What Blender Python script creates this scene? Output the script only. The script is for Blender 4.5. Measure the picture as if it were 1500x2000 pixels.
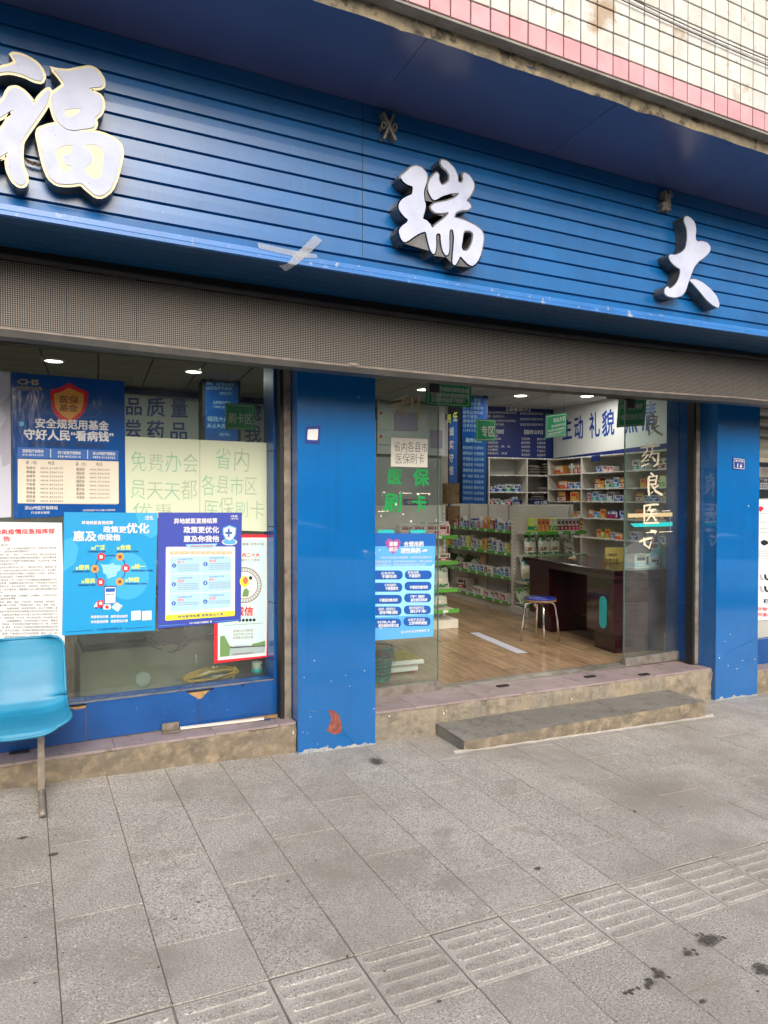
import bpy, math, random
from math import radians, sin, cos, pi
from mathutils import Vector, Matrix, noise
from mathutils.geometry import tessellate_polygon
random.seed(7)
V = Vector
scene = bpy.context.scene
col = scene.collection
for o in list(bpy.data.objects):
    bpy.data.objects.remove(o)

# ------------------------------------------------------------------ camera, sky, sun, exposure
F_PX, CAM_H, YAW, PITCH = 1387.0, 1.62, radians(27.02), radians(-1.115)
cam_d = bpy.data.cameras.new('camera'); cam = bpy.data.objects.new('camera', cam_d); col.objects.link(cam)
cam.location = (0, 0, CAM_H); cam.rotation_euler = (pi/2 + PITCH, 0, -YAW)
cam_d.sensor_fit = 'VERTICAL'; cam_d.sensor_height = 24.0; cam_d.lens = 24.0*F_PX/2000.0
cam_d.clip_start = 0.05; cam_d.clip_end = 2000
scene.camera = cam

SUN_EL, SUN_AZ = radians(30), radians(190)      # azimuth: clockwise from +Y; the light comes from the street side
world = bpy.data.worlds.new('World'); scene.world = world; world.use_nodes = True
wn = world.node_tree.nodes; wl = world.node_tree.links; wn.clear()
sky = wn.new('ShaderNodeTexSky'); sky.sky_type = 'NISHITA'; sky.sun_disc = False
sky.sun_elevation = SUN_EL; sky.sun_rotation = SUN_AZ; sky.dust_density = 4.0; sky.air_density = 1.0; sky.ozone_density = 1.0
bg = wn.new('ShaderNodeBackground'); bg.inputs['Strength'].default_value = 0.15
wo = wn.new('ShaderNodeOutputWorld'); wl.new(sky.outputs[0], bg.inputs[0]); wl.new(bg.outputs[0], wo.inputs[0])
sun_d = bpy.data.lights.new('sun', 'SUN'); sun_d.energy = 1.5; sun_d.angle = radians(42); sun_d.color = (1, .96, .9)
sun = bpy.data.objects.new('sun', sun_d); col.objects.link(sun)
sdir = V((sin(SUN_AZ)*cos(SUN_EL), cos(SUN_AZ)*cos(SUN_EL), sin(SUN_EL)))
sun.rotation_euler = sdir.to_track_quat('Z', 'Y').to_euler(); sun.location = sdir*40
vs = scene.view_settings; vs.view_transform = 'Standard'; vs.look = 'None'; vs.gamma = 1; vs.use_curve_mapping = False
vs.exposure = 0.78
scene.render.engine = 'CYCLES'
cy = scene.cycles; cy.use_denoising = True; cy.max_bounces = 10; cy.transparent_max_bounces = 16; cy.caustics_reflective = False; cy.caustics_refractive = False
cy.sample_clamp_indirect = 6

# ------------------------------------------------------------------ measuring helpers (pixels of the photograph onto real planes)
FWD = V((sin(YAW)*cos(PITCH), cos(YAW)*cos(PITCH), sin(PITCH))); RGT = V((cos(YAW), -sin(YAW), 0)); UP = RGT.cross(FWD); CAM = V((0, 0, CAM_H))
def ray(x, y): return FWD + RGT*((x-750)/F_PX) - UP*((y-1000)/F_PX)
def onY(x, y, v): d = ray(x, y); return CAM + d*(v/d.y)
def onZ(x, y, v): d = ray(x, y); return CAM + d*((v-CAM_H)/d.z)
GA, GB, GC = -.0425, .0225, .0657
Y0, YC, YW, YG, YL, YS, YT = 4.223, 4.263, 4.447, 4.60, 3.75, 3.35, 2.70
def gz(x, y): return GA*x + GB*(max(y, -1.3)-Y0) + GC
def onG(x, y):
    d = ray(x, y); t = (GC-GB*Y0-CAM_H)/(d.z-GA*d.x-GB*d.y); return CAM + d*t
def seen(p, m=60):
    v = V(p)-CAM; z = v.dot(FWD)
    if z < .2: return False
    x = 750+F_PX*v.dot(RGT)/z; y = 1000-F_PX*v.dot(UP)/z
    return -m < x < 1500+m and -m < y < 2000+m
def sag(x, a): return -a*max(0., 1-((x-2.35)/2.6)**2)

class PL:                                        # a vertical plane: origin, direction to the right, normal towards the viewer
    def __init__(s, O, ex=(1, 0, 0), n=(0, -1, 0)): s.O = V(O); s.ex = V(ex).normalized(); s.n = V(n).normalized(); s.ez = V((0, 0, 1))
    def uv(s, x, y):
        d = ray(x, y); P = CAM + d*((s.O-CAM).dot(s.n)/d.dot(s.n)) - s.O
        return (P.dot(s.ex), P.dot(s.ez))
    def w(s, u, v, off=0.): return s.O + s.ex*u + s.ez*v + s.n*off
    def P(s, x, y, off=0.): u, v = s.uv(x, y); return s.w(u, v, off)
def planeY(y): return PL((0, y, 0))

# ------------------------------------------------------------------ mesh builder
class MB:
    def __init__(s): s.v = []; s.f = []; s.m = []; s.sm = []
    def add(s, vs, fs, mi=0, smooth=False):
        b = len(s.v); s.v += [tuple(q) for q in vs]
        for f in fs: s.f.append(tuple(b+i for i in f)); s.m.append(mi); s.sm.append(smooth)
    def box(s, x0, x1, y0, y1, z0, z1, mi=0):
        s.add([(x0,y0,z0),(x1,y0,z0),(x1,y1,z0),(x0,y1,z0),(x0,y0,z1),(x1,y0,z1),(x1,y1,z1),(x0,y1,z1)],
              [(0,3,2,1),(4,5,6,7),(0,1,5,4),(1,2,6,5),(2,3,7,6),(3,0,4,7)], mi)
    def hexa(s, p, mi=0): s.add(p, [(0,3,2,1),(4,5,6,7),(0,1,5,4),(1,2,6,5),(2,3,7,6),(3,0,4,7)], mi)
    def bev(s, x0, x1, y0, y1, z0, z1, b, mi=0):      # box with chamfered edges all round
        X = ((x0, x0+b), (x1, x1-b)); Y_ = ((y0, y0+b), (y1, y1-b)); Z_ = ((z0, z0+b), (z1, z1-b)); vs = []; idx = {}
        for i in (0, 1):
            for j in (0, 1):
                for k in (0, 1):
                    for a in range(3):
                        p = [X[i][1], Y_[j][1], Z_[k][1]]; p[a] = (X[i][0], Y_[j][0], Z_[k][0])[a]
                        idx[i, j, k, a] = len(vs); vs.append(p)
        I = lambda i, j, k, a: idx[i, j, k, a]; fs = []
        fs += [(I(0,0,0,0),I(0,0,1,0),I(0,1,1,0),I(0,1,0,0)), (I(1,0,0,0),I(1,1,0,0),I(1,1,1,0),I(1,0,1,0)),
               (I(0,0,0,1),I(1,0,0,1),I(1,0,1,1),I(0,0,1,1)), (I(0,1,0,1),I(0,1,1,1),I(1,1,1,1),I(1,1,0,1)),
               (I(0,0,0,2),I(0,1,0,2),I(1,1,0,2),I(1,0,0,2)), (I(0,0,1,2),I(1,0,1,2),I(1,1,1,2),I(0,1,1,2))]
        for i in (0, 1):
            for j in (0, 1): fs.append((I(i,j,0,0),I(i,j,1,0),I(i,j,1,1),I(i,j,0,1)))
            for k in (0, 1): fs.append((I(i,0,k,0),I(i,1,k,0),I(i,1,k,2),I(i,0,k,2)))
        for j in (0, 1):
            for k in (0, 1): fs.append((I(0,j,k,1),I(1,j,k,1),I(1,j,k,2),I(0,j,k,2)))
        for i in (0, 1):
            for j in (0, 1):
                for k in (0, 1): fs.append((I(i,j,k,0),I(i,j,k,1),I(i,j,k,2)))
        s.add(vs, fs, mi)
    def tube(s, path, r, n=8, mi=0, closed=False, smooth=True):
        path = [V(p) for p in path]; N = len(path); rs = r if isinstance(r, (list, tuple)) else [r]*N; vs = []; fs = []
        prev = None
        for i, p in enumerate(path):
            a = path[(i-1) % N] if (closed or i > 0) else p; b = path[(i+1) % N] if (closed or i < N-1) else p
            t = (b-a).normalized()
            if prev is None: u = t.orthogonal().normalized()
            else: u = (prev - t*prev.dot(t)); u = u.normalized() if u.length > 1e-6 else t.orthogonal().normalized()
            prev = u; w = t.cross(u)
            for k in range(n): a_ = 2*pi*k/n; vs.append(p + (u*cos(a_)+w*sin(a_))*rs[i])
        for i in range(N if closed else N-1):
            for k in range(n):
                j = (i+1) % N; fs.append((i*n+k, i*n+(k+1) % n, j*n+(k+1) % n, j*n+k))
        if not closed: fs.append(tuple(range(n-1, -1, -1))); fs.append(tuple((N-1)*n+k for k in range(n)))
        s.add(vs, fs, mi, smooth)
    def lathe(s, prof, n=24, c=(0, 0, 0), mi=0, smooth=True, cap=True):
        vs = []; fs = []
        for r, z in prof:
            for k in range(n): a = 2*pi*k/n; vs.append((c[0]+r*cos(a), c[1]+r*sin(a), c[2]+z))
        for i in range(len(prof)-1):
            for k in range(n): fs.append((i*n+k, i*n+(k+1) % n, (i+1)*n+(k+1) % n, (i+1)*n+k))
        if cap: fs.append(tuple(range(n-1, -1, -1))); fs.append(tuple((len(prof)-1)*n+k for k in range(n)))
        s.add(vs, fs, mi, smooth)
    def shape(s, pl, loops, o0, o1, mi=0, sides=True, mside=None):      # flat outline (list of loops of (u, v)) standing between two offsets from a plane
        tri = tessellate_polygon([[V((a, b, 0)) for a, b in L] for L in loops]); flat = [q for L in loops for q in L]
        vs = [pl.w(a, b, o1) for a, b in flat]
        fs = []
        for t in tri:
            (ax, ay), (bx, by), (cx, cy_) = flat[t[0]], flat[t[1]], flat[t[2]]
            fs.append(t if (bx-ax)*(cy_-ay)-(by-ay)*(cx-ax) > 0 else (t[0], t[2], t[1]))
        s.add(vs, fs, mi)
        if sides:
            for L in loops:
                n = len(L); vs = [pl.w(a, b, o1) for a, b in L]+[pl.w(a, b, o0) for a, b in L]
                s.add(vs, [(i, (i+1) % n, n+(i+1) % n, n+i) for i in range(n)], mi if mside is None else mside)
    def grid(s, fn, nu, nv, mi=0, smooth=True):
        vs = [fn(i/nu, j/nv) for j in range(nv+1) for i in range(nu+1)]
        s.add(vs, [(j*(nu+1)+i, j*(nu+1)+i+1, (j+1)*(nu+1)+i+1, (j+1)*(nu+1)+i) for j in range(nv) for i in range(nu)], mi, smooth)
    def mesh(s, name, mats):
        me = bpy.data.meshes.new(name); me.from_pydata(s.v, [], s.f)
        for m in (mats if isinstance(mats, (list, tuple)) else [mats]): me.materials.append(M[m] if isinstance(m, str) else m)
        me.polygons.foreach_set('material_index', s.m); me.polygons.foreach_set('use_smooth', s.sm); me.update(); return me
    def build(s, name, mats, parent=None, loc=None, rot=None):
        return link(name, s.mesh(name, mats), parent, loc, rot)
def link(name, me, parent=None, loc=None, rot=None):
    o = bpy.data.objects.new(name, me); col.objects.link(o)
    if parent is not None: o.parent = parent
    if loc is not None: o.location = loc
    if rot is not None: o.rotation_euler = (0, 0, rot) if isinstance(rot, (int, float)) else rot
    return o
def tag(o, label=None, cat=None, group=None, kind=None):
    if label: o['label'] = label
    if cat: o['category'] = cat
    if group: o['group'] = group
    if kind: o['kind'] = kind
    return o
def thing(name, label, cat, loc=(0, 0, 0), rz=0., group=None): return tag(link(name, None, None, loc, rz), label, cat, group)
def copy_tree(o, parent=None):
    c = o.copy(); col.objects.link(c)
    if parent is not None: c.parent = parent
    for ch in [x for x in bpy.data.objects if x.parent == o]: copy_tree(ch, c)
    return c

# ------------------------------------------------------------------ materials
M = {}
def lin(c):
    if isinstance(c, str):
        c = c.lstrip('#'); c = [int(c[i:i+2], 16)/255 for i in (0, 2, 4)]
        c = [x/12.92 if x <= .04045 else ((x+.055)/1.055)**2.4 for x in c]
    return (c[0], c[1], c[2], 1)
def mat(name, c, rough=.6, c2=None, scale=6, lo=.4, hi=.65, detail=4, bump=0, bscale=80, metal=0, coat=0, spec=.5, rand=0, rvar=0, emit=None, es=1, stretch=None, c3=None, s3=30, lo3=.6, hi3=.7, bdist=.004, wd=None, wscale=1.2, wlo=.5, whi=.72, c4=None, s4=160, lo4=.6, hi4=.75, streak=None):
    m = bpy.data.materials.new(name); m.use_nodes = True; nt = m.node_tree; n = nt.nodes; l = nt.links
    b = n['Principled BSDF']; b.inputs['Base Color'].default_value = lin(c); b.inputs['Roughness'].default_value = rough
    b.inputs['Metallic'].default_value = metal; b.inputs['Specular IOR Level'].default_value = spec
    if coat: b.inputs['Coat Weight'].default_value = coat; b.inputs['Coat Roughness'].default_value = .03; b.inputs['Coat IOR'].default_value = 1.6 if coat >= 1 else 1.5
    if emit: b.inputs['Emission Color'].default_value = lin(emit); b.inputs['Emission Strength'].default_value = es
    tc = n.new('ShaderNodeTexCoord'); oi = n.new('ShaderNodeObjectInfo'); va = n.new('ShaderNodeVectorMath'); va.operation = 'MULTIPLY_ADD'
    cb = n.new('ShaderNodeCombineXYZ')
    mr = n.new('ShaderNodeMath'); mr.operation = 'MULTIPLY'; mr.inputs[1].default_value = 37.0; l.new(oi.outputs['Random'], mr.inputs[0])
    for i in range(3): l.new(mr.outputs[0], cb.inputs[i])
    va.inputs[1].default_value = stretch or (1, 1, 1); l.new(tc.outputs['Object'], va.inputs[0]); l.new(cb.outputs[0], va.inputs[2])
    vec = va.outputs[0]; out = None
    def nz(sc, det=4, r=.55):
        t = n.new('ShaderNodeTexNoise'); t.inputs['Scale'].default_value = sc; t.inputs['Detail'].default_value = det; t.inputs['Roughness'].default_value = r
        l.new(vec, t.inputs['Vector']); return t.outputs['Fac']
    def ramp(src, a, b_):
        r = n.new('ShaderNodeMapRange'); r.inputs['From Min'].default_value = a; r.inputs['From Max'].default_value = b_; l.new(src, r.inputs['Value']); return r.outputs[0]
    def mix(fac, A, B):
        x = n.new('ShaderNodeMix'); x.data_type = 'RGBA'; l.new(fac, x.inputs[0])
        for k, q in ((6, A), (7, B)):
            if isinstance(q, tuple): x.inputs[k].default_value = q
            else: l.new(q, x.inputs[k])
        return x.outputs[2]
    cur = lin(c)
    if c2 is not None: cur = mix(ramp(nz(scale, detail), lo, hi), cur, lin(c2))
    if c3 is not None: cur = mix(ramp(nz(s3, 5), lo3, hi3), cur, lin(c3))
    if c4 is not None: cur = mix(ramp(nz(s4, 3), lo4, hi4), cur, lin(c4))
    if wd is not None:
        gp = n.new('ShaderNodeNewGeometry')
        for sc_, a_, b_ in ((wscale, wlo, whi), (wscale*5.3, wlo+.06, whi+.06)):
            t = n.new('ShaderNodeTexNoise'); t.inputs['Scale'].default_value = sc_; t.inputs['Detail'].default_value = 6; t.inputs['Roughness'].default_value = .6
            l.new(gp.outputs['Position'], t.inputs['Vector']); cur = mix(ramp(t.outputs['Fac'], a_, b_), cur, lin(wd))
    if streak is not None:
        gp = n.new('ShaderNodeNewGeometry'); vm = n.new('ShaderNodeVectorMath'); vm.operation = 'MULTIPLY'; vm.inputs[1].default_value = (22, 22, .9); l.new(gp.outputs['Position'], vm.inputs[0])
        t = n.new('ShaderNodeTexNoise'); t.inputs['Scale'].default_value = 1; t.inputs['Detail'].default_value = 5; l.new(vm.outputs[0], t.inputs['Vector']); rr = ramp(t.outputs['Fac'], .52, .8); sm_ = n.new('ShaderNodeMath'); sm_.operation = 'MULTIPLY'; sm_.inputs[1].default_value = .5; l.new(rr, sm_.inputs[0]); cur = mix(sm_.outputs[0], cur, lin(streak))
    if rand:
        h = n.new('ShaderNodeHueSaturation'); r = n.new('ShaderNodeMapRange'); r.inputs['To Min'].default_value = 1-rand; r.inputs['To Max'].default_value = 1+rand
        l.new(oi.outputs['Random'], r.inputs['Value']); l.new(r.outputs[0], h.inputs['Value'])
        if isinstance(cur, tuple): h.inputs['Color'].default_value = cur
        else: l.new(cur, h.inputs['Color'])
        cur = h.outputs[0]
    if not isinstance(cur, tuple): l.new(cur, b.inputs['Base Color'])
    if rvar:
        r = n.new('ShaderNodeMapRange'); r.inputs['To Min'].default_value = max(0, rough-rvar); r.inputs['To Max'].default_value = min(1, rough+rvar); r.inputs['From Min'].default_value = .3; r.inputs['From Max'].default_value = .7
        l.new(nz(scale*1.7, 5), r.inputs['Value']); l.new(r.outputs[0], b.inputs['Roughness'])
    if bump:
        bp = n.new('ShaderNodeBump'); bp.inputs['Strength'].default_value = bump; bp.inputs['Distance'].default_value = bdist; l.new(nz(bscale, 5, .6), bp.inputs['Height']); l.new(bp.outputs[0], b.inputs['Normal'])
    M[name] = m; return m
def glassmat(name, tint, refl=1.0, rough=0.0, smudge_haze=.0):
    m = bpy.data.materials.new(name); m.use_nodes = True; nt = m.node_tree; n = nt.nodes; l = nt.links; n.remove(n['Principled BSDF'])
    tr = n.new('ShaderNodeBsdfTransparent'); tr.inputs[0].default_value = lin(tint); gl = n.new('ShaderNodeBsdfGlossy'); gl.inputs['Roughness'].default_value = rough
    fr = n.new('ShaderNodeFresnel'); ge = n.new('ShaderNodeNewGeometry'); ir = n.new('ShaderNodeMath'); ir.operation = 'MULTIPLY_ADD'; ir.inputs[1].default_value = -.83333; ir.inputs[2].default_value = 1.5; l.new(ge.outputs['Backfacing'], ir.inputs[0]); l.new(ir.outputs[0], fr.inputs[0]); ml = n.new('ShaderNodeMath'); ml.operation = 'MULTIPLY'; ml.inputs[1].default_value = refl
    mx = n.new('ShaderNodeMixShader'); l.new(fr.outputs[0], ml.inputs[0]); l.new(ml.outputs[0], mx.inputs[0]); l.new(tr.outputs[0], mx.inputs[1]); l.new(gl.outputs[0], mx.inputs[2])
    last = mx.outputs[0]
    if smudge_haze:
        df = n.new('ShaderNodeBsdfDiffuse'); df.inputs[0].default_value = (.5, .5, .47, 1); tc = n.new('ShaderNodeTexCoord'); t = n.new('ShaderNodeTexNoise'); t.inputs['Scale'].default_value = 1.7; t.inputs['Detail'].default_value = 8  # noisy grey film: smudges plus painted haze of reflections on the panes
        l.new(tc.outputs['Object'], t.inputs['Vector']); r = n.new('ShaderNodeMapRange'); r.inputs['From Min'].default_value = .45; r.inputs['From Max'].default_value = .8; r.inputs['To Min'].default_value = .02; r.inputs['To Max'].default_value = smudge_haze
        l.new(t.outputs['Fac'], r.inputs['Value']); m2 = n.new('ShaderNodeMixShader'); l.new(r.outputs[0], m2.inputs[0]); l.new(last, m2.inputs[1]); l.new(df.outputs[0], m2.inputs[2]); last = m2.outputs[0]
    l.new(last, n['Material Output'].inputs['Surface']); M[name] = m; return m

# paving and concrete
mat('granite', '#b1aca4', .82, c2='#a49f97', scale=1.3, lo=.35, hi=.7, c3='#5f5b55', s3=120, lo3=.46, hi3=.70, c4='#dcd6cc', s4=140, lo4=.54, hi4=.70, bump=.4, bscale=130, rand=.04, wd='#888177', wscale=1.1, wlo=.46, whi=.74)
mat('granite_worn', '#b8b3aa', .82, c2='#a29e97', scale=9, c3='#75716a', s3=150, lo3=.5, hi3=.75, c4='#cfcac2', s4=170, lo4=.55, hi4=.72, bump=.3, bscale=150, rand=.03, wd='#8f8a81', wscale=1.1, wlo=.5, whi=.8)
mat('joint_dirt', '#66615a', .95, c2='#7a756d', scale=8)
def stainmat():
    m = mat('stain', '#47433d', .9, c2='#5a554d', scale=60); nt = m.node_tree; n = nt.nodes; l = nt.links; tc = n.new('ShaderNodeTexCoord'); vl = n.new('ShaderNodeVectorMath'); vl.operation = 'SUBTRACT'; vl.inputs[1].default_value = (.5, .5, 0); l.new(tc.outputs['Generated'], vl.inputs[0])
    sp = n.new('ShaderNodeVectorMath'); sp.operation = 'MULTIPLY'; sp.inputs[1].default_value = (1, 1, 0); l.new(vl.outputs[0], sp.inputs[0]); ln = n.new('ShaderNodeVectorMath'); ln.operation = 'LENGTH'; l.new(sp.outputs[0], ln.inputs[0])
    nz = n.new('ShaderNodeTexNoise'); nz.inputs['Scale'].default_value = 70; nz.inputs['Detail'].default_value = 5; l.new(tc.outputs['Object'], nz.inputs['Vector']); ad = n.new('ShaderNodeMath'); ad.operation = 'MULTIPLY_ADD'; ad.inputs[1].default_value = .7; l.new(nz.outputs[0], ad.inputs[0]); l.new(ln.outputs['Value'], ad.inputs[2])
    r = n.new('ShaderNodeMapRange'); r.inputs[1].default_value = .88; r.inputs[2].default_value = .52; r.inputs[3].default_value = 0; r.inputs[4].default_value = .85; l.new(ad.outputs[0], r.inputs[0]); l.new(r.outputs[0], n['Principled BSDF'].inputs['Alpha'])
stainmat()
mat('kerb_plaster', '#837763', .92, c2='#6f685c', scale=4.5, lo=.35, hi=.7, c3='#5f594e', s3=11, lo3=.5, hi3=.74, c4='#a4967d', s4=17, lo4=.48, hi4=.85, bump=1, bscale=24, bdist=.014)
mat('grey_render', '#837d71', .92, c2='#978a75', scale=4, lo=.38, hi=.7, c3='#5e5a52', s3=10, lo3=.5, hi3=.72, c4='#9d937f', s4=15, lo4=.48, hi4=.85, bump=1, bscale=22, bdist=.014, streak='#5d584e')
mat('step_top', '#6f6c65', .85, c2='#7f7b73', scale=3.5, c3='#504d48', s3=9, lo3=.52, hi3=.75, c4='#8e8a82', s4=70, lo4=.58, hi4=.72, bump=.5, bscale=50)
mat('chip_white', '#d8d2c6', .9)
mat('lilac_tile', '#9b8b8b', .55, c2='#8b7d7b', scale=6, c3='#6b625c', s3=14, lo3=.58, hi3=.72, bump=.1, bscale=60, rand=.04)
mat('asphalt', '#3d3d3f', .9, c2='#4a4a4b', scale=40, bump=.4, bscale=200)
# facade
mat('pillar_blue', '#0061a8', .25, c2='#005ca0', scale=3, c3='#3d86b8', s3=38, lo3=.70, hi3=.78, bump=.05, bscale=2.2, spec=.5, coat=1.0, streak='#0a4f86')
mat('blue_tile', '#184f92', .22, c2='#164885', scale=4, rand=.06, bump=.06, bscale=4, c3='#4a6a94', s3=30, lo3=.66, hi3=.76)
mat('sign_blue', '#0a5896', .26, c2='#094f88', scale=3, c3='#2b6a9c', s3=45, lo3=.68, hi3=.8, bump=.3, bscale=1.6, bdist=.006, spec=.6, rand=.05, streak='#2a5a80')
mat('sign_shaded', '#0c466e', .4, c2='#0c3d62', scale=3)  # slat blue darkened for the underside, its shade put into the colour
mat('trim_blue', '#2a6cb2', .35, c2='#2563a4', scale=5, c3='#8d99a8', s3=22, lo3=.62, hi3=.7, spec=.5)
mat('soffit_blue', '#4a5784', .25, c2='#434f79', scale=1.2, bump=.08, bscale=1.3, rand=.03, spec=.7, streak='#4a5672')
mat('tile_cream', '#c0c1bc', .3, c2='#b3b1a8', scale=8, rand=.04, wd='#9c8a74', wscale=2.6, wlo=.57, whi=.63)
mat('tile_pink', '#c39499', .3, c2='#b5888d', scale=9, rand=.05)
mat('tile_grout', '#6e635b', .9, c2='#82766c', scale=30)
mat('plaster_edge', '#9a8f76', .95, c2='#726c60', scale=9, lo=.35, hi=.65, c3='#443f37', s3=16, lo3=.52, hi3=.66, bump=.9, bscale=30, bdist=.01)
mat('grey_mortar', '#85827c', .85, c2='#6f6c66', scale=9)
mat('white_face', '#b2b9ce', .5, spec=.2, c2='#a4acc4', scale=7, c3='#8f9098', s3=40, lo3=.64, hi3=.76)
mat('gold_rim', '#b9b086', .3, metal=.0, c2='#c4ba90', scale=20)
mat('steel_side', '#6d6c6b', .3, metal=.6, c2='#54514e', scale=10)
mat('old_metal', '#8a857c', .5, metal=.3, c2='#6c665c', scale=30)
mat('frame_black', '#2c2b2a', .5, c2='#3a3836', scale=10)
mat('frame_bronze', '#6e6660', .5, c2='#857a70', scale=14, metal=.2)
mat('rust_channel', '#8d8478', .7, c2='#6d6459', scale=12, c3='#5b3a28', s3=7, lo3=.62, hi3=.72, metal=.2, bump=.2, bscale=50)
mat('dark_gap', '#15161a', .6)
mat('patch_red', '#7a3a34', .8, c2='#8c5c4c', scale=40, bump=.5, bscale=80)
mat('worn_edge', '#a9a79c', .9, c2='#6f8aa3', scale=60)
mat('bare_board', '#a98a5e', .9, c2='#8d6f48', scale=25)
glassmat('tape', (.88, .9, .92), 2.0, .12, .45)
glassmat('glass', (.80, .87, .84), 1.5, .0, .11)
glassmat('glass_door', (.84, .90, .88), 1.3, .0, .09)
glassmat('film', (.93, .94, .94), 1.3, .08)
mat('alu', '#a39d94', .4, metal=.6, c2='#857f76', scale=14)
mat('alu_dark', '#4a4846', .45, metal=.5)
# interior
mat('floor_wood', '#a3886b', .22, c2='#7f674e', scale=1.6, stretch=(16, .8, 1), lo=.38, hi=.66, rand=.11, detail=8, c3='#b59a7c', s3=5, lo3=.5, hi3=.75, bump=.03, bscale=3)
mat('ceiling_white', '#a9aba8', .9, c2='#9fa19e', scale=4)
mat('ceiling_bar', '#50524f', .7)
mat('wall_white', '#b9bcb8', .85, c2='#b0b3af', scale=2)
mat('board_white', '#c9ccc8', .6)
mat('navy', '#12246a', .45, c2='#0f1f5e', scale=3)
mat('column_blue', '#1f5aa8', .3, c2='#1a4e96', scale=2)
mat('dark_post', '#1d2027', .5)
mat('shelf_white', '#d5d2c8', .5, c2='#cbc7bc', scale=4)
mat('shelf_grey', '#a9aba6', .6)
mat('strip_green', '#58a23c', .4)
mat('price_tag', '#d6dde0', .6)
mat('desk_wood', '#35131a', .22, c2='#24090f', scale=4, stretch=(1, 1, 6), coat=.3)
mat('desk_top', '#22090d', .15, c2='#18060a', scale=3)
mat('chrome', '#cfcfcd', .15, metal=1)
mat('seat_blue', '#27348a', .35, c2='#202b74', scale=9)
mat('wood_rim', '#8a6648', .5)
mat('cardboard', '#9c8264', .85, c2='#8a7256', scale=9)
mat('kraft', '#a8906f', .9, c2='#8e795c', scale=12)
mat('sack', '#6d675d', .95, c2='#55504a', scale=14, bump=.5, bscale=20)
mat('black_plastic', '#17181a', .5)
mat('white_plastic', '#d9d9d4', .4)
mat('cream_metal', '#b5b0a0', .5, c2='#aaa595', scale=4)
mat('basket_green', '#5a9c94', .4)
mat('clear_bag', '#c4ccca', .2, spec=.7)
mat('scale_yellow', '#b3a13c', .5, c2='#6d6326', scale=40)
mat('rope_yellow', '#d5a83c', .55, c2='#b98d2c', scale=40)
mat('terracotta', '#7c4a34', .8)
mat('leaf_dark', '#27451f', .6, c2='#38592b', scale=9)
mat('lamp_glow', '#ffffff', .5, emit='#fff6e6', es=10)
mat('lamp_ring', '#d5d5d2', .4)
mat('teal_bottle', '#2fb8c4', .3)
mat('counter_cream', '#8d8877', .5, c2='#837e6e', scale=4)
# chair
mat('chair_cyan', '#2b86aa', .38, c2='#257c9f', scale=5, bump=.05, bscale=12, spec=.4, c3='#4f93ad', s3=26, lo3=.66, hi3=.8)
mat('leg_steel', '#8d8478', .5, metal=.4, c2='#a59c90', scale=20, c3='#6b5340', s3=15, lo3=.62, hi3=.7)
# street beyond the camera
mat('car_white', '#f0f2f4', .15, coat=.6)
mat('car_glass', '#0c1014', .05)
mat('tyre', '#141414', .85)
mat('building_pale', '#857b6d', .8, c2='#786e61', scale=1.2)
mat('building_grey', '#6f6c68', .8, c2='#63605c', scale=1.2)
mat('window_dark', '#1b242a', .1)
mat('bark', '#4c4035', .9, c2='#382f27', scale=9)
mat('leaf_tree', '#35562a', .6, c2='#4d7038', scale=2, rand=.1)
# paper and print
for nm, c in dict(p_blue='#1f5fae', p_deep='#1c3f8c', p_navy='#1a2f7c', p_cyan='#1a93cc', p_cyan2='#3ba4d6', p_indigo='#3a4aa6', p_pale='#a6cde6', p_cream='#d8cfbe', p_white='#d6d9da', p_offwhite='#dedad0',
                  p_lav='#b9bccb', p_lav2='#a3a2b4', p_green_sheet='#c6cfb6', p_green_sheet2='#bccaa2', p_red='#cf2b38', p_maroon='#8d3038', p_orange='#d99a4a', p_yellow='#f2e23c', p_lime='#d6e86a', p_black='#1d1f24', p_grey='#7c8288',
                  p_teal='#8cb598', p_tealgrey='#9bb096', p_vinyl='#159049', p_sign_green='#239a62', p_gold='#c9b060', p_goldink='#b8aa84', p_calli='#cfc8ae', p_sky='#5aa6dc', p_sky2='#8fd0ea', p_heart='#a0529a', p_pill='#1c56a6',
                  p_pink='#d9a0ac', p_mint='#c3dcd4', p_scene='#8fa89a', p_scene2='#6c8f5a', p_water='#9db0b0', p_brown='#7a5236', p_coral='#e0705a', p_ink='#4b4d50', p_peach='#f0b088', p_cert='#c6c8be', p_certp='#a59bb0', p_tealsign='#2ab0b4', p_pale_teal='#bfe0da').items():
    mat(nm, c, .42, spec=.4)
mat('p_laminate', '#1c549e', .12, c2='#174a8e', scale=2.5, bump=.5, bscale=3.5, bdist=.012, stretch=(1.6, 1, .5), spec=.7, coat=.5)
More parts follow.
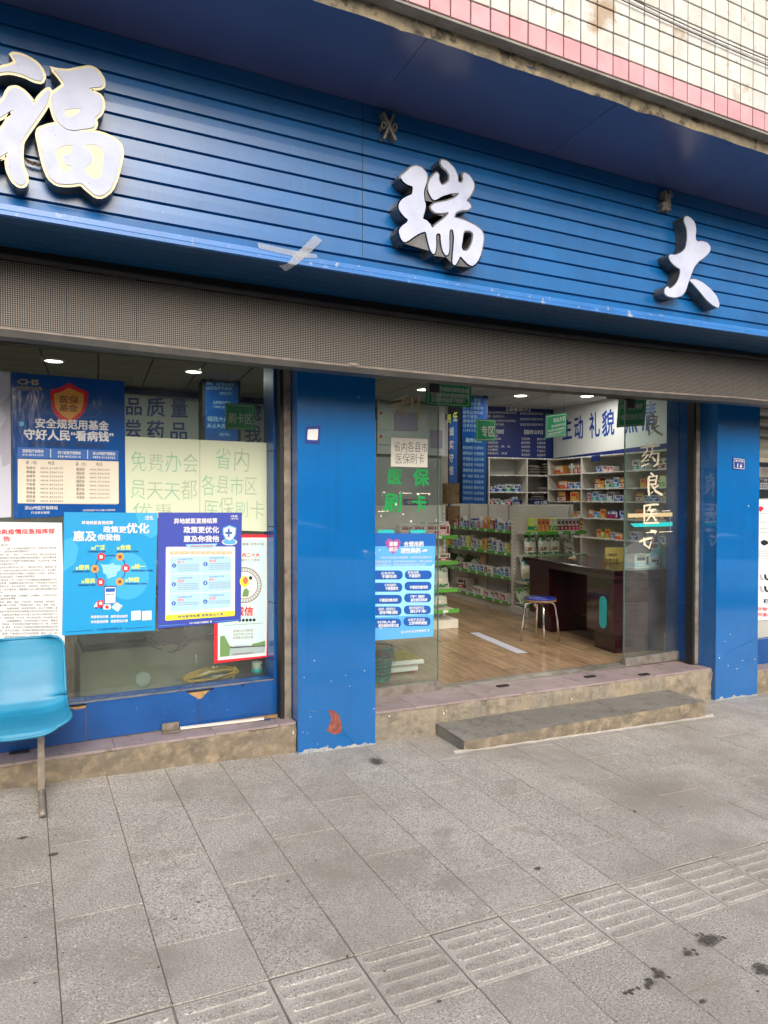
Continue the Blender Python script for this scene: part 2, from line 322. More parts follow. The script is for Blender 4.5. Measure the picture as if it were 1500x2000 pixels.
def ledmat():
    m = bpy.data.materials.new('led_dots'); m.use_nodes = True; nt = m.node_tree; n = nt.nodes; l = nt.links; b = n['Principled BSDF']; b.inputs['Roughness'].default_value = .55
    tc = n.new('ShaderNodeTexCoord'); s = n.new('ShaderNodeVectorMath'); s.operation = 'MULTIPLY'; s.inputs[1].default_value = (100, 0, 103.2); l.new(tc.outputs['Object'], s.inputs[0])
    fr = n.new('ShaderNodeVectorMath'); fr.operation = 'FRACTION'; l.new(s.outputs[0], fr.inputs[0]); sb = n.new('ShaderNodeVectorMath'); sb.operation = 'SUBTRACT'; sb.inputs[1].default_value = (.5, 0, .5); l.new(fr.outputs[0], sb.inputs[0])
    ln = n.new('ShaderNodeVectorMath'); ln.operation = 'LENGTH'; l.new(sb.outputs[0], ln.inputs[0]); lt = n.new('ShaderNodeMath'); lt.operation = 'LESS_THAN'; lt.inputs[1].default_value = .26; l.new(ln.outputs['Value'], lt.inputs[0])
    x = n.new('ShaderNodeMix'); x.data_type = 'RGBA'; l.new(lt.outputs[0], x.inputs[0]); x.inputs[6].default_value = lin('#1e1a17'); x.inputs[7].default_value = lin('#8f8980'); l.new(x.outputs[2], b.inputs['Base Color']); M['led_dots'] = m
ledmat()

# ------------------------------------------------------------------ lettering
_cu = bpy.data.curves.new('glyph', 'FONT'); _cu.fill_mode = 'FRONT'; _ob = bpy.data.objects.new('glyph', _cu); _gc = {}
def glyph(ch, bold=0., res=1):
    k = (ch, bold, res)
    if k not in _gc:
        _cu.body = ch; _cu.offset = bold; _cu.resolution_u = res; me = _ob.to_mesh()
        _gc[k] = ([(v.co.x, v.co.y) for v in me.vertices], [tuple(p.vertices) for p in me.polygons]); _ob.to_mesh_clear()
    return _gc[k]
def adv(ch):
    if ch == ' ': return .4
    return 1. if ord(ch) > 0x2e00 else (.56 if ch.isdigit() else (.66 if ch.isalpha() else .42))
def text(mb, pl, s, p0, p1, h, off, mi=0, bold=0.02, jit=0., res=1):     # p0, p1: bottom left and bottom right of the line, h: letter height, all in pixels
    a = V(pl.uv(*p0)); b = V(pl.uv(*p1)); top = V(pl.uv(p0[0], p0[1]-h)); hh = (top-a).length; em = hh/.93
    L = sum(adv(c) for c in s); d = b-a; ex = d/L; ey = V((-d.y, d.x)).normalized()*em if d.length > 0 else V((0, em)); x = 0.
    for ch in s:
        if ch != ' ':
            vs, fs = glyph(ch, min(bold, 0.), res); an = random.uniform(-jit, jit); sc = 1+random.uniform(-jit, jit)*.8; dy = random.uniform(-jit, jit)*.5
            k = min(bold, .03)*.85; sh = [(0, 0)] if k <= .004 else ([(-k, -k), (k, k), (-k, k), (k, -k)] if k > .012 else [(-k, 0), (k, 0)])
            for si, (dx_, dy_) in enumerate(sh):
                pts = []
                for gx, gy in vs:
                    if jit: qx, qy = (gx-.5)*sc, (gy-.38)*sc; gx, gy = qx*cos(an)-qy*sin(an)+.5, qx*sin(an)+qy*cos(an)+.38+dy
                    q = a + ex*(x+gx+dx_) + ey*(gy+.085+dy_); pts.append(pl.w(q.x, q.y, off+si*3e-5))
                mb.add(pts, fs, mi)
        x += adv(ch)
def vtext(mb, pl, s, x, ys, w, h, off, mi=0, bold=.02):                    # characters one below another
    for ch, y in zip(s, ys): text(mb, pl, ch, (x-w/2, y+h/2), (x+w/2, y+h/2), h, off, mi, bold)
def upx(pl, pts): return [pl.uv(x, y) for x, y in pts]
def ccw(L): return L if sum(L[i-1][0]*L[i][1]-L[i][0]*L[i-1][1] for i in range(len(L))) > 0 else L[::-1]
_eps = [0]
def flat(mb, pl, pts, off, mi=0, holes=(), th=.0004):
    _eps[0] = (_eps[0]+1) % 16; off += _eps[0]*2.5e-5
    mb.shape(pl, [ccw(upx(pl, pts))]+[ccw(upx(pl, h))[::-1] for h in holes], off-th, off, mi, sides=False)
def disc(mb, pl, x, y, rx, ry, off, mi=0, n=20, hole=0):
    c = [(x+rx*cos(2*pi*i/n), y-ry*sin(2*pi*i/n)) for i in range(n)]
    flat(mb, pl, c, off, mi, [[(x+rx*hole*cos(2*pi*i/n), y-ry*hole*sin(2*pi*i/n)) for i in range(n)]] if hole else ())
def rrect(q, r, n=4):                                                       # quad (tl, tr, br, bl) in pixels with rounded corners
    out = []
    for i in range(4):
        p = V(q[i]); a = (V(q[i-1])-p); b = (V(q[(i+1) % 4])-p); a = a.normalized()*min(r, a.length/2); b = b.normalized()*min(r, b.length/2)
        for k in range(n+1): t = k/n; out.append(tuple(p + a*(1-t)**2 + b*t**2))
    return out
def bilin(q, u, v): tl, tr, br, bl = [V(p) for p in q]; return tuple((tl*(1-u)+tr*u)*(1-v)+(bl*(1-u)+br*u)*v)
def sub(q, u0, v0, u1, v1): return [bilin(q, u0, v0), bilin(q, u1, v0), bilin(q, u1, v1), bilin(q, u0, v1)]
def brush(mb, pl, pts, off, mi=0, k=1.0):                                   # brush stroke: (x, y, width) in pixels
    P = [V((p[0], p[1])) for p in pts]; W = [p[2]*k/2 for p in pts]; Lf = []; Rt = []
    for i, p in enumerate(P):
        t = (P[min(i+1, len(P)-1)]-P[max(i-1, 0)]).normalized(); nn = V((-t.y, t.x)); Lf.append(p+nn*W[i]); Rt.append(p-nn*W[i])
        if i == 0: Lf.insert(0, p-t*W[0]*.7)
        if i == len(P)-1: Lf.append(p+t*W[i]*.7)
    for i in range(len(P)-1): flat(mb, pl, [tuple(P[i]+(Lf[i+1]-P[i])), tuple(Lf[i+2]), tuple(Rt[i+1]), tuple(Rt[i])], off, mi)
    flat(mb, pl, [tuple(Lf[0]), tuple(Lf[1]), tuple(Rt[0])], off, mi); flat(mb, pl, [tuple(Lf[-1]), tuple(Lf[-2]), tuple(Rt[-1])], off, mi)
    for i in range(1, len(P)-1): disc(mb, pl, P[i].x, P[i].y, W[i], W[i], off, mi, 8)

# ================================================================== THE SETTING
X0, X1 = -3.0, 9.5
# pavement: one sheet of dirt in the joints, each slab its own piece
mb = MB()
def gq(x0, x1, y0, y1, dz, n=1): return [(x0,y0,gz(x0,y0)+dz),(x1,y0,gz(x1,y0)+dz),(x1,y1,gz(x1,y1)+dz),(x0,y1,gz(x0,y1)+dz)]
mb.add(gq(-12, 24, -1.3, 4.6, -.006), [(0,1,2,3)])
pavement = tag(mb.build('pavement', 'joint_dirt'), 'grey granite slab pavement with a worn tactile strip', kind='structure')
PX, PO, PL_ = .318, .097, .61
def slab_mesh(lx, ly, tilt=0):
    m = MB(); b = .0015; hx, hy = lx/2-.0016, ly/2-.0014
    m.bev(-hx, hx, -hy, hy, -.03, 0, b); return m.mesh('paving_slab', 'granite')
slab_me = [slab_mesh(PX, PL_), slab_mesh(PX, PX), slab_mesh(PX, PL_-PX)]
def tact_mesh():
    m = MB(); h = PX/2-.0025; m.bev(-h, h, -h, h, -.03, -.003, .004, 0)
    for k in range(5):                                   # five long raised bars with rounded ends
        y = -h+.034+k*.0605; L = []; R_ = .0215
        for i in range(7): a = pi/2+pi*i/6; L.append((-h+.036+R_*cos(a), y+R_*sin(a)))
        for i in range(7): a = -pi/2+pi*i/6; L.append((h-.036+R_*cos(a), y+R_*sin(a)))
        n = len(L); vs = [(a, b, .0008) for a, b in [((x)*.99, y+(yy-y)*.8) for x, yy in L]]+[(a, b, -.0035) for a, b in L]
        m.add(vs, [tuple(range(n))]+[(n+i, n+(i+1) % n, (i+1) % n, i) for i in range(n)], 1)
    return m.mesh('tactile_slab', ['granite_worn', 'granite'])
tact_me = tact_mesh()
rot_g = V((-GA, -GB, 1)).to_track_quat('Z', 'X').to_euler()
rot_g = Matrix(((1, 0, GA), (0, 1, GB), (-GA, -GB, 1))).transposed().to_3x3()
_ez = V((-GA, -GB, 1)).normalized(); _ex = V((1, 0, GA)).normalized(); _ey = _ez.cross(_ex); rot_g = Matrix((_ex, _ey, _ez)).transposed().to_euler()
rest = MB(); YT1, YT0 = 2.295, 2.295-PX           # tactile strip between YT0 and YT1
nslab = 0
for i in range(-36, 74):
    cx = PO + PX*(i+.5)
    ys = []
    ph = 2.912 if i % 2 == 0 else 3.217
    # slabs above the strip
    y = YT1; k0 = ph
    while k0-PL_ > YT1+.02: k0 -= PL_
    ys.append((YT1, k0)); y = k0
    while y < 4.26: ys.append((y, y+PL_)); y += PL_
    y = YT0 - (0 if i % 2 else .305)
    if y < YT0: ys.append((y, YT0))
    while y > -1.25: ys.append((y-PL_, y)); y -= PL_
    for a, b in ys:
        c = (cx, (a+b)/2)
        if c[0] > -11 and seen((c[0], c[1], gz(*c)), 200) and c[1] > .6 and nslab < 296:
            L = b-a; me = slab_me[0] if abs(L-PL_) < .01 else None
            o = link('paving_slab', me or slab_me[0], pavement, (c[0], c[1], gz(*c)+random.uniform(-.0012, .0012)), rot_g)
            if me is None: o.scale = (1, (L-.003)/(PL_-.005), 1)
            nslab += 1
        elif c[1] > -1.3:
            m = .0025; q = gq(cx-PX/2+m, cx+PX/2-m, max(a, -1.3)+m, b-m, .0); rest.add(q, [(0,1,2,3)])
    c = (cx, (YT0+YT1)/2)
    if seen((c[0], c[1], gz(*c)), 200): link('tactile_slab', tact_me, pavement, (c[0], c[1], gz(*c)), rot_g)
    else: rest.add(gq(cx-PX/2+.0025, cx+PX/2-.0025, YT0+.0025, YT1-.0025, 0), [(0,1,2,3)])
tag(rest.build('distant_paving', 'granite', pavement), kind='stuff')
# dark spots on the stones
for (x, y, rx, ry, n) in ((735,1488,15,8,0),(1050,1697,11,4,0),(1385,1838,33,10,1),(1345,1862,14,6,1),(1488,1893,20,12,1),(1372,1957,11,5,0),(1290,1903,14,8,1),(1268,1922,18,5,1),(1232,1936,16,3,1),(105,1669,13,4,0),(45,1637,14,3,0),(342,1796,5,2,0),(858,1957,7,4,0),(68,1921,4,3,0),(50,1832,4,2,0),(562,1722,4,2,0),(1240,1585,5,2,0),(1480,1937,4,2,0)):
    m = MB(); c = onG(x, y); rxw = (onG(x+rx, y)-c).length; ryw = (onG(x, y+ry)-c).length; L = []
    N = 22
    for i in range(N):
        a = 2*pi*i/N; r = 1 + (.5 if n else .22)*noise.noise((cos(a)*1.8+x, sin(a)*1.8, y*.1)); L.append((rxw*r*cos(a), ryw*r*sin(a), .0022))
    m.add(L, [tuple(range(N))]); m.build('stain', 'stain', pavement, tuple(c), rot_g)
    if n:
        for q in range(3):
            m = MB(); a = random.uniform(0, 6.28); m.add([(rxw*1.1*cos(a)+.012*cos(t*.9)*random.uniform(.5, 1.2), ryw*1.2*sin(a)+.012*sin(t*.9), .0022) for t in range(7)], [tuple(range(7))]); m.build('stain', 'stain', pavement, tuple(c), rot_g)
for k in range(46):                                    # small flecks of litter and grit
    c = onG(random.uniform(20, 1480), random.uniform(1500, 1990)); m = MB(); r = random.uniform(.003, .008); a0 = random.uniform(0, 6)
    m.add([(r*cos(a0+i*1.26)*random.uniform(.4, 1.3), r*sin(a0+i*1.26)*random.uniform(.4, 1.3), .0015+random.uniform(0, .0015)) for i in range(5)], [tuple(range(5))]); m.build('litter_fleck', random.choice(('chip_white', 'bark', 'bark', 'granite_worn')), pavement, tuple(c), rot_g)
# road and far side (they lie behind the camera and are mirrored in the glossy front)
mb = MB(); mb.add([(-40,-9.5,.45),(-40,-1.45,.45),(50,-1.45,-2.4),(50,-9.5,-2.4)], [(0,3,2,1)]); 
def rz(x): return gz(x, -1.3)-.10
mb = MB(); mb.add([(-40,-9.5,rz(-40)),(50,-9.5,rz(50)),(50,-1.42,rz(50)),(-40,-1.42,rz(-40))], [(0,1,2,3)]); tag(mb.build('road', 'asphalt'), kind='structure')
mb = MB(); mb.hexa([(-12,-1.46,rz(-12)-.1),(24,-1.46,rz(24)-.1),(24,-1.3,rz(24)-.1),(-12,-1.3,rz(-12)-.1),(-12,-1.46,gz(-12,-1.3)),(24,-1.46,gz(24,-1.3)),(24,-1.3,gz(24,-1.3)),(-12,-1.3,gz(-12,-1.3))]); tag(mb.build('kerb', 'granite_worn'), kind='structure')
mb = MB(); mb.add([(-60,-70,.8),(70,-70,-3),(70,-9.5,rz(50)+.12),(-60,-9.5,rz(-40)+.12)], [(0,1,2,3)]); tag(mb.build('far_pavement', 'asphalt'), kind='structure')

# ------------------------------------------------------------------ the building front
# upper storey with small square tiles
upper = thing('upper_storey', 'cream tiled upper storey with one pink row along its bottom edge', 'building', (0, YT, 3.74))
mb = MB(); mb.box(X0-1, X1+3, .006, .5, .0, 4.2, 0); mb.build('wall', 'tile_grout', upper)
TP = .107; tx = onY(1029.7, 103, YT).x
tm = MB(); h = TP/2-.0035; tm.bev(-h, h, -.0, .012, -h, h, .002); tiles = {}
for k in ('tile_cream', 'tile_pink'): tiles[k] = tm.mesh('wall_tile', k)
rest = MB(); nt = 0; cand = []
for i in range(-45, 95):
    for j in range(0, 36):
        x = tx+TP*(i+.5); z = TP*(j+.5)
        if not X0-1 < x < X1+3: continue
        cand.append((not seen((x, YT, 3.74+z), 25), x+z, x, z, j))
cand.sort()
for off_, _, x, z, j in cand:
    if not off_ and nt < 300:
        o = link('wall_tile', tiles['tile_pink' if j == 0 else 'tile_cream'], upper, (x, -.008+random.uniform(-.0008, .0008), z)); nt += 1
    else: rest.box(x-h, x+h, -.008, .004, z-h, z+h, 1 if j == 0 else 0)
tag(rest.build('distant_tiles', ['tile_cream', 'tile_pink'], upper), kind='stuff')
# underside strip of tiles and the broken plaster edge behind it
mb = MB(); mb.box(X0-1, X1+3, -.004, .062, -.012, -.001); mb.build('tile_return', 'grey_mortar', upper)
def plast(u, v):
    x = X0-1 + u*(X1-X0+4); n1 = noise.noise((x*7, v*3, 1))*.008 + noise.noise((x*31, v*7, 4))*.005
    return (x, .058+v*.012+n1, -.012-v*.058+noise.noise((x*5, 2, v))*.006*v)
mb = MB(); mb.grid(plast, 420, 4); mb.build('plaster_lip', 'plaster_edge', upper)
# old cable tied along the tiles
for dz, ph in ((0, 0), (.03, 1)):
    mb = MB(); a = onY(1215, 0, YT-.02); b = onY(1500, 128, YT-.02); mb.tube([a.lerp(b, t/14)-V((0, YT, 3.74))+V((0, 0, dz-.006*sin(pi*t/14)*(1+ph))) for t in range(-3, 22)], .0028, 5); mb.build('cable', 'frame_black', upper)
# soffit panels under the overhang
sof = thing('soffit', 'dark blue metal soffit panels under the overhang', 'soffit', (0, 0, 0))
sx = [X0-1, -.35, onZ(838, 72, 3.69).x, onZ(1210, 200, 3.69).x, onZ(1460, 330, 3.68).x, 6.2, 7.6, X1+3]
print('soffit seams', sx)
for a, b in zip(sx, sx[1:]):
    mb = MB(); g = .0015
    mb.hexa([(a+g,2.77,3.695),(b-g,2.77,3.695),(b-g,YS+.05,3.655),(a+g,YS+.05,3.655),(a+g,2.77,3.705),(b-g,2.77,3.705),(b-g,YS+.05,3.665),(a+g,YS+.05,3.665)])
    mb.build('soffit_panel', 'soffit_blue', sof)
# signboard of horizontal metal slats
sgn = thing('signboard', 'blue metal signboard of horizontal slats above the shop front', 'signboard', (0, YS, 2.70))
xs_seam = onY(708, 420, YS).x; ZT = 3.655-2.70
def zb(x): return .088 + sag(x, .02) - .0
def prof_strip(m, a, b, f, prof, mi=0):                 # sweep a (y, t) profile along x; f(x, t) gives the height
    n = max(2, int((b-a)/.5)); vs = []
    for i in range(n+1):
        x = a+(b-a)*i/n
        for y, t in prof: vs.append((x, y, f(x, t)))
    k = len(prof); m.add(vs, [(i*k+j, (i+1)*k+j, (i+1)*k+j+1, i*k+j+1) for i in range(n) for j in range(k-1)], mi)
for a, b in ((X0, xs_seam-.0012), (xs_seam+.0012, X1)):
    for k in range(9):
        f = lambda x, t: ZT - (ZT - (zb(x)+.085))*(k+1-t)/9.0
        m = MB(); prof_strip(m, a, b, f, [(.016, -.01), (.016, .05), (.012, .085), (.005, .115), (.0, .135), (-.0008, .6), (0, .985), (.005, 1.0), (.016, 1.003)]); m.build('slat', 'sign_blue', sgn)
mb = MB(); mb.box(X0, X1, .018, .06, .115, ZT-.003); mb.build('backing', 'dark_gap', sgn)
f = lambda x, t: zb(x)+t
mb = MB(); prof_strip(mb, X0, X1, f, [(.02, .083), (-.004, .08), (-.012, .05), (-.014, .047)]); mb.build('slat', 'sign_blue', sgn)
mb = MB(); prof_strip(mb, X0, X1, f, [(.0, .0462), (-.022, .045), (-.024, .02), (-.0225, .018), (-.024, .016), (-.024, .0), (-.004, -.002)]); mb.build('trim', 'trim_blue', sgn)
for k in range(5):
    y0 = -.0035+k*.079; m = MB(); prof_strip(m, X0, X1, lambda x, t: zb(x)+t, [(y0, .004), (y0+.003, -.003), (y0+.075, -.003), (y0+.0775, .004)]); m.build('underside_slat', 'sign_shaded', sgn)
mb = MB(); mb.box(X0, X1, .0, .41, .115, .125); mb.build('box_floor', 'dark_gap', sgn)
# LED display under the sign
led = thing('led_display', 'long unlit dot matrix display with bronze frame below the sign', 'display', (0, YL, 2.40))
lm = MB(); lm.bev(-.1597, .1597, 0, .02, -.0775, .0775, .0008); lme = lm.mesh('led_module', 'led_dots')
for i in range(39):
    x = X0+.16+.32*i; dz = .328-.31+ sag(x, .033)
    for j in (0, 1): link('led_module', lme, led, (x, .0, .0775+.155*j+dz))
f = lambda x, t: t+.018+sag(x, .033)
mb = MB(); prof_strip(mb, X0, X1, f, [(.02, .004), (-.012, .0), (-.018, -.006), (-.020, -.012)]); mb.build('frame_ledge', 'frame_bronze', led)
mb = MB(); prof_strip(mb, X0, X1, f, [(-.020, -.0122), (-.016, -.045), (.0, -.048), (.09, -.046)]); mb.build('frame_bottom', 'frame_black', led)
mb = MB(); prof_strip(mb, X0, X1, f, [(.03, .35), (-.006, .345), (-.01, .335), (-.006, .314), (.02, .311)]); mb.build('frame_top', 'frame_black', led)
mb = MB(); mb.box(X0, X1, .024, .10, .0, .34); mb.build('housing', 'dark_gap', led)
# dust and cobweb clumps on the ledges
for (x, y, pl_y, r) in ((690, 712, YL-.02, .02),):
    mb = MB(); c = onY(x, y, pl_y)
    mb.grid(lambda u, v: (c.x-r*2+4*r*u + .004*noise.noise((u*9, v*9, x)), c.y-.004-.003*sin(pi*u)*sin(pi*v), c.z+r*.5*(v-.5)*sin(pi*u)*2+.004*noise.noise((u*20, v*9, x))), 14, 5)
    p = mb.build('dust', 'frame_bronze', led); p.location = (0, -YL, -2.40)

# wall above the openings, behind the display
hd = thing('header_wall', 'dark header wall behind the display above the openings', 'wall', (0, 0, 0))
mb = MB(); mb.box(X0, X1, 4.24, 4.68, 2.66, 3.75); mb.build('lintel', 'dark_gap', hd)
mb = MB(); mb.box(X0, 1.545, 4.55, 4.66, 2.50, 2.66); mb.build('window_head', 'frame_black', hd)

# pillars
def pillar(x0, x1, label):
    p = thing('pillar', label, 'pillar', (x0, Y0, gz(x0, Y0)), group='blue pillars of the shop front'); H_ = 2.75-p.location.z; w = x1-x0
    zb0, zb1 = gz(x0, Y0)-.03-p.location.z, gz(x1, Y0)-.03-p.location.z
    m = MB(); m.hexa([(0,0,zb0),(w,0,zb1),(w,.004,zb1),(0,.004,zb0),(0,0,H_),(w,0,H_),(w,.004,H_),(0,.004,H_)]); m.build('front_panel', 'pillar_blue', p)
    m = MB(); m.hexa([(.002,.0041,zb0),(w-.002,.0041,zb1),(w-.002,.42,zb1),(.002,.42,zb0),(.002,.0041,H_),(w-.002,.0041,H_),(w-.002,.42,H_),(.002,.42,H_)]); m.build('side_panel', 'pillar_blue', p)
    m = MB(); m.box(-.003, .004, -.0025, .006, .06, H_); m.build('corner_bead', 'pillar_blue', p)
    # scuffed bottom edge
    L = []; N = 40
    for i in range(N+1): x = w*i/N; L.append((x, zb0+(zb1-zb0)*i/N+.03+.012+.028*max(0, noise.noise((x*18, x0, 1)))+.012*noise.noise((x*60, x0, 3))))
    m = MB(); m.shape(PL((0, 0, 0)), [[(0, zb0), (w, zb1)]+L[::-1]], 0, .0012, 0, sides=False); m.build('scuffed_base', 'worn_edge', p)
    return p
P1 = pillar(1.546, 2.088, 'wide blue pillar with a torn crescent patch near its foot')
P2 = pillar(5.433, 6.001, 'blue pillar at the right end carrying the house number plate')
pl0 = planeY(Y0)
def on(parent, mb, name, mats):
    o = mb.build(name, mats, parent); o.matrix_parent_inverse = (Matrix.Translation(parent.location) @ parent.rotation_euler.to_matrix().to_4x4()).inverted(); return o
mb = MB(); flat(mb, pl0, [(641,1387),(648,1386),(656,1389),(662,1397),(666,1408),(668,1419),(667,1430),(660,1433),(654,1435),(645,1431),(637,1427),(641,1420),(646,1408),(646,1398)], .0016); on(P1, mb, 'torn_patch', 'patch_red')
mb = MB(); mb.tube([pl0.P(x, y, .002) for x, y in ((583,1389),(628,1389),(641,1386),(650,1386),(661,1394),(667,1408),(669,1424),(672,1432),(682,1441),(690,1452))], .0022, 5); on(P1, mb, 'lifted_edge', 'pillar_blue')
mb = MB(); mb.tube([pl0.P(x, y, .002) for x, y in ((1398,1280),(1418,1276),(1440,1265),(1460,1255),(1479,1246))], .0022, 5); on(P2, mb, 'lifted_edge', 'pillar_blue')
for par, pts in ((P1, ((592,1430),(600,1432),(614,1290),(594,1323),(647,1330),(675,1319),(683,1340),(730,1384),(606,1400),(712,1310),(620,1453),(640,1457),(700,775))), (P2, ((1426,1239),(1474,1288),(1416,1253),(1439,1306),(1450,1290),(1422,1300),(1462,988),(1405,1285),(1408,1362)))):
    for x, y in pts:
        mb = MB(); disc(mb, pl0, x, y, random.uniform(.5, 1.1), random.uniform(.6, 1.4), .0016, 0, 7); on(par, mb, 'paint_chip', 'chip_white')

# house number plate, stickers on the pillars
t = thing('number_plate', 'small dark blue house number plate 16 with white rim on the pillar', 'number plate', (0, 0, 0))
q = [(1430.5,893),(1454,896),(1454,918),(1430.5,916)]
mb = MB(); mb.shape(pl0, [ccw(upx(pl0, q))], .0, .006, 0); mb.build('plate', 'p_navy', t)
mb = MB(); [flat(mb, pl0, sub(q, *r), .0065) for r in ((.06, .07, .94, .11), (.06, .89, .94, .93), (.06, .115, .09, .885), (.91, .115, .94, .885))]; mb.build('rim_line', 'p_white', t)
mb = MB(); text(mb, pl0, '16', (1436.5, 913.5), (1449, 914.5), 10, .007, 0, .02); text(mb, pl0, '果园路', (1434, 902), (1451, 903.5), 4.5, .007, 0, .0); mb.build('lettering', 'p_white', t)
t = thing('sticker', 'small dark blue sticker with a blank white square on the wide pillar', 'sticker', (0, 0, 0))
q = [(597,833),(626,831),(624,868),(595,866)]
mb = MB(); flat(mb, pl0, q, .0015); mb.build('backing', 'p_navy', t)
mb = MB(); flat(mb, pl0, rrect(sub(q, .15, .18, .85, .78), 2), .0022); mb.build('white_square', 'p_white', t)

# kerb walls with lilac ledge tiles
def kerbwall(x0, x1, z0, z1, m_, label, tile_w, seams):
    t = thing('kerb_wall', label, 'kerb wall', (0, 0, 0)); N = int((x1-x0)/.03)
    zt = lambda x: z0+(z1-z0)*(x-x0)/(x1-x0)-.012
    def fr(u, v):
        x = x0+(x1-x0)*u; b = gz(x, YC)-.02; z = b+(zt(x)-b)*v; k = sin(pi*min(1, max(0, v)))**.4 if 0 < v < 1 else 0
        d = (noise.noise((x*5, z*7, 2))*.014+noise.noise((x*17, z*19, 5))*.008+noise.noise((x*45, z*45, 5))*.003)
        return (x, YC+d+(.008 if v == 1 else 0), z+(noise.noise((x*9, 1, 1))*.006+noise.noise((x*30, 1, 1))*.004 if v == 1 else 0))
    m = MB(); m.grid(fr, N, 10); m.build('face', m_, t)
    m = MB(); m.hexa([(x0,YC+.02,gz(x0,YC)-.02),(x1,YC+.02,gz(x1,YC)-.02),(x1,4.66,gz(x1,YC)-.02),(x0,4.66,gz(x0,YC)-.02),(x0,YC+.02,zt(x0)-.002),(x1,YC+.02,zt(x1)-.002),(x1,4.66,zt(x1)-.002),(x0,4.66,zt(x0)-.002)]); m.build('core', m_, t)
    xs = [x0]+[s for s in seams if x0 < s < x1]+[x1]
    for a, b in zip(xs, xs[1:]):
        g = .0015; m = MB(); N2 = 24; L = []
        for i in range(N2+1): x = a+g+(b-a-2*g)*i/N2; L.append((x, YC-.004+.012*max(0, noise.noise((x*11, 3, 3)))+.004*noise.noise((x*40, 3, 3))))
        poly = L+[(b-g, 4.64), (a+g, 4.64)]; n = len(poly)
        m.add([(x, y, zt(x)+.012) for x, y in poly]+[(x, y, zt(x)-.003) for x, y in poly], [tuple(range(n))]+[(i, n+i, n+(i+1) % n, (i+1) % n) for i in range(n)]); m.build('ledge_tile', 'lilac_tile', t)
    return t
KL = kerbwall(X0, 1.544, .222, .197, 'kerb_plaster', 'flaking tan plaster kerb with a lilac ledge under the window', .6, [-2.4,-1.8,-1.2,-.55,-.05,.46,1.03,1.43])
KD = kerbwall(2.09, 5.431, .180, .116, 'grey_render', 'cracked grey kerb with a lilac ledge in front of the doorway', .6, [2.42,2.98,3.45,3.97,4.55,5.1])
KR = kerbwall(6.003, X1, .03, -.06, 'kerb_plaster', 'stained kerb below the neighbouring shop shutter', .6, [6.6,7.2,7.8,8.4,9])
for x, y, w, h_, kk in ((982,1339,13,4,KD),(1152,1321,13,4,KD),(1258,1317,9,3,KD),(38,1468,20,5,KL)):      # dark hinge holes in the ledge
    z = {982:.163,1152:.147,1258:.135,38:.213}[x]; c = onZ(x, y, z); mb = MB(); mb.box(c.x-.05, c.x+.05, c.y-.02, c.y+.02, c.z-.004, c.z+.0035); mb.build('lock_hole', 'dark_gap', kk)
for (x, y) in ((866,1394),(872,1389),(760,1400),(1117,1365),(573,1430)):
    kk = KL if x < 583 else KD; mb = MB(); c = onY(x, y, YC-.012); mb.add([(c.x+.006*cos(a)*random.uniform(.5, 1.5), c.y+random.uniform(-.004, .004), c.z+.010*sin(a)*random.uniform(.5, 1.5)) for a in [i*1.0 for i in range(6)]]+[(c.x, c.y-.004, c.z)], [(i, (i+1) % 6, 6) for i in range(6)]); mb.build('plaster_chip', 'chip_white', kk)
# doorstep
st = thing('doorstep', 'low cast concrete doorstep with tan front in front of the doorway', 'step', (0, 0, 0))
def stp(x, y): 
    u = (x-2.58)/2.32; v = (y-3.895)/.37; return (.02*(1-u)-.016*u)*(1-v)+(.038*(1-u)-.011*u)*v
def topf(u, v):
    x = 2.58+2.32*u; y = 3.9+.37*v; e = 1 if (u in (0, 1) or v == 0) else 0
    ch = max(0, noise.noise((x*6, y*6, 9))-.15)*.02*e
    return (x+(.004 if u == 0 else -.004 if u == 1 else 0), y+(.004 if v == 0 else 0)+ch, stp(x, y)-.002*e-ch*.6+noise.noise((x*3, y*3, 0))*.002)
mb = MB(); mb.grid(topf, 110, 14); mb.build('top', 'step_top', st)
def frf(u, v):
    x = 2.58+2.32*u; b = gz(x, 3.9)-.02; z = b+(stp(x, 3.9)-.003-b)*v; d = noise.noise((x*8, z*12, 3))*.005+noise.noise((x*30, z*30, 3))*.0025
    return (x, 3.9+d+(.004 if v == 1 else 0), z)
mb = MB(); mb.grid(frf, 110, 7); mb.build('front_face', 'kerb_plaster', st)
for x in (2.58, 4.90):
    mb = MB(); mb.grid(lambda u, v: (x+noise.noise((u*5, v*3, x))*.003, 3.9+.37*u, gz(x, 3.9)-.02+(stp(x, 3.9+.37*u)-.003-gz(x, 3.9)+.02)*v), 14, 5); mb.build('side_face', 'step_top', st)
# mortar smear along the foot of the step
mb = MB(); mb.grid(lambda u, v: (2.5+2.5*u, 3.905-.024*v*(1+.9*noise.noise((u*22, 0, 0))), gz(2.5+2.5*u, 3.9)+.014*(1-v)**2+.0012), 110, 4); mb.build('mortar_fillet', 'granite_worn', st)

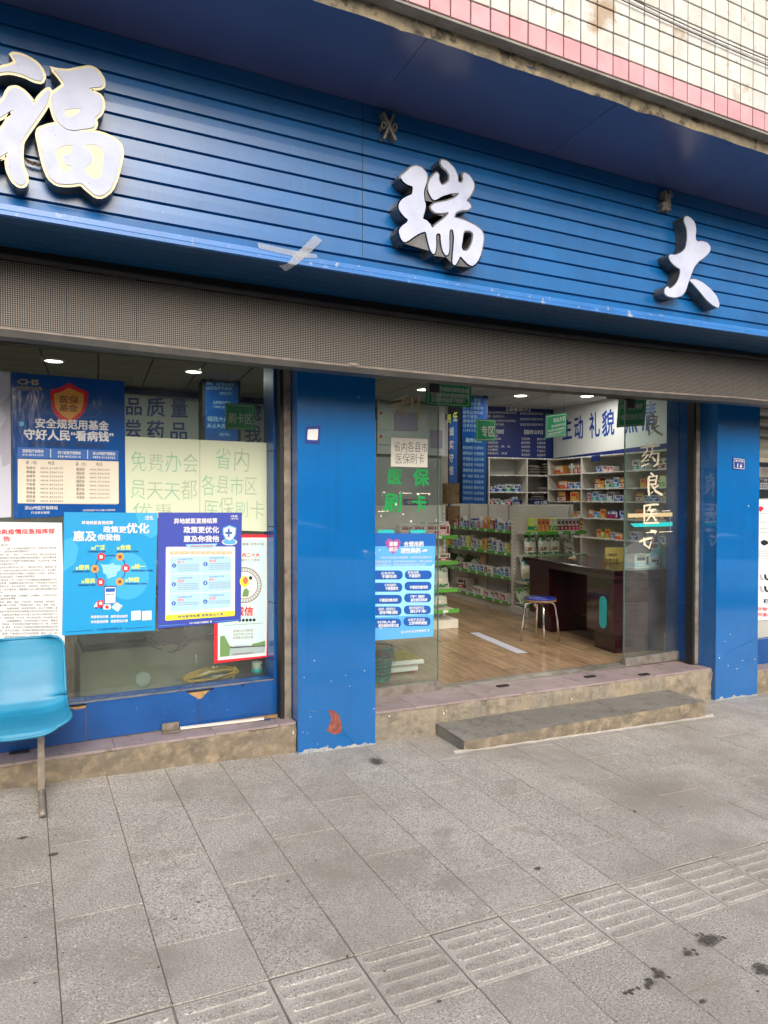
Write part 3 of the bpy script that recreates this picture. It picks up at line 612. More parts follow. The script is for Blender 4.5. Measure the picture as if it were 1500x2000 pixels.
# window bay: low tiled wall, sill, jambs, shutter channels
lw = thing('low_wall', 'low blue tiled wall with broken tiles under the display window', 'wall', (0, YW, 0))
mb = MB(); mb.box(X0, 1.50, .012, .2, .19, .41); mb.build('core', 'bare_board', lw)
sx = [X0, -2.2, -1.55, -.93, -.32, .322, .967, 1.50]
for i, (a, b) in enumerate(zip(sx, sx[1:])):
    g = .0018; m = MB(); zlo, zhi = .208, .424
    L = [(a+g, zlo), (b-g, zlo)]
    pw = planeY(YW)
    if i == 4: L += [(b-g, zhi-.025), (b-.05, zhi-.03), (b-.11, zhi-.008), (b-.16, zhi), (a+g, zhi)]
    elif i == 5: L += [(b-g, zhi-.052), (b-.035, zhi-.03), (b-.075, zhi), (a+g, zhi)]
    elif i == 6: L += [(b-g, zhi), (a+.30, zhi), (a+.285, zhi-.012), (a+.27, zhi), (a+.105, zhi), (a+.06, zhi-.022), (a+.03, zhi-.055), (a+g, zhi-.06)]
    else: L += [(b-g, zhi), (a+g, zhi)]
    m.shape(PL((0, 0, 0)), [L], -.011, 0); m.build('wall_tile', 'blue_tile', lw)
    m = MB(); m.box(a+g, b-g, .002, .15, .4245, .430); m.build('sill_tile', 'blue_tile', lw)
mb = MB(); mb.grid(lambda u, v: (X0+(1.5-X0)*u, .000+.034*v, .4312+.003*noise.noise((u*60, v*4, 1))-.003*(v == 0)), 150, 3); mb.build('sill_edge_wear', 'grey_mortar', lw)
# loose bits lying on the ledge
t = tag(MB().build('white_strip', 'chip_white'), None); bpy.data.objects.remove(t)
a, b = onZ(352, 1424, .207), onZ(515, 1405, .203); mb = MB(); d = (b-a).normalized(); nn = V((-d.y, d.x, 0))*.012
mb.hexa([a+nn*-1, b+nn*-1, b+nn, a+nn, a-nn+V((0,0,.012)), b-nn+V((0,0,.012)), b+nn+V((0,0,.012)), a+nn+V((0,0,.012))]); tag(mb.build('trunking_strip', 'chip_white'), 'scuffed white trunking strip lying on the ledge below the window', 'strip')
c = onZ(334, 1428, .207); mb = MB(); mb.box(c.x-.05, c.x+.05, c.y+.012, c.y+.03, .206, .252); mb.box(c.x-.05, c.x+.05, c.y-.03, c.y+.011, .206, .214); tag(mb.build('angle_bracket', 'rust_channel'), 'small rusty angle bracket standing on the ledge against the low wall', 'bracket')
c = onZ(524, 1402, .203); mb = MB(); mb.add([(c.x-.06,c.y-.02,.206),(c.x+.05,c.y-.03,.207),(c.x+.07,c.y+.02,.212),(c.x-.03,c.y+.03,.207)], [(0,1,2,3)]); mb.add([(c.x-.08,c.y-.03,.2045),(c.x+.0,c.y-.05,.2045),(c.x+.01,c.y-.01,.2045),(c.x-.05,c.y+.0,.2045)], [(0,1,2,3)], 1); tag(mb.build('tile_shard', ['bare_board', 'blue_tile']), 'broken tile shard lying on the ledge beside the shutter channel', 'shard')
jb = thing('window_jamb', 'narrow blue tiled jamb at the right side of the display window', 'jamb', (0, 0, 0))
for z0_, z1_ in ((.431, .93), (.933, 1.43), (1.433, 1.93), (1.933, 2.66)): mb = MB(); mb.bev(1.462, 1.502, YW+.002, 4.66, z0_, z1_, .002); mb.build('jamb_tile', 'blue_tile', jb)
def channel(x0, x1, y, zb_, label):
    t = thing('shutter_channel', label, 'channel', (0, 0, 0), group='roller shutter guide channels')
    m = MB(); m.box(x0+.012, x1, y, y+.006, zb_, 2.7); m.box(x0+.012, x0+.016, y+.006, y+.08, zb_, 2.7); m.box(x1-.004, x1, y+.006, y+.08, zb_, 2.7); m.build('guide', 'rust_channel', t)
    m = MB(); m.box(x0-.012, x0+.0115, y+.01, y+.08, zb_, 2.7); m.build('slot', 'dark_gap', t)
channel(1.486, 1.543, 4.345, .19, 'rusty grey shutter channel beside the display window')
channel(5.374, 5.430, 4.40, .125, 'dirty grey shutter channel beside the right pillar')
bj = thing('door_jamb', 'blue tiled jamb wall at the right side of the doorway', 'jamb', (0, 0, 0))
for z0_, z1_ in ((.13, .66), (.664, 1.20), (1.204, 1.745), (1.749, 2.66)):
    for ya, yb in ((4.49, 4.598), (4.602, 4.745)): mb = MB(); mb.bev(5.396, 5.43, ya, yb, z0_, z1_, .0025); mb.build('jamb_tile', 'blue_tile', bj)
mb = MB(); mb.box(5.402, 5.56, 4.50, 4.74, .12, 2.66); mb.build('core', 'grey_mortar', bj)
# glass of the display window and of the doorway
wp = thing('display_window', 'large clear display window pane covered with posters', 'window', (0, 0, 0))
mb = MB(); mb.box(X0, 1.46, YG, YG+.01, .4335, 2.499); mb.build('pane', 'glass', wp)
def door_glass(x0, x1, label, z):
    t = thing('glass_screen', label, 'glass screen', (0, 0, 0)); m = MB(); m.box(x0, x1, YG, YG+.012, z+.075, 2.655); m.build('pane', 'glass_door', t)
    m = MB(); m.bev(x0, x1+.01, YG-.022, YG+.034, z, z+.0745, .004); m.build('bottom_rail', 'alu', t)
    m = MB(); m.box(x1-.0005 if x0 < 3 else x0-.003, x1+.0035 if x0 < 3 else x0, YG-.001, YG+.013, z+.08, 2.654); m.build('polished_edge', 'strip_edge', t); return t
mat('strip_edge', '#5d7a70', .2)
xl = onY(856, 1100, YG).x; xr = onY(1220, 1100, YG).x
GL = door_glass(2.092, xl, 'left fixed glass panel of the doorway with green lettering', .166)
GR = door_glass(xr, 5.392, 'right fixed glass panel of the doorway with brushed characters', .134)
tr = thing('transom_glass', 'narrow glass transom above the open doorway', 'transom', (0, 0, 0)); mb = MB(); mb.box(xl+.01, xr-.01, YG, YG+.012, 2.5, 2.655); mb.build('pane', 'glass_door', tr)
for x, s_, lab in ((xl, 1, 'dark patch fitting at the top of the left glass panel'), (xr, -1, 'dark patch fitting at the top of the right glass panel')):
    t = thing('patch_fitting', lab, 'fitting', (x, YG, 2.44), group='door patch fittings'); m = MB(); m.bev(-.09 if s_ > 0 else -.20, .20 if s_ > 0 else .09, -.02, .032, .045, .115, .003); m.bev(-.09 if s_ > 0 else -.0, .0 if s_ > 0 else .09, -.02, .032, -.03, .0445, .003); m.build('plate', 'alu_dark', t)
mb = MB(); mb.hexa([(2.09,4.58,.165),(5.39,4.58,.128),(5.39,4.68,.128),(2.09,4.68,.165),(2.09,4.58,.1815),(5.39,4.58,.1325),(5.39,4.68,.152),(2.09,4.68,.1815)]); tag(mb.build('threshold', 'alu'), 'worn metal threshold strip across the doorway', 'threshold')

# ================================================================== SIGN LETTERS
def offset_loop(L, d):
    L = ccw(L); n = len(L); out = []
    for i in range(n):
        p = V(L[i]); a = (p-V(L[i-1])).normalized(); b = (V(L[(i+1) % n])-p).normalized(); na = V((a.y, -a.x)); nb = V((b.y, -b.x)); m = na+nb
        m = m.normalized() if m.length > .2 else na; k = min(1.6, 1/max(.5, m.dot(na))); q = p+m*d*k; out.append((q.x, q.y))
    return out
def smooth_loop(L, it=1):
    for _ in range(it):
        o = []
        for i in range(len(L)):
            a, b = V(L[i]), V(L[(i+1) % len(L)]); o += [tuple(a*.8+b*.2), tuple(a*.2+b*.8)]
        L = o
    return L
FY = .085; plF = planeY(YS-FY)
def letter(name_label, pieces, sc, ox, oy, plate_holes=True, depth=FY, rim=.011):
    t = thing('sign_letter', name_label, 'sign letter', (0, 0, 0), group='white raised characters on the signboard')
    for ip, (outer, holes) in enumerate(pieces):
        o = smooth_loop(ccw(upx(plF, [(ox+x/sc, oy+y/sc) for x, y in outer]))); hs = [smooth_loop(ccw(upx(plF, [(ox+x/sc, oy+y/sc) for x, y in h]))) for h in holes]
        body = MB(); big = offset_loop(o, rim)
        inner = [] if plate_holes else [offset_loop(h, -rim)[::-1] for h in hs]
        body.shape(plF, [big]+inner, -depth+.002, -.0004*ip, 0, True, 1); body.build('body', ['gold_rim' if plate_holes else 'steel_side', 'steel_side'], t)
        f = MB(); f.shape(plF, [o]+[h[::-1] for h in hs], .0003, .003); f.build('face', 'white_face', t)
        if plate_holes:
            for h in hs: g = MB(); g.shape(plF, [offset_loop(h, .002)], -.001, .0012); g.build('gold_inlay', 'gold_rim', t)
    return t
letter('cut off white character with two boxes, leftmost on the signboard',
 [([(70,318),(115,322),(170,345),(215,375),(245,415),(255,450),(240,478),(200,470),(140,440),(60,420),(0,425),(-60,440),(-60,415),(0,400),(60,388),(100,368),(86,342)], []),
  ([(45,540),(65,518),(100,515),(135,535),(170,570),(193,605),(200,622),(232,572),(262,542),(285,525),(296,540),(288,565),(278,602),(250,650),(200,720),(150,790),(125,830),(120,900),(125,970),(148,1020),(152,1060),(138,1085),(110,1085),(80,1060),(50,1000),(44,950),(48,890),(30,902),(0,920),(-60,965),(-85,930),(-40,850),(0,775),(34,732),(62,680),(78,645),(60,652),(0,690),(-45,702),(-45,640),(0,610),(30,580)], []),
  ([(310,405),(330,413),(400,420),(470,405),(530,395),(570,415),(600,460),(604,498),(582,513),(535,514),(520,526),(545,540),(590,565),(604,610),(590,660),(550,693),(560,720),(549,750),(490,757),(432,766),(388,757),(343,723),(320,680),(302,610),(297,560),(340,530),(383,498),(350,450)],
   [[(375,648),(415,640),(475,637),(460,665),(430,680),(408,690),(382,682)]]),
  ([(343,727),(388,761),(432,770),(520,772),(600,785),(670,815),(705,850),(713,900),(700,960),(680,1040),(650,1110),(600,1148),(562,1148),(510,1105),(475,1072),(440,1077),(390,1082),(330,1075),(290,1040),(265,980),(250,920),(235,850),(222,790),(232,757),(290,737)],
   [[(325,880),(370,855),(425,850),(425,885),(405,905),(370,910),(365,930),(390,970),(430,975),(400,1010),(360,1010),(340,960),(325,910)], [(490,850),(560,848),(608,880),(605,960),(590,1040),(555,1055),(520,1030),(490,990),(530,960),(545,940),(535,900)]])],
 3, 0, 0, True)
letter('white character with crowded strokes in the middle of the signboard',
 [([(842,437),(870,415),(905,382),(935,372),(970,382),(998,415),(1003,440),(995,480),(982,520),(984,570),(994,602),(988,640),(974,682),(1000,692),(1022,718),(1032,738),(1060,710),(1100,682),(1125,655),(1130,642),(1090,650),(1050,648),(1026,628),(1022,610),(1050,590),(1110,580),(1165,562),(1195,530),(1150,532),(1090,550),(1045,577),(1025,560),(1008,522),(1006,485),(1020,450),(1045,420),(1060,412),(1070,427),(1068,452),(1085,488),(1110,480),(1130,460),(1134,430),(1118,400),(1090,380),(1078,355),(1086,336),(1120,346),(1160,385),(1180,430),(1182,468),(1204,474),(1214,455),(1208,427),(1220,413),(1250,430),(1275,470),(1277,502),(1255,548),(1228,576),(1250,592),(1261,614),(1240,631),(1200,632),(1168,645),(1158,678),(1190,682),(1240,700),(1290,725),(1324,755),(1334,790),(1325,850),(1310,910),(1290,943),(1265,960),(1240,948),(1215,922),(1196,900),(1182,930),(1166,956),(1150,948),(1151,900),(1156,850),(1160,785),(1152,742),(1132,746),(1131,800),(1132,860),(1125,893),(1110,898),(1092,870),(1082,820),(1080,766),(1052,772),(1055,830),(1049,883),(1035,890),(1017,860),(1002,800),(994,756),(960,766),(920,790),(890,813),(866,820),(847,800),(834,752),(852,725),(886,702),(890,688),(862,665),(837,630),(834,600),(852,570),(885,550),(914,540),(919,492),(890,485),(865,468)],
   [[(1216,752),(1255,752),(1274,772),(1264,830),(1240,870),(1212,870),(1202,850),(1210,800)]])],
 3, 500, 200, False, FY, .008)
letter('white three-stroke character, rightmost on the signboard',
 [([(960,1215),(975,1205),(1000,1220),(1020,1245),(1027,1280),(1022,1332),(1032,1350),(1060,1347),(1090,1355),(1107,1380),(1104,1405),(1075,1435),(1040,1460),(1015,1490),(1000,1530),(985,1570),(970,1620),(950,1650),(910,1662),(870,1655),(849,1640),(851,1612),(868,1597),(876,1614),(900,1600),(924,1570),(937,1530),(938,1502),(915,1490),(887,1465),(872,1435),(882,1420),(910,1425),(945,1410),(968,1385),(977,1330),(974,1280),(966,1255),(957,1235)], []),
  ([(985,1562),(1020,1558),(1060,1575),(1110,1615),(1145,1660),(1157,1700),(1150,1720),(1120,1705),(1080,1670),(1040,1620),(1005,1580)], [])],
 2.858, 1000, 0, False, .085, .005)
# small leftovers of older metal letters
ps = planeY(YS-.012)
def bar(m, x0, y0, x1, y1, w, d=.03):
    a, b = V((x0, y0)), V((x1, y1)); n_ = V((-(b-a).y, (b-a).x)).normalized()*w/2
    m.shape(ps, [ccw(upx(ps, [tuple(a+n_), tuple(b+n_), tuple(b-n_), tuple(a-n_)]))], -.012, d)
t = thing('metal_ornament', 'small grey metal crossed bars with two rings high on the signboard', 'ornament', (0, 0, 0))
mb = MB(); bar(mb, 744, 224, 768, 278, 5, .03); mb.build('bar', 'old_metal', t); mb = MB(); bar(mb, 765, 227, 746, 275, 5, .0285); mb.build('bar', 'old_metal', t)
for cx, cy_ in ((745, 249), (767, 253)):
    m = MB(); n = 16; m.shape(ps, [ccw(upx(ps, [(cx+5*cos(2*pi*i/n), cy_+8*sin(2*pi*i/n)) for i in range(n)])), ccw(upx(ps, [(cx+2.2*cos(2*pi*i/n), cy_+4.5*sin(2*pi*i/n)) for i in range(n)]))[::-1]], -.012, .027); m.build('ring', 'old_metal', t)
t = thing('metal_ornament', 'small ragged grey metal remnant above the rightmost sign character', 'ornament', (0, 0, 0))
for pts in ([(828,1075),(840,1070),(846,1090),(862,1085),(858,1072),(868,1075),(866,1100),(882,1092),(880,1105),(866,1115),(864,1140),(870,1150),(862,1165),(872,1185),(856,1178),(848,1188),(838,1176),(826,1186),(818,1180),(824,1160),(816,1140),(830,1135),(836,1118),(826,1105),(838,1098)],):
    mb = MB(); mb.shape(ps, [ccw(upx(ps, [(1000+x/2.858, y/2.858) for x, y in pts]))], -.012, .03); mb.build('remnant', 'old_metal', t)
# crossed strips of packing tape on the trim
pt = planeY(YS-.027)
t = thing('packing_tape', 'crossed shiny strips of packing tape stuck on the sign trim', 'tape', (0, 0, 0))
mb = MB(); flat(mb, pt, [(503,474),(545,483),(578,490),(618,497),(620,504),(585,503),(545,494),(505,485)], .001); mb.build('strip', 'tape', t)
mb = MB(); flat(mb, pt, [(614,459),(629,470),(606,493),(578,518),(561,515),(575,497),(596,478)], .003); mb.build('strip', 'tape', t)
mb = MB(); flat(mb, pt, [(561,515),(578,518),(557,530),(545,519)], .002); mb.build('loose_end', 'film', t)
# leaf litter and cobwebs caught in the sign
t = thing('dead_leaf', 'dead leaf litter caught between slats under the leftmost sign character', 'leaf litter', (0, 0, 0))
for pts in ([(45,308),(60,315),(72,318),(66,324),(54,318)], [(66,318),(80,321),(84,324),(70,325)]): mb = MB(); pq = planeY(YS-.03); mb.shape(pq, [ccw(upx(pq, pts))], 0, .006); mb.build('leaf', 'bark', t)

# ================================================================== POSTERS ON THE DISPLAY WINDOW
pg = planeY(YG)
def poster(name, label, cat, q, m, off=.002, group=None, curl=0.006):
    t = thing(name, label, cat, (0, 0, 0), group=group)
    U = [pg.uv(*p) for p in q]
    def fn(u, v):
        a = (V(U[0])*(1-u)+V(U[1])*u)*(1-v)+(V(U[3])*(1-u)+V(U[2])*u)*v; return pg.w(a.x, a.y, off)
    mb = MB(); N = 6; 
    for o_, fl in ((off, 0), (off-.0008, 1)):
        mb.grid(lambda u, v: fn(u, v)+pg.n*(o_-off), N, N, 0, False)
        if not fl: k = len(mb.f); mb.f = [f[::-1] for f in mb.f]
    mb.build('sheet', m, t); return t
def done(t, mb, mats, name='lettering'):
    if mb.v:
        o = mb.build(name, mats, t)
        if name == 'lettering': o['kind'] = 'stuff'
E1 = .0008
# pale lavender poster at the very left
q = [(-130,712),(20,727),(22,1010),(-130,1018)]; t = poster('poster', 'pale lavender poster cut off by the left picture edge', 'poster', q, 'p_lav')
mb = MB()
for pts in ([(0,790),(20,770),(20,830)], [(0,838),(20,806),(20,905),(8,880),(0,890)], [(0,870),(18,850),(20,905),(5,912)]): flat(mb, pg, pts, .002+E1)
done(t, mb, 'p_lav2', 'printed_triangles')
# blue laminated phone list
q = [(22,727),(243,745),(245,1002),(27,1013)]; t = poster('poster', 'glossy blue poster with a shield and a cream table of phone numbers', 'poster', q, 'p_laminate', .004)
o = .004+E1; mb = MB(); S = lambda x, y: (x/4.6875, 640+y/4.6875)
flat(mb, pg, [S(455,572),S(545,552),S(632,505),S(710,548),S(808,592),S(800,690),S(780,760),S(740,815),S(640,880),S(540,840),S(490,780),S(468,690)], o, 0); done(t, mb, 'p_red', 'shield_border')
mb = MB(); flat(mb, pg, [S(492,608),S(560,588),S(632,550),S(700,582),S(768,612),S(762,700),S(740,770),S(640,845),S(560,800),S(510,740),S(498,680)], o+E1, 0); done(t, mb, 'p_orange', 'shield_print')
mb = MB(); flat(mb, pg, rrect([S(160,1095),S(1085,1125),S(1082,1215),S(160,1190)], 2), o); done(t, mb, 'p_blue', 'phone_bar')
mb = MB(); flat(mb, pg, rrect([S(163,1200),S(1085,1225),S(1087,1612),S(163,1608)], 2), o); done(t, mb, 'p_cream', 'table_panel')
mb = MB(); o2 = o+2*E1
def tx(s, x0, y0, x1, y1, h, mi, bold=.02, pl=pg, sc=4.6875, ox=0, oy=640, off=None, res=1): text(mb, pl, s, (ox+x0/sc, oy+y0/sc), (ox+x1/sc, oy+y1/sc), h/sc, off if off is not None else o2, mi, bold, 0, res)
tx('安全规范用基金', 318, 915, 995, 942, 88, 0, .035, res=2); tx('守好人民“看病钱”', 215, 1022, 1040, 1045, 95, 0, .035, res=2)
tx('医疗保障部门举报电话', 270, 1080, 960, 1106, 44, 2, .0)
tx('医保', 540, 690, 720, 700, 70, 3, .02); tx('基金', 540, 765, 715, 772, 65, 3, .02)
tx('CHS', 150, 525, 385, 535, 68, 4, .02); tx('中国医疗保障', 150, 570, 388, 580, 36, 4, .01)
for s1, s2, a, b, y in (('国家医疗保障局', '010-89061396', 205, 400, 1142), ('四川省医疗保障局', '028-86532510', 528, 740, 1158), ('凉山州医疗保障局', '0834-2166323', 848, 1055, 1165)): tx(s1, a, y, b, y+6, 30, 0, .02); tx(s2, a, y+32, b, y+38, 26, 0, .02)
flat(mb, pg, [S(460,1112),S(467,1112),S(467,1190),S(460,1190)], o2, 0); flat(mb, pg, [S(798,1122),S(805,1122),S(805,1200),S(798,1200)], o2, 0)
tx('县（市）', 235, 1250, 360, 1254, 32, 1, .0); tx('电话', 435, 1254, 500, 1256, 32, 1, .0); tx('县（市）', 690, 1264, 810, 1268, 32, 1, .0); tx('电话', 875, 1266, 937, 1268, 32, 1, .0)
A = [('西昌市','2168975'),('德昌县','5281136'),('会理市','5696699'),('会东县','5420677'),('宁南县','8503295'),('普格县','4770578'),('布拖县','8531306'),('昭觉县','8335250'),('金阳县','8739355')]
B = [('雷波县','8822623'),('美姑县','8241364'),('甘洛县','7812815'),('越西县','7616430'),('喜德县','7443456'),('冕宁县','6729152'),('盐源县','6362253'),('木里县','6922177')]
for i, (a, b) in enumerate(A): y = 1296+i*37.6; tx(a, 240, y, 325, y+1, 26, 1, .01); tx('0834-'+b, 367, y, 580, y+2, 22, 1, .01); flat(mb, pg, [S(185,y+9),S(1070,y+19),S(1070,y+21),S(185,y+11)], o2-.0002, 5)
for i, (a, b) in enumerate(B): y = 1309+i*36.8; tx(a, 697, y, 775, y+1, 26, 1, .01); tx('0834-'+b, 818, y, 1005, y+2, 22, 1, .01)
tx('凉山州医疗保障局', 225, 1666, 530, 1666, 34, 0, .01); tx('扫码获取更多凉山州医疗保障咨询', 755, 1682, 1055, 1678, 18, 0, .0); tx('打击欺诈骗保', 285, 1706, 455, 1704, 24, 0, .0)
disc(mb, pg, 42, 828, 5, 5, o+E1, 6)
for cx, cy_, rx, ry in ((137, 800, 58, 16),):
    mb2 = MB(); mb2.tube([pg.P(cx+rx*cos(a*2*pi/40)*1.0, cy_+ry*sin(a*2*pi/40)+rx*cos(a*2*pi/40)*.1, o) for a in range(40)], .0006, 4, 0, True); done(t, mb2, 'p_sky', 'orbit_line')
done(t, mb, ['p_white', 'p_ink', 'p_black', 'p_brown', 'p_goldink', 'p_offwhite', 'p_sky'])
# crinkled clear tape along its upper edge
tp = thing('clear_tape', 'crinkled clear tape holding the top of the glossy blue poster', 'tape', (0, 0, 0))
def crk(u, v): x = 5+255*u; y = 718+18*u+14*v+2*noise.noise((u*20, v, 0)); return pg.P(x, y, .009+.004*noise.noise((u*30, v*4, 2)))
mb = MB(); mb.grid(lambda u, v: crk(u, 1-v), 90, 4, 0, True); mb.build('tape_strip', 'film', tp)

# white printed notice
q = [(-160,1017),(121,1021),(128,1329),(-160,1340)]; t = poster('notice', 'tall white printed notice with red heading behind the cyan chair', 'notice', q, 'p_white', .003)
mb = MB(); o2 = .003+E1
text(mb, pg, '新型冠状病毒肺炎疫情应急指挥部', (-95, 1046), (107, 1042), 10.5, o2, 1, .03); text(mb, pg, '公　　告', (-40, 1059), (21, 1057), 10, o2, 1, .03)
lines = ['（第5号）','为进一步加强疫情防控工作，压紧压实“四方责','任”，现将有关事项通告如下。','一、严格落实属地、部门、单位、个人的四方责任，建立全社会共同','防控机制，按照指挥部会议和各级疫情防控指挥部要求，制定完善疫情','防控预案，教育本单位职工严格遵守疫情防控规定，并主动对接、积极','配合做好防控工作。','二、各家各户要守好自己的门、管好自己的人，做到减少流','动，各族人民在彝历年等节日假日就地过节，非必要不','出州，关注目的地的疫情风险等级，全程做好个人防护，返回出行','前向单位报告，严格规范接受管控。','三、相关县（市）可以在入州交通要道设置健康服务点或','检查站管理，快速精准排查风险人群，严管密接人员和红码','黄码人员，务必排查到人、追踪到底、管控到位。即日','起，在交通场站、健康服务点设立临时便民核酸检测采','样点。','四、聚餐不聚会，红事缓办、白事简办，不举办农村坝','坝宴和体育赛事。','五、商场、餐馆、酒店、文旅场所、体育场馆、商务楼宇、','集市等公共场所，严格落实预约、限流、错峰、测温、','消毒等措施，做好客流疏导，防止人员聚集，重','点人员来自中高风险地区和疫情发生地所在地市旅居史的人员','交通场站对乘坐公共交通工具人员必须规范登记“川','六、高等院校、中小学、校外培训机构、托幼机构必须','加强健康教育，引导师生做好个人防护、错峰放','学返校，市场经营主体要严格落实“人、物、环境同','防”要求，牢守进口冷链食品疫情防控和食品安全防','线，店员主动排查，实施每日健康监测和外出扫码行程','管理，严格落实人员实名制管理，落实“一人一档”','发热等异常症状人员，按照项目属地政府向疫情指','七、个人要树牢红线思维和底线思维，不断培训、反复培','“逢进必扫一问”，认真查验患者体温和健康码、行程码，','门诊落实首诊负责制和预检分诊具有发热防控措施，严格落','设置发热门诊的医疗机构，特别是诊所、社区卫生服务站、村卫','生室“四类药品”，对前来就诊、购药有新冠症状和','登记，立即上报乡镇卫生院、社区卫生服务中心。']
y = 1066.
for i, s in enumerate(lines):
    xe = 110+ (i/36)*4 if len(s) > 19 else 110-(24-min(24, len(s)))*4.7; x0 = xe-len(s)*4.75
    text(mb, pg, s, (x0, y+1.5), (xe, y), 4.2, o2, 0, .0); y += 6.15
for i in range(9): text(mb, pg, '医疗机构和零售药店门前人员面向社会公示', (30, 1268+i*6.2), (117, 1267+i*6.2), 4.2, o2, 0, .0)
done(t, mb, ['p_black', 'p_red'])

# cyan poster
q = [(125,1000),(307,1002),(302.5,1231),(121,1241)]; t = poster('poster', 'bright cyan poster with a ring of six icons round a map', 'poster', q, 'p_cyan', .006)
o = .006+E1; S = lambda x, y: (x/4.6875, 980+y/4.6875); kw = dict(oy=980)
mb = MB(); disc(mb, pg, 248, 1125, 43, 46, o); done(t, mb, 'p_cyan2', 'printed_disc')
mb = MB(); flat(mb, pg, [S(1240,105),S(1440,103),S(1440,300),S(1380,335),S(1290,290)], o); done(t, mb, 'p_cyan2', 'printed_corner')
mb = MB(); flat(mb, pg, [S(590,350),S(660,330),S(720,420),S(690,560),S(582,640)], o); done(t, mb, 'p_cyan2', 'printed_blob')
mb = MB(); flat(mb, pg, [S(918,560),S(940,575),S(1000,575),S(1035,560),S(1050,580),S(1105,580),S(1100,625),S(1070,640),S(1060,680),S(1020,690),S(990,705),S(970,660),S(945,655),S(940,610)], o+E1); done(t, mb, 'p_sky2', 'printed_map')
mb = MB(); o2 = o+2*E1
ring = [(925,503,1),(1098,502,2),(1150,607,1),(1095,730,2),(920,735,1),(868,613,2)]
for (xa, ya, c1), (xb, yb, c2) in zip(ring, ring[1:]+ring[:1]):
    if (xa, xb) == (1095, 920): continue
    a, b = V(S(xa, ya)), V(S(xb, yb)); n_ = V((-(b-a).y, (b-a).x)).normalized()*.9; mx_ = (a+b)/2+(((a+b)/2)-V(S(1010, 615))).normalized()*3
    for p, r in ((a, mx_), (mx_, b)): flat(mb, pg, [tuple(p+n_), tuple(r+n_), tuple(r-n_), tuple(p-n_)], o+E1, 3)
for x, y, c in ring: X_, Y_ = S(x, y); disc(mb, pg, X_, Y_, 7.6, 7.6, o2, c); flat(mb, pg, [(X_-3.2,Y_-3),(X_+3,Y_-3),(X_+3,Y_+3.4),(X_-3.2,Y_+3.4)], o2+E1, 0 if c == 1 else 6)
tx('CHS', 1325, 152, 1405, 152, 28, 0, .05, **kw); tx('中国医疗保障', 1322, 166, 1405, 166, 13, 0, .02, **kw)
tx('异地就医直接结算', 745, 207, 1035, 207, 32, 0, .03, **kw); tx('政策更', 942, 282, 1155, 284, 60, 0, .03, res=2, **kw); tx('优化', 1152, 286, 1365, 288, 92, 0, .04, res=2, **kw)
tx('惠及', 665, 360, 885, 360, 92, 0, .04, res=2, **kw); tx('你我他', 890, 352, 1100, 354, 58, 0, .03, res=2, **kw)
for s, x0, x1, y in (('更广泛', 832, 962, 440), ('更合理', 1066, 1195, 440), ('更便民', 690, 820, 622), ('更统一', 1198, 1328, 614), ('更惠民', 742, 872, 746), ('更快捷', 1142, 1272, 734)):
    tx(s[0], x0, y, x0+28, y, 26, 4, .02, **kw); tx(s[1:], x0+30, y, x1, y-2, 44, 4, .03, **kw); tx('异地就医备案人员范围', x0-30 if x0 < 1000 else x0, y+24, x1+ (0 if x0 < 1000 else 70), y+22, 16, 5, .02, **kw)
flat(mb, pg, rrect([S(952,770),S(1065,768),S(1060,930),S(955,935)], 3), o2, 5); flat(mb, pg, rrect([S(958,780),S(1060,778),S(1055,925),S(960,930)], 2.4), o2+E1, 0); flat(mb, pg, [S(965,790),S(1052,788),S(1052,822),S(966,825)], o2+2*E1, 7); tx('医保电子凭证', 970, 855, 1046, 854, 12, 5, .02, off=o2+2*E1, **kw)
flat(mb, pg, rrect([S(888,905),S(948,900),S(950,965),S(890,970)], 2), o2, 1); flat(mb, pg, [S(860,950),S(888,912),S(890,968),S(862,966)], o2, 0); disc(mb, pg, *S(920, 928), 3.4, 3.4, o2+E1, 0); disc(mb, pg, *S(878, 968), 2, 2, o2+E1, 5); disc(mb, pg, *S(925, 968), 2, 2, o2+E1, 5)
flat(mb, pg, rrect([S(942,940),S(1012,938),S(1012,984),S(945,986)], 2), o2+E1, 0); disc(mb, pg, *S(978, 962), 3.4, 3.4, o2+2*E1, 1)
flat(mb, pg, [S(1060,915),S(1122,950),S(1078,1008),S(1018,968)], o2, 8)
for a in range(3):
    for b in range(4): X_, Y_ = S(1048+b*15-a*12+10, 938+b*9+a*15); disc(mb, pg, X_, Y_, 1.1, .9, o2+E1, 9, 8)
tx('政策更加完善  服务更加规范', 830, 1066, 1168, 1058, 26, 0, .03, **kw); tx('异地直接结算  就医更加方便', 830, 1112, 1168, 1100, 26, 0, .03, **kw)
for a in (1200, 1300): flat(mb, pg, [S(a,1000),S(a+86,994),S(a+86,1078),S(a,1086)], o2, 0)
tx('四川省医疗保障局 宣', 885, 1178, 1115, 1166, 20, 5, .0, **kw)
flat(mb, pg, [S(600,1190),S(850,1172),S(850,1175),S(600,1193)], o2, 5); flat(mb, pg, [S(1150,1158),S(1380,1142),S(1380,1145),S(1150,1161)], o2, 5)
done(t, mb, ['p_white', 'p_red', 'p_orange', 'p_deep', 'p_lime', 'p_navy', 'p_brown', 'p_blue', 'p_pale_teal', 'p_grey'])

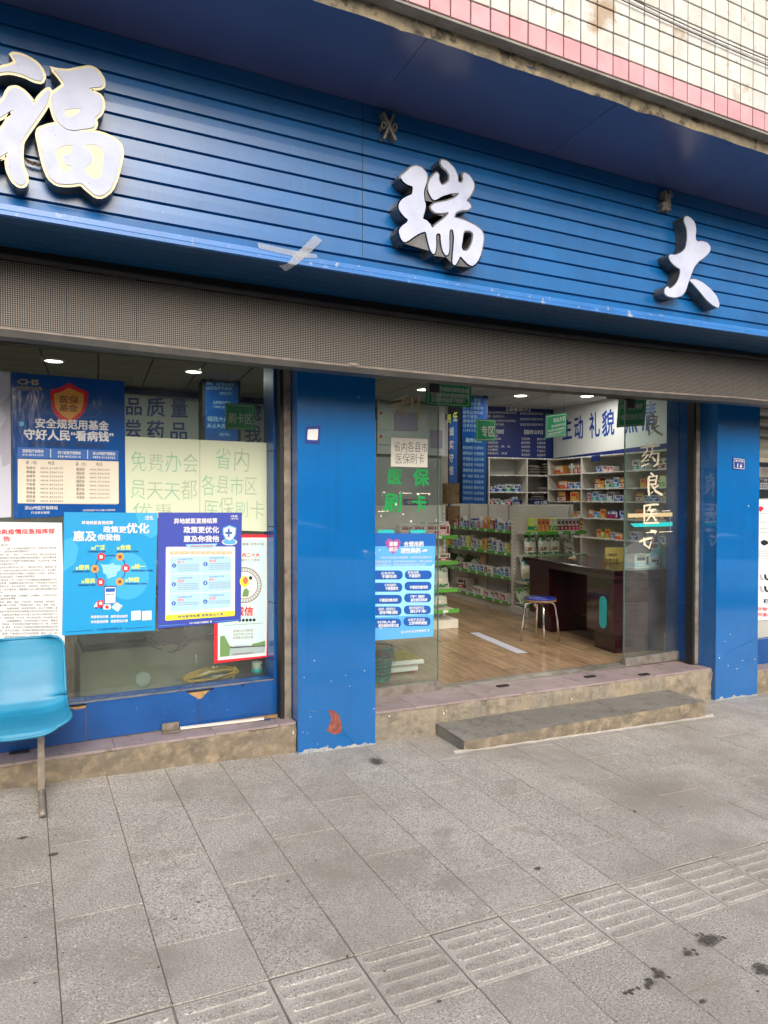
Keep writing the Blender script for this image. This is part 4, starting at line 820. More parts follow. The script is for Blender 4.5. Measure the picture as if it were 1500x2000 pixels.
# indigo poster
q = [(309,1001),(472,1001),(470,1212),(308,1228)]; t = poster('poster', 'indigo poster with a white panel of six numbered boxes', 'poster', q, 'p_indigo', .006)
o = .006+E1; sc = 1459/270; S = lambda x, y: (290+x/sc, 980+y/sc); kw = dict(sc=sc, ox=290, oy=980)
mb = MB(); flat(mb, pg, rrect([S(182,475),S(912,472),S(908,1200),S(176,1255)], 3), o); done(t, mb, 'p_white', 'white_panel')
mb = MB(); flat(mb, pg, rrect([S(176,1196),S(908,1146),S(906,1202),S(176,1253)], 3), o+E1); done(t, mb, 'p_yellow', 'yellow_band')
mb = MB(); flat(mb, pg, rrect([S(225,580),S(870,568),S(866,1110),S(222,1165)], 8), o+E1); done(t, mb, 'p_pale', 'box_panel')
mb = MB(); o2 = o+2*E1
for a, b in ((763, 745), (966, 940)): flat(mb, pg, [S(222,a),S(870,b),S(870,b+7),S(222,a+7)], o2, 0)
flat(mb, pg, [S(552,575),S(558,575),S(556,1135),S(549,1136)], o2, 0)
for i in range(6): x = 224+i*110; flat(mb, pg, [S(x,522),S(x+95,517),S(x+106,535),S(x+94,550),S(x,555)], o2, 1); tx('更广泛', x+30, 545, x+92, 542, 20, 0, .02, off=o2+E1, **kw)
for i, (x, y) in enumerate(((267,672),(598,658),(264,870),(597,855),(263,1070),(596,1052))):
    X_, Y_ = S(x, y); disc(mb, pg, X_, Y_, 4.2, 4.2, o2, 2); tx(str(i+1), x-10, y+15, x+10, y+14, 30, 0, .04, off=o2+E1, **kw)
    tx('异地就医备案人员范围', x+38, y-55, x+195, y-62, 17, 2, .0, **kw); tx(('更广泛','更合理','更便民','更统一','更惠民','更快捷')[i], x+38, y-20, x+112, y-24, 27, 3, .02, **kw)
    for k in range(4 if i < 4 else 2): tx('异地长期居住人员在备案地和参保地就医双向享受医保待遇', x+34, y+2+k*20, x+262, y-6+k*20, 12, 4, .0, **kw)
tx('CHS', 862, 166, 945, 166, 28, 0, .05, **kw); tx('中国医疗保障', 862, 186, 945, 186, 13, 0, .02, **kw)
tx('异地就医直接结算', 265, 232, 725, 226, 56, 0, .03, res=2, **kw); tx('政策更优化', 366, 330, 742, 328, 68, 0, .035, res=2, **kw); tx('惠及你我他', 366, 424, 742, 422, 66, 0, .035, res=2, **kw)
flat(mb, pg, [S(388,450),S(726,440),S(680,490),S(430,497)], o2, 5); tx('异地就医政策 服务便民惠民', 432, 480, 680, 476, 20, 6, .02, off=o2+E1, **kw)
disc(mb, pg, *S(852, 424), 15, 6.5, o2, 0); disc(mb, pg, *S(852, 422), 13, 5, o2+E1, 7)
flat(mb, pg, [S(778,275),S(850,245),S(925,272),S(918,350),S(890,400),S(850,425),S(805,395),S(780,345)], o2+2*E1, 7); flat(mb, pg, [S(788,285),S(850,258),S(912,282),S(906,345),S(884,388),S(850,410),S(812,385),S(790,340)], o2+3*E1, 0)
flat(mb, pg, [S(832,283),S(852,283),S(852,372),S(832,372)], o2+4*E1, 2); flat(mb, pg, [S(806,318),S(878,316),S(878,338),S(806,340)], o2+5*E1, 2)
tx('异地直接结算 就医更加方便', 305, 1228, 788, 1198, 30, 8, .02, **kw); tx('四川省医疗保障局 宣', 430, 1290, 668, 1272, 20, 0, .02, **kw)
flat(mb, pg, [S(105,1308),S(395,1286),S(395,1290),S(105,1313)], o2, 7); flat(mb, pg, [S(700,1262),S(968,1240),S(968,1244),S(700,1267)], o2, 7)
done(t, mb, ['p_white', 'p_peach', 'p_blue', 'p_coral', 'p_grey', 'p_sky2', 'p_red', 'p_sky', 'p_navy'])

# two pale green hand-lettered sheets
q1 = [(244,852),(390,859),(390,1012),(246,1012)]; q2 = [(390.6,859),(521,865),(521,1038),(390.6,1034)]
sc = 1500/350; kw = dict(sc=sc, ox=230, oy=680)
for q, lab, rows in ((q1, 'left pale green sheet with faded hand-drawn green characters', (('免费办会', 105, 1040, 680, 1045, 190), ('员天天都', 100, 1270, 665, 1275, 185), ('优惠', 120, 1420, 470, 1425, 150))), (q2, 'right pale green sheet with faded hand-drawn green characters', (('省内', 810, 1025, 1110, 1035, 200), ('各县市区', 700, 1225, 1170, 1230, 170), ('医保刷卡', 715, 1430, 1235, 1420, 180)))):
    t = poster('hand_lettered_sheet', lab, 'paper sheet', q, 'p_green_sheet', .001, 'pale green sheets on the display window'); mb = MB(); sv = random.getstate()
    for s, x0, y0, x1, y1, h_ in rows:
        x = x0; w = (x1-x0)/len(s)
        for i, ch in enumerate(s): text(mb, pg, ch, (230+(x0+w*i)/sc, 680+y0/sc), (230+(x0+w*(i+1))/sc, 680+(y0+(y1-y0)*i/len(s))/sc), h_/sc*random.uniform(.82, 1.0), .001+E1, i % 2, -.009, .09)
    done(t, mb, ['p_teal', 'p_tealgrey'])
# red framed poster
q = [(418,1043),(529,1044),(526,1283),(418,1296)]; t = poster('poster', 'red bordered poster with a round emblem and a bridge scene', 'poster', q, 'p_red', .003)
o = .003+E1; sc = 1459/270; S = lambda x, y: (290+x/sc, 980+y/sc); kw = dict(sc=sc, ox=290, oy=980)
mb = MB(); flat(mb, pg, [S(735,378),S(1262,378),S(1243,1622),S(730,1672)], o); done(t, mb, 'p_white', 'white_border')
mb = MB(); flat(mb, pg, [S(752,400),S(1232,400),S(1222,1590),S(752,1636)], o+E1); done(t, mb, 'p_pale_teal', 'pale_field')
mb = MB(); flat(mb, pg, [S(752,1500),S(860,1515),S(1100,1510),S(1228,1515),S(1222,1590),S(752,1636)], o+2*E1, 0); flat(mb, pg, [S(752,1420),S(800,1410),S(830,1470),S(860,1530),S(850,1625),S(752,1636)], o+3*E1, 1); flat(mb, pg, [S(1090,1500),S(1228,1465),S(1228,1525),S(1080,1525)], o+3*E1, 1)
flat(mb, pg, [S(860,1530),S(1228,1512),S(1228,1522),S(860,1545)], o+4*E1, 2)
for k in range(14): a0 = pi*k/14; a1 = pi*(k+1)/14; flat(mb, pg, [S(985-100*cos(a0),1530-80*sin(a0)),S(985-100*cos(a1),1530-80*sin(a1)),S(985-92*cos(a1),1530-72*sin(a1)),S(985-92*cos(a0),1530-72*sin(a0))], o+4*E1, 3)
done(t, mb, ['p_water', 'p_scene2', 'p_ink', 'p_white'], 'bridge_scene')
mb = MB(); X_, Y_ = S(1005, 878); rx, ry = 186/sc, 188/sc
disc(mb, pg, X_, Y_, rx, ry, o+2*E1, 0, 40, .955); disc(mb, pg, X_, Y_, rx*.80, ry*.80, o+2*E1, 0, 40, .95)
for k in range(36):
    a = 2*pi*k/36; b = a+2*pi/36*.6
    for r0, r1 in ((.84, .87), (.90, .93)): flat(mb, pg, [(X_+rx*r0*cos(a), Y_+ry*r0*sin(a)), (X_+rx*r1*cos(a), Y_+ry*r1*sin(a)), (X_+rx*r1*cos(b), Y_+ry*r1*sin(b)), (X_+rx*r0*cos(b), Y_+ry*r0*sin(b))], o+2*E1, 0)
disc(mb, pg, X_, Y_, rx*.75, ry*.75, o+2*E1, 3); disc(mb, pg, *S(1010, 840), 9, 11, o+3*E1, 4); disc(mb, pg, *S(1020, 830), 5, 7, o+4*E1, 5); flat(mb, pg, [S(985,1000),S(1000,930),S(1030,910),S(1060,940),S(1050,1000)], o+3*E1, 6)
flat(mb, pg, [S(1060,850),S(1100,840),S(1115,900),S(1085,990),S(1062,985)], o+3*E1, 3); disc(mb, pg, *S(1075, 803), 3.2, 3.6, o+3*E1, 2)
tx('健康 绿色环保', 985, 462, 1215, 462, 30, 0, .0, off=o+2*E1, **kw); tx('的二十大', 985, 585, 1172, 584, 46, 1, .04, off=o+2*E1, **kw); tx('建州七十周年', 975, 630, 1172, 628, 30, 0, .0, off=o+2*E1, **kw)
tx('诚信', 900, 1205, 1105, 1200, 95, 1, .05, off=o+2*E1, res=2, **kw)
for i in range(5): disc(mb, pg, *S(960+38*i, 1250-i), 3, 3, o+2*E1, 2)
for i, s in enumerate(('富强民主文明和谐', '自由平等公正法治', '爱国敬业诚信友善')): tx(s, 890, 1378+i*36, 1102, 1368+i*36, 28, 0, .0, off=o+2*E1, **kw)
tx('以诚待人以信立身是中华民族的传统美德是市场经济健康发展的基石', 790, 1310, 1205, 1284, 11, 2, .0, off=o+2*E1, **kw); tx('营造诚信守法经营环境', 885, 1618, 1095, 1600, 18, 0, .0, off=o+5*E1, **kw)
done(t, mb, ['p_maroon', 'p_red', 'p_black', 'p_white', 'p_yellow', 'p_coral', 'p_scene2'])

# ------------------------------------------------------------------ things stuck on the doorway glass
q = [(764,854.5),(835,857.5),(834.5,913),(763,911)]; t = poster('hand_lettered_sheet', 'small white hand-lettered sheet taped on the left doorway glass', 'paper sheet', q, 'p_offwhite', .002)
mb = MB(); S = lambda x, y: (720+x/5, 730+y/5)
for s, x0, x1, y in (('省内各县市', 245, 575, 765), ('医保刷卡', 255, 545, 878)): text(mb, pg, s, S(x0, y), S(x1, y+8), 105/5, .002+E1, 0, -.008, .07)
done(t, mb, 'p_ink')
t = thing('vinyl_lettering', 'bold green vinyl characters on the left doorway glass', 'lettering', (0, 0, 0))
for s, x0, x1, y, h_ in (('医', 175, 325, 1080, 155), ('保', 428, 588, 1090, 165), ('刷', 145, 325, 1345, 185), ('卡', 420, 565, 1350, 180)):
    mb = MB(); text(mb, pg, s, S(x0, y), S(x1, y+4), h_/5, .002, 0, .05, 0, 2); mb.build('character', 'p_vinyl', t)
t = thing('vinyl_lettering', 'faded gold brushed character at the top of the left doorway glass', 'lettering', (0, 0, 0)); mb = MB()
for st_ in ([(385,205,16),(330,238,24),(215,262,10)], [(185,330,12),(250,305,28),(400,268,22)], [(340,235,16),(325,310,30),(318,385,26),(300,430,6)], [(330,310,14),(270,375,26),(245,425,8)], [(335,330,12),(385,365,26),(400,395,8)], [(425,240,16),(425,330,22)], [(492,215,14),(482,330,22),(478,440,26),(440,400,6)]): brush(mb, pg, [(S(x, y)[0], S(x, y)[1], w/5) for x, y, w in st_], .002)
mb.build('character', 'p_goldink', t)
q = [(736,1041),(850.5,1042.5),(845.5,1243),(734,1250)]; t = poster('poster', 'sky blue medication advice poster with ten dark blue pills on the doorway glass', 'poster', [(720,1041)]+q[1:3]+[(718,1252)], 'p_sky', .003)
o = .003+E1; o2 = o+2*E1; S = lambda x, y: (720+x/5, 1020+y/5); kw = dict(sc=5, ox=720, oy=1020)
mb = MB(); flat(mb, pg, [S(0,430),S(640,425),S(630,900),S(0,930)], o); done(t, mb, 'p_sky2', 'pale_field')
mb = MB(); flat(mb, pg, [S(0,105),S(652,112),S(648,230),S(0,235)], o); done(t, mb, 'p_blue', 'dark_top_field')
mb = MB(); flat(mb, pg, [S(235,312),S(180,250),S(160,200),S(180,165),S(210,160),S(235,185),S(262,165),S(295,168),S(312,200),S(290,255)], o+E1); done(t, mb, 'p_heart', 'printed_heart')
mb = MB(); 
for i, (yl, yr) in enumerate(((470,470),(590,580),(708,695),(822,812),(940,925))):
    for x0, x1, y, h_ in ((20, 330-i*4, yl, 88), (350-i*3, 614-i*3, yr, 86)): flat(mb, pg, rrect([S(x0,y),S(x1,y),S(x1,y+h_),S(x0,y+h_)], 9), o+E1)
done(t, mb, 'p_pill', 'printed_pills')
mb = MB(); tx('温馨', 195, 232, 280, 232, 42, 0, .03, **kw); tx('提示', 195, 285, 280, 285, 42, 0, .03, **kw); tx('合理用药', 338, 238, 535, 236, 50, 0, .035, res=2, **kw); tx('理性购药', 308, 303, 505, 302, 52, 0, .035, res=2, **kw)
for s, x0, x1, y in (('药物治疗能够使人恢复健康，但药物本身或使用不当', 110, 618, 358), ('可能会造成危害，引起药源性疾病甚至死亡，事实上有些并', 60, 618, 396), ('不在于药物本身，而是指导或使用药物不当所引起的。', 60, 575, 428)): tx(s, x0, y, x1, y-6, 22, 0, .0, **kw)
for s1, s2, x, y, w in (('没有症状', '不要吃药', 115, 512, 150), ('药有效期', '不要服药', 378, 505, 120), ('多种退烧药', '不要重复吃', 150, 628, 130), ('', '不要超剂量用药', 385, 616, 185), ('', '不要超次数用药', 90, 742, 185), ('不要', '盲目使用消炎药', 395, 740, 170), ('退烧药、感冒药吃后', '别喝酒', 90, 862, 185), ('部份感冒药吃后', '别开车', 390, 850, 165), ('特殊人群', '服用退烧药要注意', 80, 990, 205), ('出现不良反应', '立即停药就医', 378, 965, 185)):
    if s1: tx(s1, x, y, x+w*.9, y-3, 28, 0, .015, **kw)
    tx(s2, x+10, y+35, x+w+5, y+32, 32, 0, .04, **kw)
tx('凉山州市场监督管理局 宣', 310, 1085, 592, 1066, 24, 0, .015, **kw)
for x, y in ((103, 272), (118, 1035), (60, 300)): disc(mb, pg, *S(x, y), 1.3, 1.3, o2)
flat(mb, pg, [S(505,290),S(545,262),S(575,270),S(560,285),S(530,285)], o2, 0); flat(mb, pg, [S(605,440),S(635,405),S(640,410),S(612,445)], o2, 0)
done(t, mb, ['p_white'])
# brushed characters on the right glass
UN = {'liang': [[(42,2,9),(56,14,11)], [(30,18,8),(74,15,10),(66,50,9)], [(34,33,7),(66,31,7)], [(34,50,7),(66,48,7)], [(30,18,9),(28,60,10),(32,93,11),(52,80,5)], [(82,53,8),(58,66,5)], [(46,52,7),(68,78,11),(102,93,12)]],
      'yao': [[(4,18,8),(50,12,10),(98,8,9)], [(32,2,8),(36,26,8)], [(70,-4,8),(60,24,7)], [(36,30,8),(12,52,8),(38,48,7)], [(42,46,7),(8,76,8),(44,68,7)], [(6,95,8),(44,84,5)], [(64,30,9),(46,58,6)], [(54,44,7),(94,40,9),(88,86,11),(68,95,6)], [(62,56,7),(76,72,10)]],
      'yi': [[(6,10,8),(60,5,10),(96,4,8)], [(46,14,8),(28,36,6)], [(32,31,7),(80,28,8)], [(18,52,8),(90,48,9)], [(54,30,8),(50,56,9),(22,84,6)], [(54,54,7),(82,82,11)], [(8,10,8),(8,60,8),(8,94,10),(98,92,9)]]}
S = lambda x, y: (1000+x/4.6875, 750+y/4.6875)
t = thing('vinyl_lettering', 'column of cream brushed characters on the right doorway glass', 'lettering', (0, 0, 0))
for nm, x0, x1, y0, y1 in (('liang', 1200, 1370, 265, 480), ('yao', 1172, 1352, 545, 765), ('liang', 1200, 1368, 810, 1030), ('yi', 1198, 1345, 1095, 1285)):
    mb = MB()
    for st_ in UN[nm]: brush(mb, pg, [(*S(x0+(x1-x0)*a/100, y0+(y1-y0)*b/100), w*1.7/4.6875*1.15) for a, b, w in st_], .002)
    mb.build('character', 'p_calli', t)
mb = MB()
for st_ in ([(1165,1445,16),(1225,1420,24),(1280,1410,18)], [(1205,1405,12),(1212,1470,22),(1255,1500,20),(1275,1440,10)], [(1270,1345,24),(1312,1350,26),(1308,1372,10)]): brush(mb, pg, [(*S(x, y), w/4.6875) for x, y, w in st_], .002)
mb.build('broken_character', 'p_calli', t)
t = thing('glass_strip', 'gold and green vinyl bands across the right doorway glass', 'vinyl band', (0, 0, 0))
mb = MB(); flat(mb, pg, [S(1060,1188),S(1467,1176),S(1467,1212),S(1060,1224)], .0014); mb.build('gold_band', 'p_goldink', t)
mb = MB(); flat(mb, pg, [S(1080,1278),S(1467,1262),S(1467,1302),S(1120,1310)], .0014); mb.build('green_band', 'p_tealsign', t)
t = thing('sticker_residue', 'torn white sticker residue outlining a removed label on the right glass', 'residue', (0, 0, 0)); mb = MB()
def resid(pts):
    for (xa, ya), (xb, yb) in zip(pts, pts[1:]):
        for k in range(6):
            if random.random() < .8: u, v = k/6, (k+1)/6; X_, Y_ = xa+(xb-xa)*u, ya+(yb-ya)*u; X2, Y2 = xa+(xb-xa)*v, ya+(yb-ya)*v; w = random.uniform(1.5, 6); flat(mb, pg, [S(X_, Y_-w), S(X2, Y2-random.uniform(1, 5)), S(X2+2, Y2+w), S(X_-2, Y_+w)], .0026)
resid([(1225,1165),(1445,1160)]); resid([(1225,1165),(1225,1360)]); resid([(1225,1360),(1465,1350)]); resid([(1445,1160),(1448,1350)]); mb.build('flakes', 'chip_white', t)
t = thing('sticker_residue', 'torn white and turquoise sticker residue on the left doorway glass', 'residue', (0, 0, 0)); mb = MB(); S = lambda x, y: (720+x/5, 730+y/5)
resid([(135,1150),(135,1350)]); resid([(90,1345),(190,1340)]); resid([(330,1165),(600,1170)]); resid([(290,1170),(310,1150)])
for x, y in ((150,1158),(335,1370),(660,1430),(655,1530),(412,1440),(265,1275),(120,1390),(480,1175),(590,1180)): disc(mb, pg, *S(x, y), random.uniform(.8, 2.6), random.uniform(.8, 3), .0026, 0, 7)
mb.build('flakes', 'chip_white', t); mb = MB()
for x0, x1 in ((90, 250), (405, 555)): flat(mb, pg, [S(x0,1520),S(x0+40,1530),S(x0+80,1520),S(x1,1528),S(x1,1556),S(x0,1556)], .0024)
mb.build('turquoise_flake', 'p_tealsign', t)

# ================================================================== THINGS IN FRONT
# bench of cyan plastic seats, only its right-hand seat stands in the picture
bx = thing('bench_seat', 'bright cyan plastic shell seat on a steel leg at the left edge', 'chair')
fz = onG(72, 1600); CX = fz.x-.06; CY = fz.y+.22; GZ = gz(CX, CY); print('chair', CX, CY, GZ)
bx.location = (CX, CY, GZ)
prof = [(-.24,.405),(-.225,.428),(-.18,.437),(-.10,.432),(0,.424),(.08,.424),(.135,.438),(.165,.475),(.19,.54),(.215,.63),(.232,.70),(.242,.755),(.247,.785),(.250,.80)]
def shell(u, v, d=0):
    i = v*(len(prof)-1); k = min(int(i), len(prof)-2); f_ = i-k; y = prof[k][0]*(1-f_)+prof[k+1][0]*f_; z = prof[k][1]*(1-f_)+prof[k+1][1]*f_
    w = .222-.02*v; s_ = 2*u-1
    e0 = min(1, (v/.16)); e1 = min(1, (1-v)/.22); w *= (1-(1-e0)**2.4*.30)*(1-(1-e1)**2.4*.32)
    lift = abs(s_)**4*.035; ny, nz_ = (-1, .25) if v > .55 else (0, 1)
    return (s_*w, y+ny*lift-.0, z+nz_*lift+d*(0 if v > .55 else -1)*1) if not d else (s_*w*.995, y+ny*lift+(.008 if v > .45 else 0), z+nz_*lift-(.009 if v <= .55 else 0))
mb = MB(); mb.grid(lambda u, v: shell(u, v), 26, 52); mb.grid(lambda u, v: shell(1-u, v, 1), 26, 52); N1, N2 = 27, 53
rim = [shell(u/40, 0) for u in range(41)]+[shell(1, v/50) for v in range(1, 51)]+[shell(1-u/40, 1) for u in range(1, 41)]+[shell(0, 1-v/50) for v in range(1, 50)]
mb.tube(rim, .0075, 8, 0, True); mb.build('shell', 'chair_cyan', bx)
mb = MB(); mb.box(-1.9, .12, -.03, .03, .345, .40); mb.build('beam', 'leg_steel', bx)
lx = onG(82, 1580).x-CX
mb = MB(); mb.box(lx-.016, lx+.016, -.02, .02, .05, .346); mb.build('post', 'leg_steel', bx)
mb = MB(); mb.tube([(lx, .02, .052), (lx, -.08, .038), (lx, -.20, .02), (lx, -.235, .012)], [.017, .016, .014, .016], 8); mb.tube([(lx, -.01, .053), (lx, .10, .04), (lx, .22, .014)], [.016, .015, .014], 8); mb.build('foot', 'leg_steel', bx)
mb = MB(); mb.tube([(lx, .018, .30), (lx, .03, .15), (lx, .05, .045)], .010, 8); mb.build('brace', 'leg_steel', bx)
# coil of yellow rope in a clear bag and a small tin on the inside sill
pin = planeY(YG+.10)
rp = thing('rope_coil', 'coil of yellow rope wrapped in clear film lying on the window sill', 'rope'); S = lambda x, y: (290+x/(1459/270), 980+y/(1459/270))
for k in range(7):
    L = []; ph = random.uniform(0, .4); 
    for i in range(46):
        a = 2*pi*i/46; x = 652+(300-9*k)*cos(a)*(1+.03*sin(3*a+k)); y = 1830-40*cos(a)*1.15+(72-8*k)*sin(a)+6*noise.noise((a, k, 1)); L.append(pin.P(*S(x, y), .012*sin(a*2+k)+.006*k-.02))
    mb = MB(); mb.tube(L, .0042, 6, 0, True); mb.build('strand', 'rope_yellow', rp)
def bagf(u, v):
    a = 2*pi*u; r = sin(pi*v)**.6; x = 480+380*v; w = 82*r
    return pin.P(*S(x+8*noise.noise((u*6, v*6, 3)), 1850-.16*(x-480)+w*sin(a)*(.95+.25*noise.noise((u*7, v*9, 1)))), .03*cos(a)*r)
mb = MB(); mb.grid(bagf, 22, 24); mb.build('film_wrap', 'film', rp)
mb = MB(); mb.tube([pin.P(*S(905, 1720), .03), pin.P(*S(890, 1800), .035), pin.P(*S(880, 1880), .03)], .004, 6); mb.build('tie', 'rope_yellow', rp)
c = onY(502, 1325, YG+.09); tn = thing('tin_can', 'small white printed tin with teal base on the window sill', 'tin', (c.x, c.y, .432)); hh = onY(502, 1292, YG+.09).z-.432
mb = MB(); mb.lathe([(.034, .03), (.036, .032), (.036, hh-.004), (.034, hh)], 20); mb.build('body', 'p_offwhite', tn); mb = MB(); mb.lathe([(.038, 0), (.038, .03)], 20); mb.build('base_band', 'p_tealsign', tn)
mb = MB(); pc = planeY(c.y-.037); vtext(mb, pc, '情况说明', 511, (1299, 1305, 1311, 1317), 5, 5, 0); o = mb.build('lettering', 'p_ink', tn); o.matrix_parent_inverse = Matrix.Translation(-tn.location)

# ================================================================== NEIGHBOURING SHOP (sliver at the right edge)
ns = thing('neighbour_front', 'cream roller shutter and low blue wall of the next shop', 'shop front')
for k in range(22):
    z = 2.62-.1*k
    if z < 1.9: break
    mb = MB(); mb.add([(6.0,4.52,z),(X1,4.52,z),(X1,4.50,z-.03),(6.0,4.50,z-.03),(X1,4.50,z-.07),(6.0,4.50,z-.07),(X1,4.52,z-.098),(6.0,4.52,z-.098)], [(0,3,2,1),(3,5,4,2),(5,7,6,4)]); mb.build('shutter_slat', 'cream_metal', ns)
mb = MB(); mb.box(6.0, X1, 4.44, 4.56, 1.82, 1.92); mb.build('shutter_bar', 'alu', ns)
mb = MB(); mb.bev(6.0, X1, 4.42, 4.6, .0, .26, .004); mb.build('low_wall', 'blue_tile', ns)
mb = MB(); mb.box(6.0, X1, 4.47, 4.56, .262, 1.818); mb.build('panel_backing', 'shelf_grey', ns)
pn = planeY(4.462); t = thing('advert_board', 'white and black hosiery advert board beside the right pillar', 'poster'); S = lambda x, y: (1440+x*60/171, 700+y*.35)
UL = pn.uv(1470, 900); 
def nq(y0, y1, x0=1474, x1=1530): return [(x0,y0),(x1,y0+3),(x1,y1-3),(x0,y1)]
mb = MB(); flat(mb, pn, nq(902, 974), .001); mb.build('black_panel', 'p_black', t)
mb = MB(); flat(mb, pn, nq(975, 1212), .001); mb.build('white_panel', 'p_white', t)
mb = MB(); o2 = .0025
text(mb, pn, '蜜桃臀杯', (1474, 928), (1507, 931), 9, o2, 0, .02); text(mb, pn, '提升臀线', (1474, 939), (1507, 942), 9, o2, 0, .02)
for k in range(4): text(mb, pn, '贴合身体曲线', (1483, 945+k*3.5), (1501, 945.5+k*3.5), 2.6, o2, 1, .0)
disc(mb, pn, 1485, 993, 6, 4, o2, 2, 14); flat(mb, pn, [(1479,994),(1485,1000),(1491,993),(1485,996)], o2+E1, 2)
for y in (1004, 1021, 1034, 1041): text(mb, pn, '舒适透气面料', (1483, y), (1510, y+1), 3, o2, 3, .0)
flat(mb, pn, [(1485,1058),(1492,1054),(1499,1057),(1500,1062),(1492,1066),(1486,1062)], o2, 4)
for k in range(5): flat(mb, pn, [(1482,1072+k*4.4),(1508,1073+k*4.4),(1508,1073.4+k*4.4),(1482,1072.4+k*4.4)], o2, 3)
for k in range(6): flat(mb, pn, [(1483+k*4.5,1072),(1483.4+k*4.5,1072),(1483.4+k*4.5,1091),(1483+k*4.5,1091)], o2+E1, 3)
for y in (1121, 1144):
    for x, c in ((1483, 5), (1492, 4)): flat(mb, pn, [(x,y),(x+4,y+1),(x+5,y+8),(x+9,y+10),(x+8,y+13),(x+2,y+11),(x,y+6)], o2, c)
text(mb, pn, '初肤', (1490, 1178), (1509, 1180), 9, o2, 4, .02); text(mb, pn, '呵护脚/无痕', (1474, 1192), (1515, 1194), 7, o2, 2, .02); text(mb, pn, '抑抗菌/三代', (1474, 1203), (1515, 1205), 7, o2, 2, .02)
done(t, mb, ['p_grey', 'p_white', 'p_red', 'p_grey', 'p_black', 'p_lav2'])

# ================================================================== SHOP INTERIOR
ZF, ZC = .15, 3.25
RA = radians(-5.0); IX = V((cos(RA), sin(RA), 0)); IY = V((-sin(RA), cos(RA), 0)); CNR = V((8.76, 10.3, 0))
# floor of planks
mb = MB(); mb.box(-3, 10.5, 4.685, 12, ZF-.1, ZF-.006); flr = tag(mb.build('shop_floor', 'dark_gap'), kind='structure')
pw, plen = .165, 1.22; pm = MB(); pm.bev(-pw/2+.0006, pw/2-.0006, -plen/2+.0006, plen/2-.0006, -.02, 0, .0012); pme = pm.mesh('plank', 'floor_wood'); rest = MB(); npk = 0; cand = []
for i in range(-20, 70):
    for j in range(-2, 8):
        c = V((1.5, 4.7, 0))+IX*(pw*(i+.5))+IY*(plen*(j+.5+.37*(i % 3)))
        if c.y+plen/2 < 4.72: continue
        if -3 < c.x < 10.3 and c.y < 11.5: cand.append((not (seen((c.x, c.y, ZF), 10) and c.y < 9.5 and c.x > 1.9), c.y, c))
cand.sort(key=lambda t: t[:2])
for hid, _, c in cand:
    cut = max(0., 4.69-(c.y-plen/2))
    if not hid and npk < 290: o = link('plank', pme, flr, tuple(c+IY*(cut/2)+V((0, 0, ZF))), RA); o.scale = (1, (plen-cut)/plen, 1); npk += 1
    else:
        a, b = IX*(pw/2-.001), IY*((plen-cut)/2-.001); cz = V((c.x, c.y, ZF-.0005))+IY*(cut/2); rest.add([cz-a-b, cz+a-b, cz+a+b, cz-a+b], [(0,1,2,3)])
tag(rest.build('distant_planks', 'floor_wood', flr), kind='stuff')
# walls and ceiling
mb = MB()
p0 = CNR-IX*13; p1 = CNR+IX*.2; mb.hexa([p0+V((0,0,ZF-.1)), p1+V((0,0,ZF-.1)), p1+IY*.2+V((0,0,ZF-.1)), p0+IY*.2+V((0,0,ZF-.1)), p0+V((0,0,ZC+.2)), p1+V((0,0,ZC+.2)), p1+IY*.2+V((0,0,ZC+.2)), p0+IY*.2+V((0,0,ZC+.2))])
bw = tag(mb.build('back_wall', 'wall_white'), kind='structure')
mb = MB(); p0 = CNR-IY*5.9; mb.hexa([p0+V((0,0,ZF-.1)), p0+IX*.2+V((0,0,ZF-.1)), CNR+IX*.2+V((0,0,ZF-.1)), CNR+V((0,0,ZF-.1)), p0+V((0,0,ZC+.2)), p0+IX*.2+V((0,0,ZC+.2)), CNR+IX*.2+V((0,0,ZC+.2)), CNR+V((0,0,ZC+.2))]); tag(mb.build('right_wall', 'wall_white'), kind='structure')
mb = MB(); mb.box(-3.2, -3.0, 4.4, 12, ZF-.1, ZC+.2); tag(mb.build('left_wall', 'wall_white'), kind='structure')
mb = MB(); mb.box(5.56, 9.5, 4.66, 4.80, ZF-.1, ZC+.2); tag(mb.build('front_wall', 'wall_white'), kind='structure')
mb = MB(); mb.box(-3, 10, 4.66, 12, ZC+.02, ZC+.1); ceil = tag(mb.build('shop_ceiling', 'ceiling_bar'), kind='structure')
cm = MB(); cm.bev(-.29, .29, -.29, .29, 0, .015, .004); cme = cm.mesh('ceiling_panel', 'ceiling_white')
for i in range(-22, 4):
    for j in range(-10, 1):
        c = CNR+IX*(.6*i+.3)+IY*(.6*j-.3)
        if -2.9 < c.x < 9.6 and c.y > 4.95 and c.y < 11.8: link('ceiling_panel', cme, ceil, (c.x, c.y, ZC), RA)
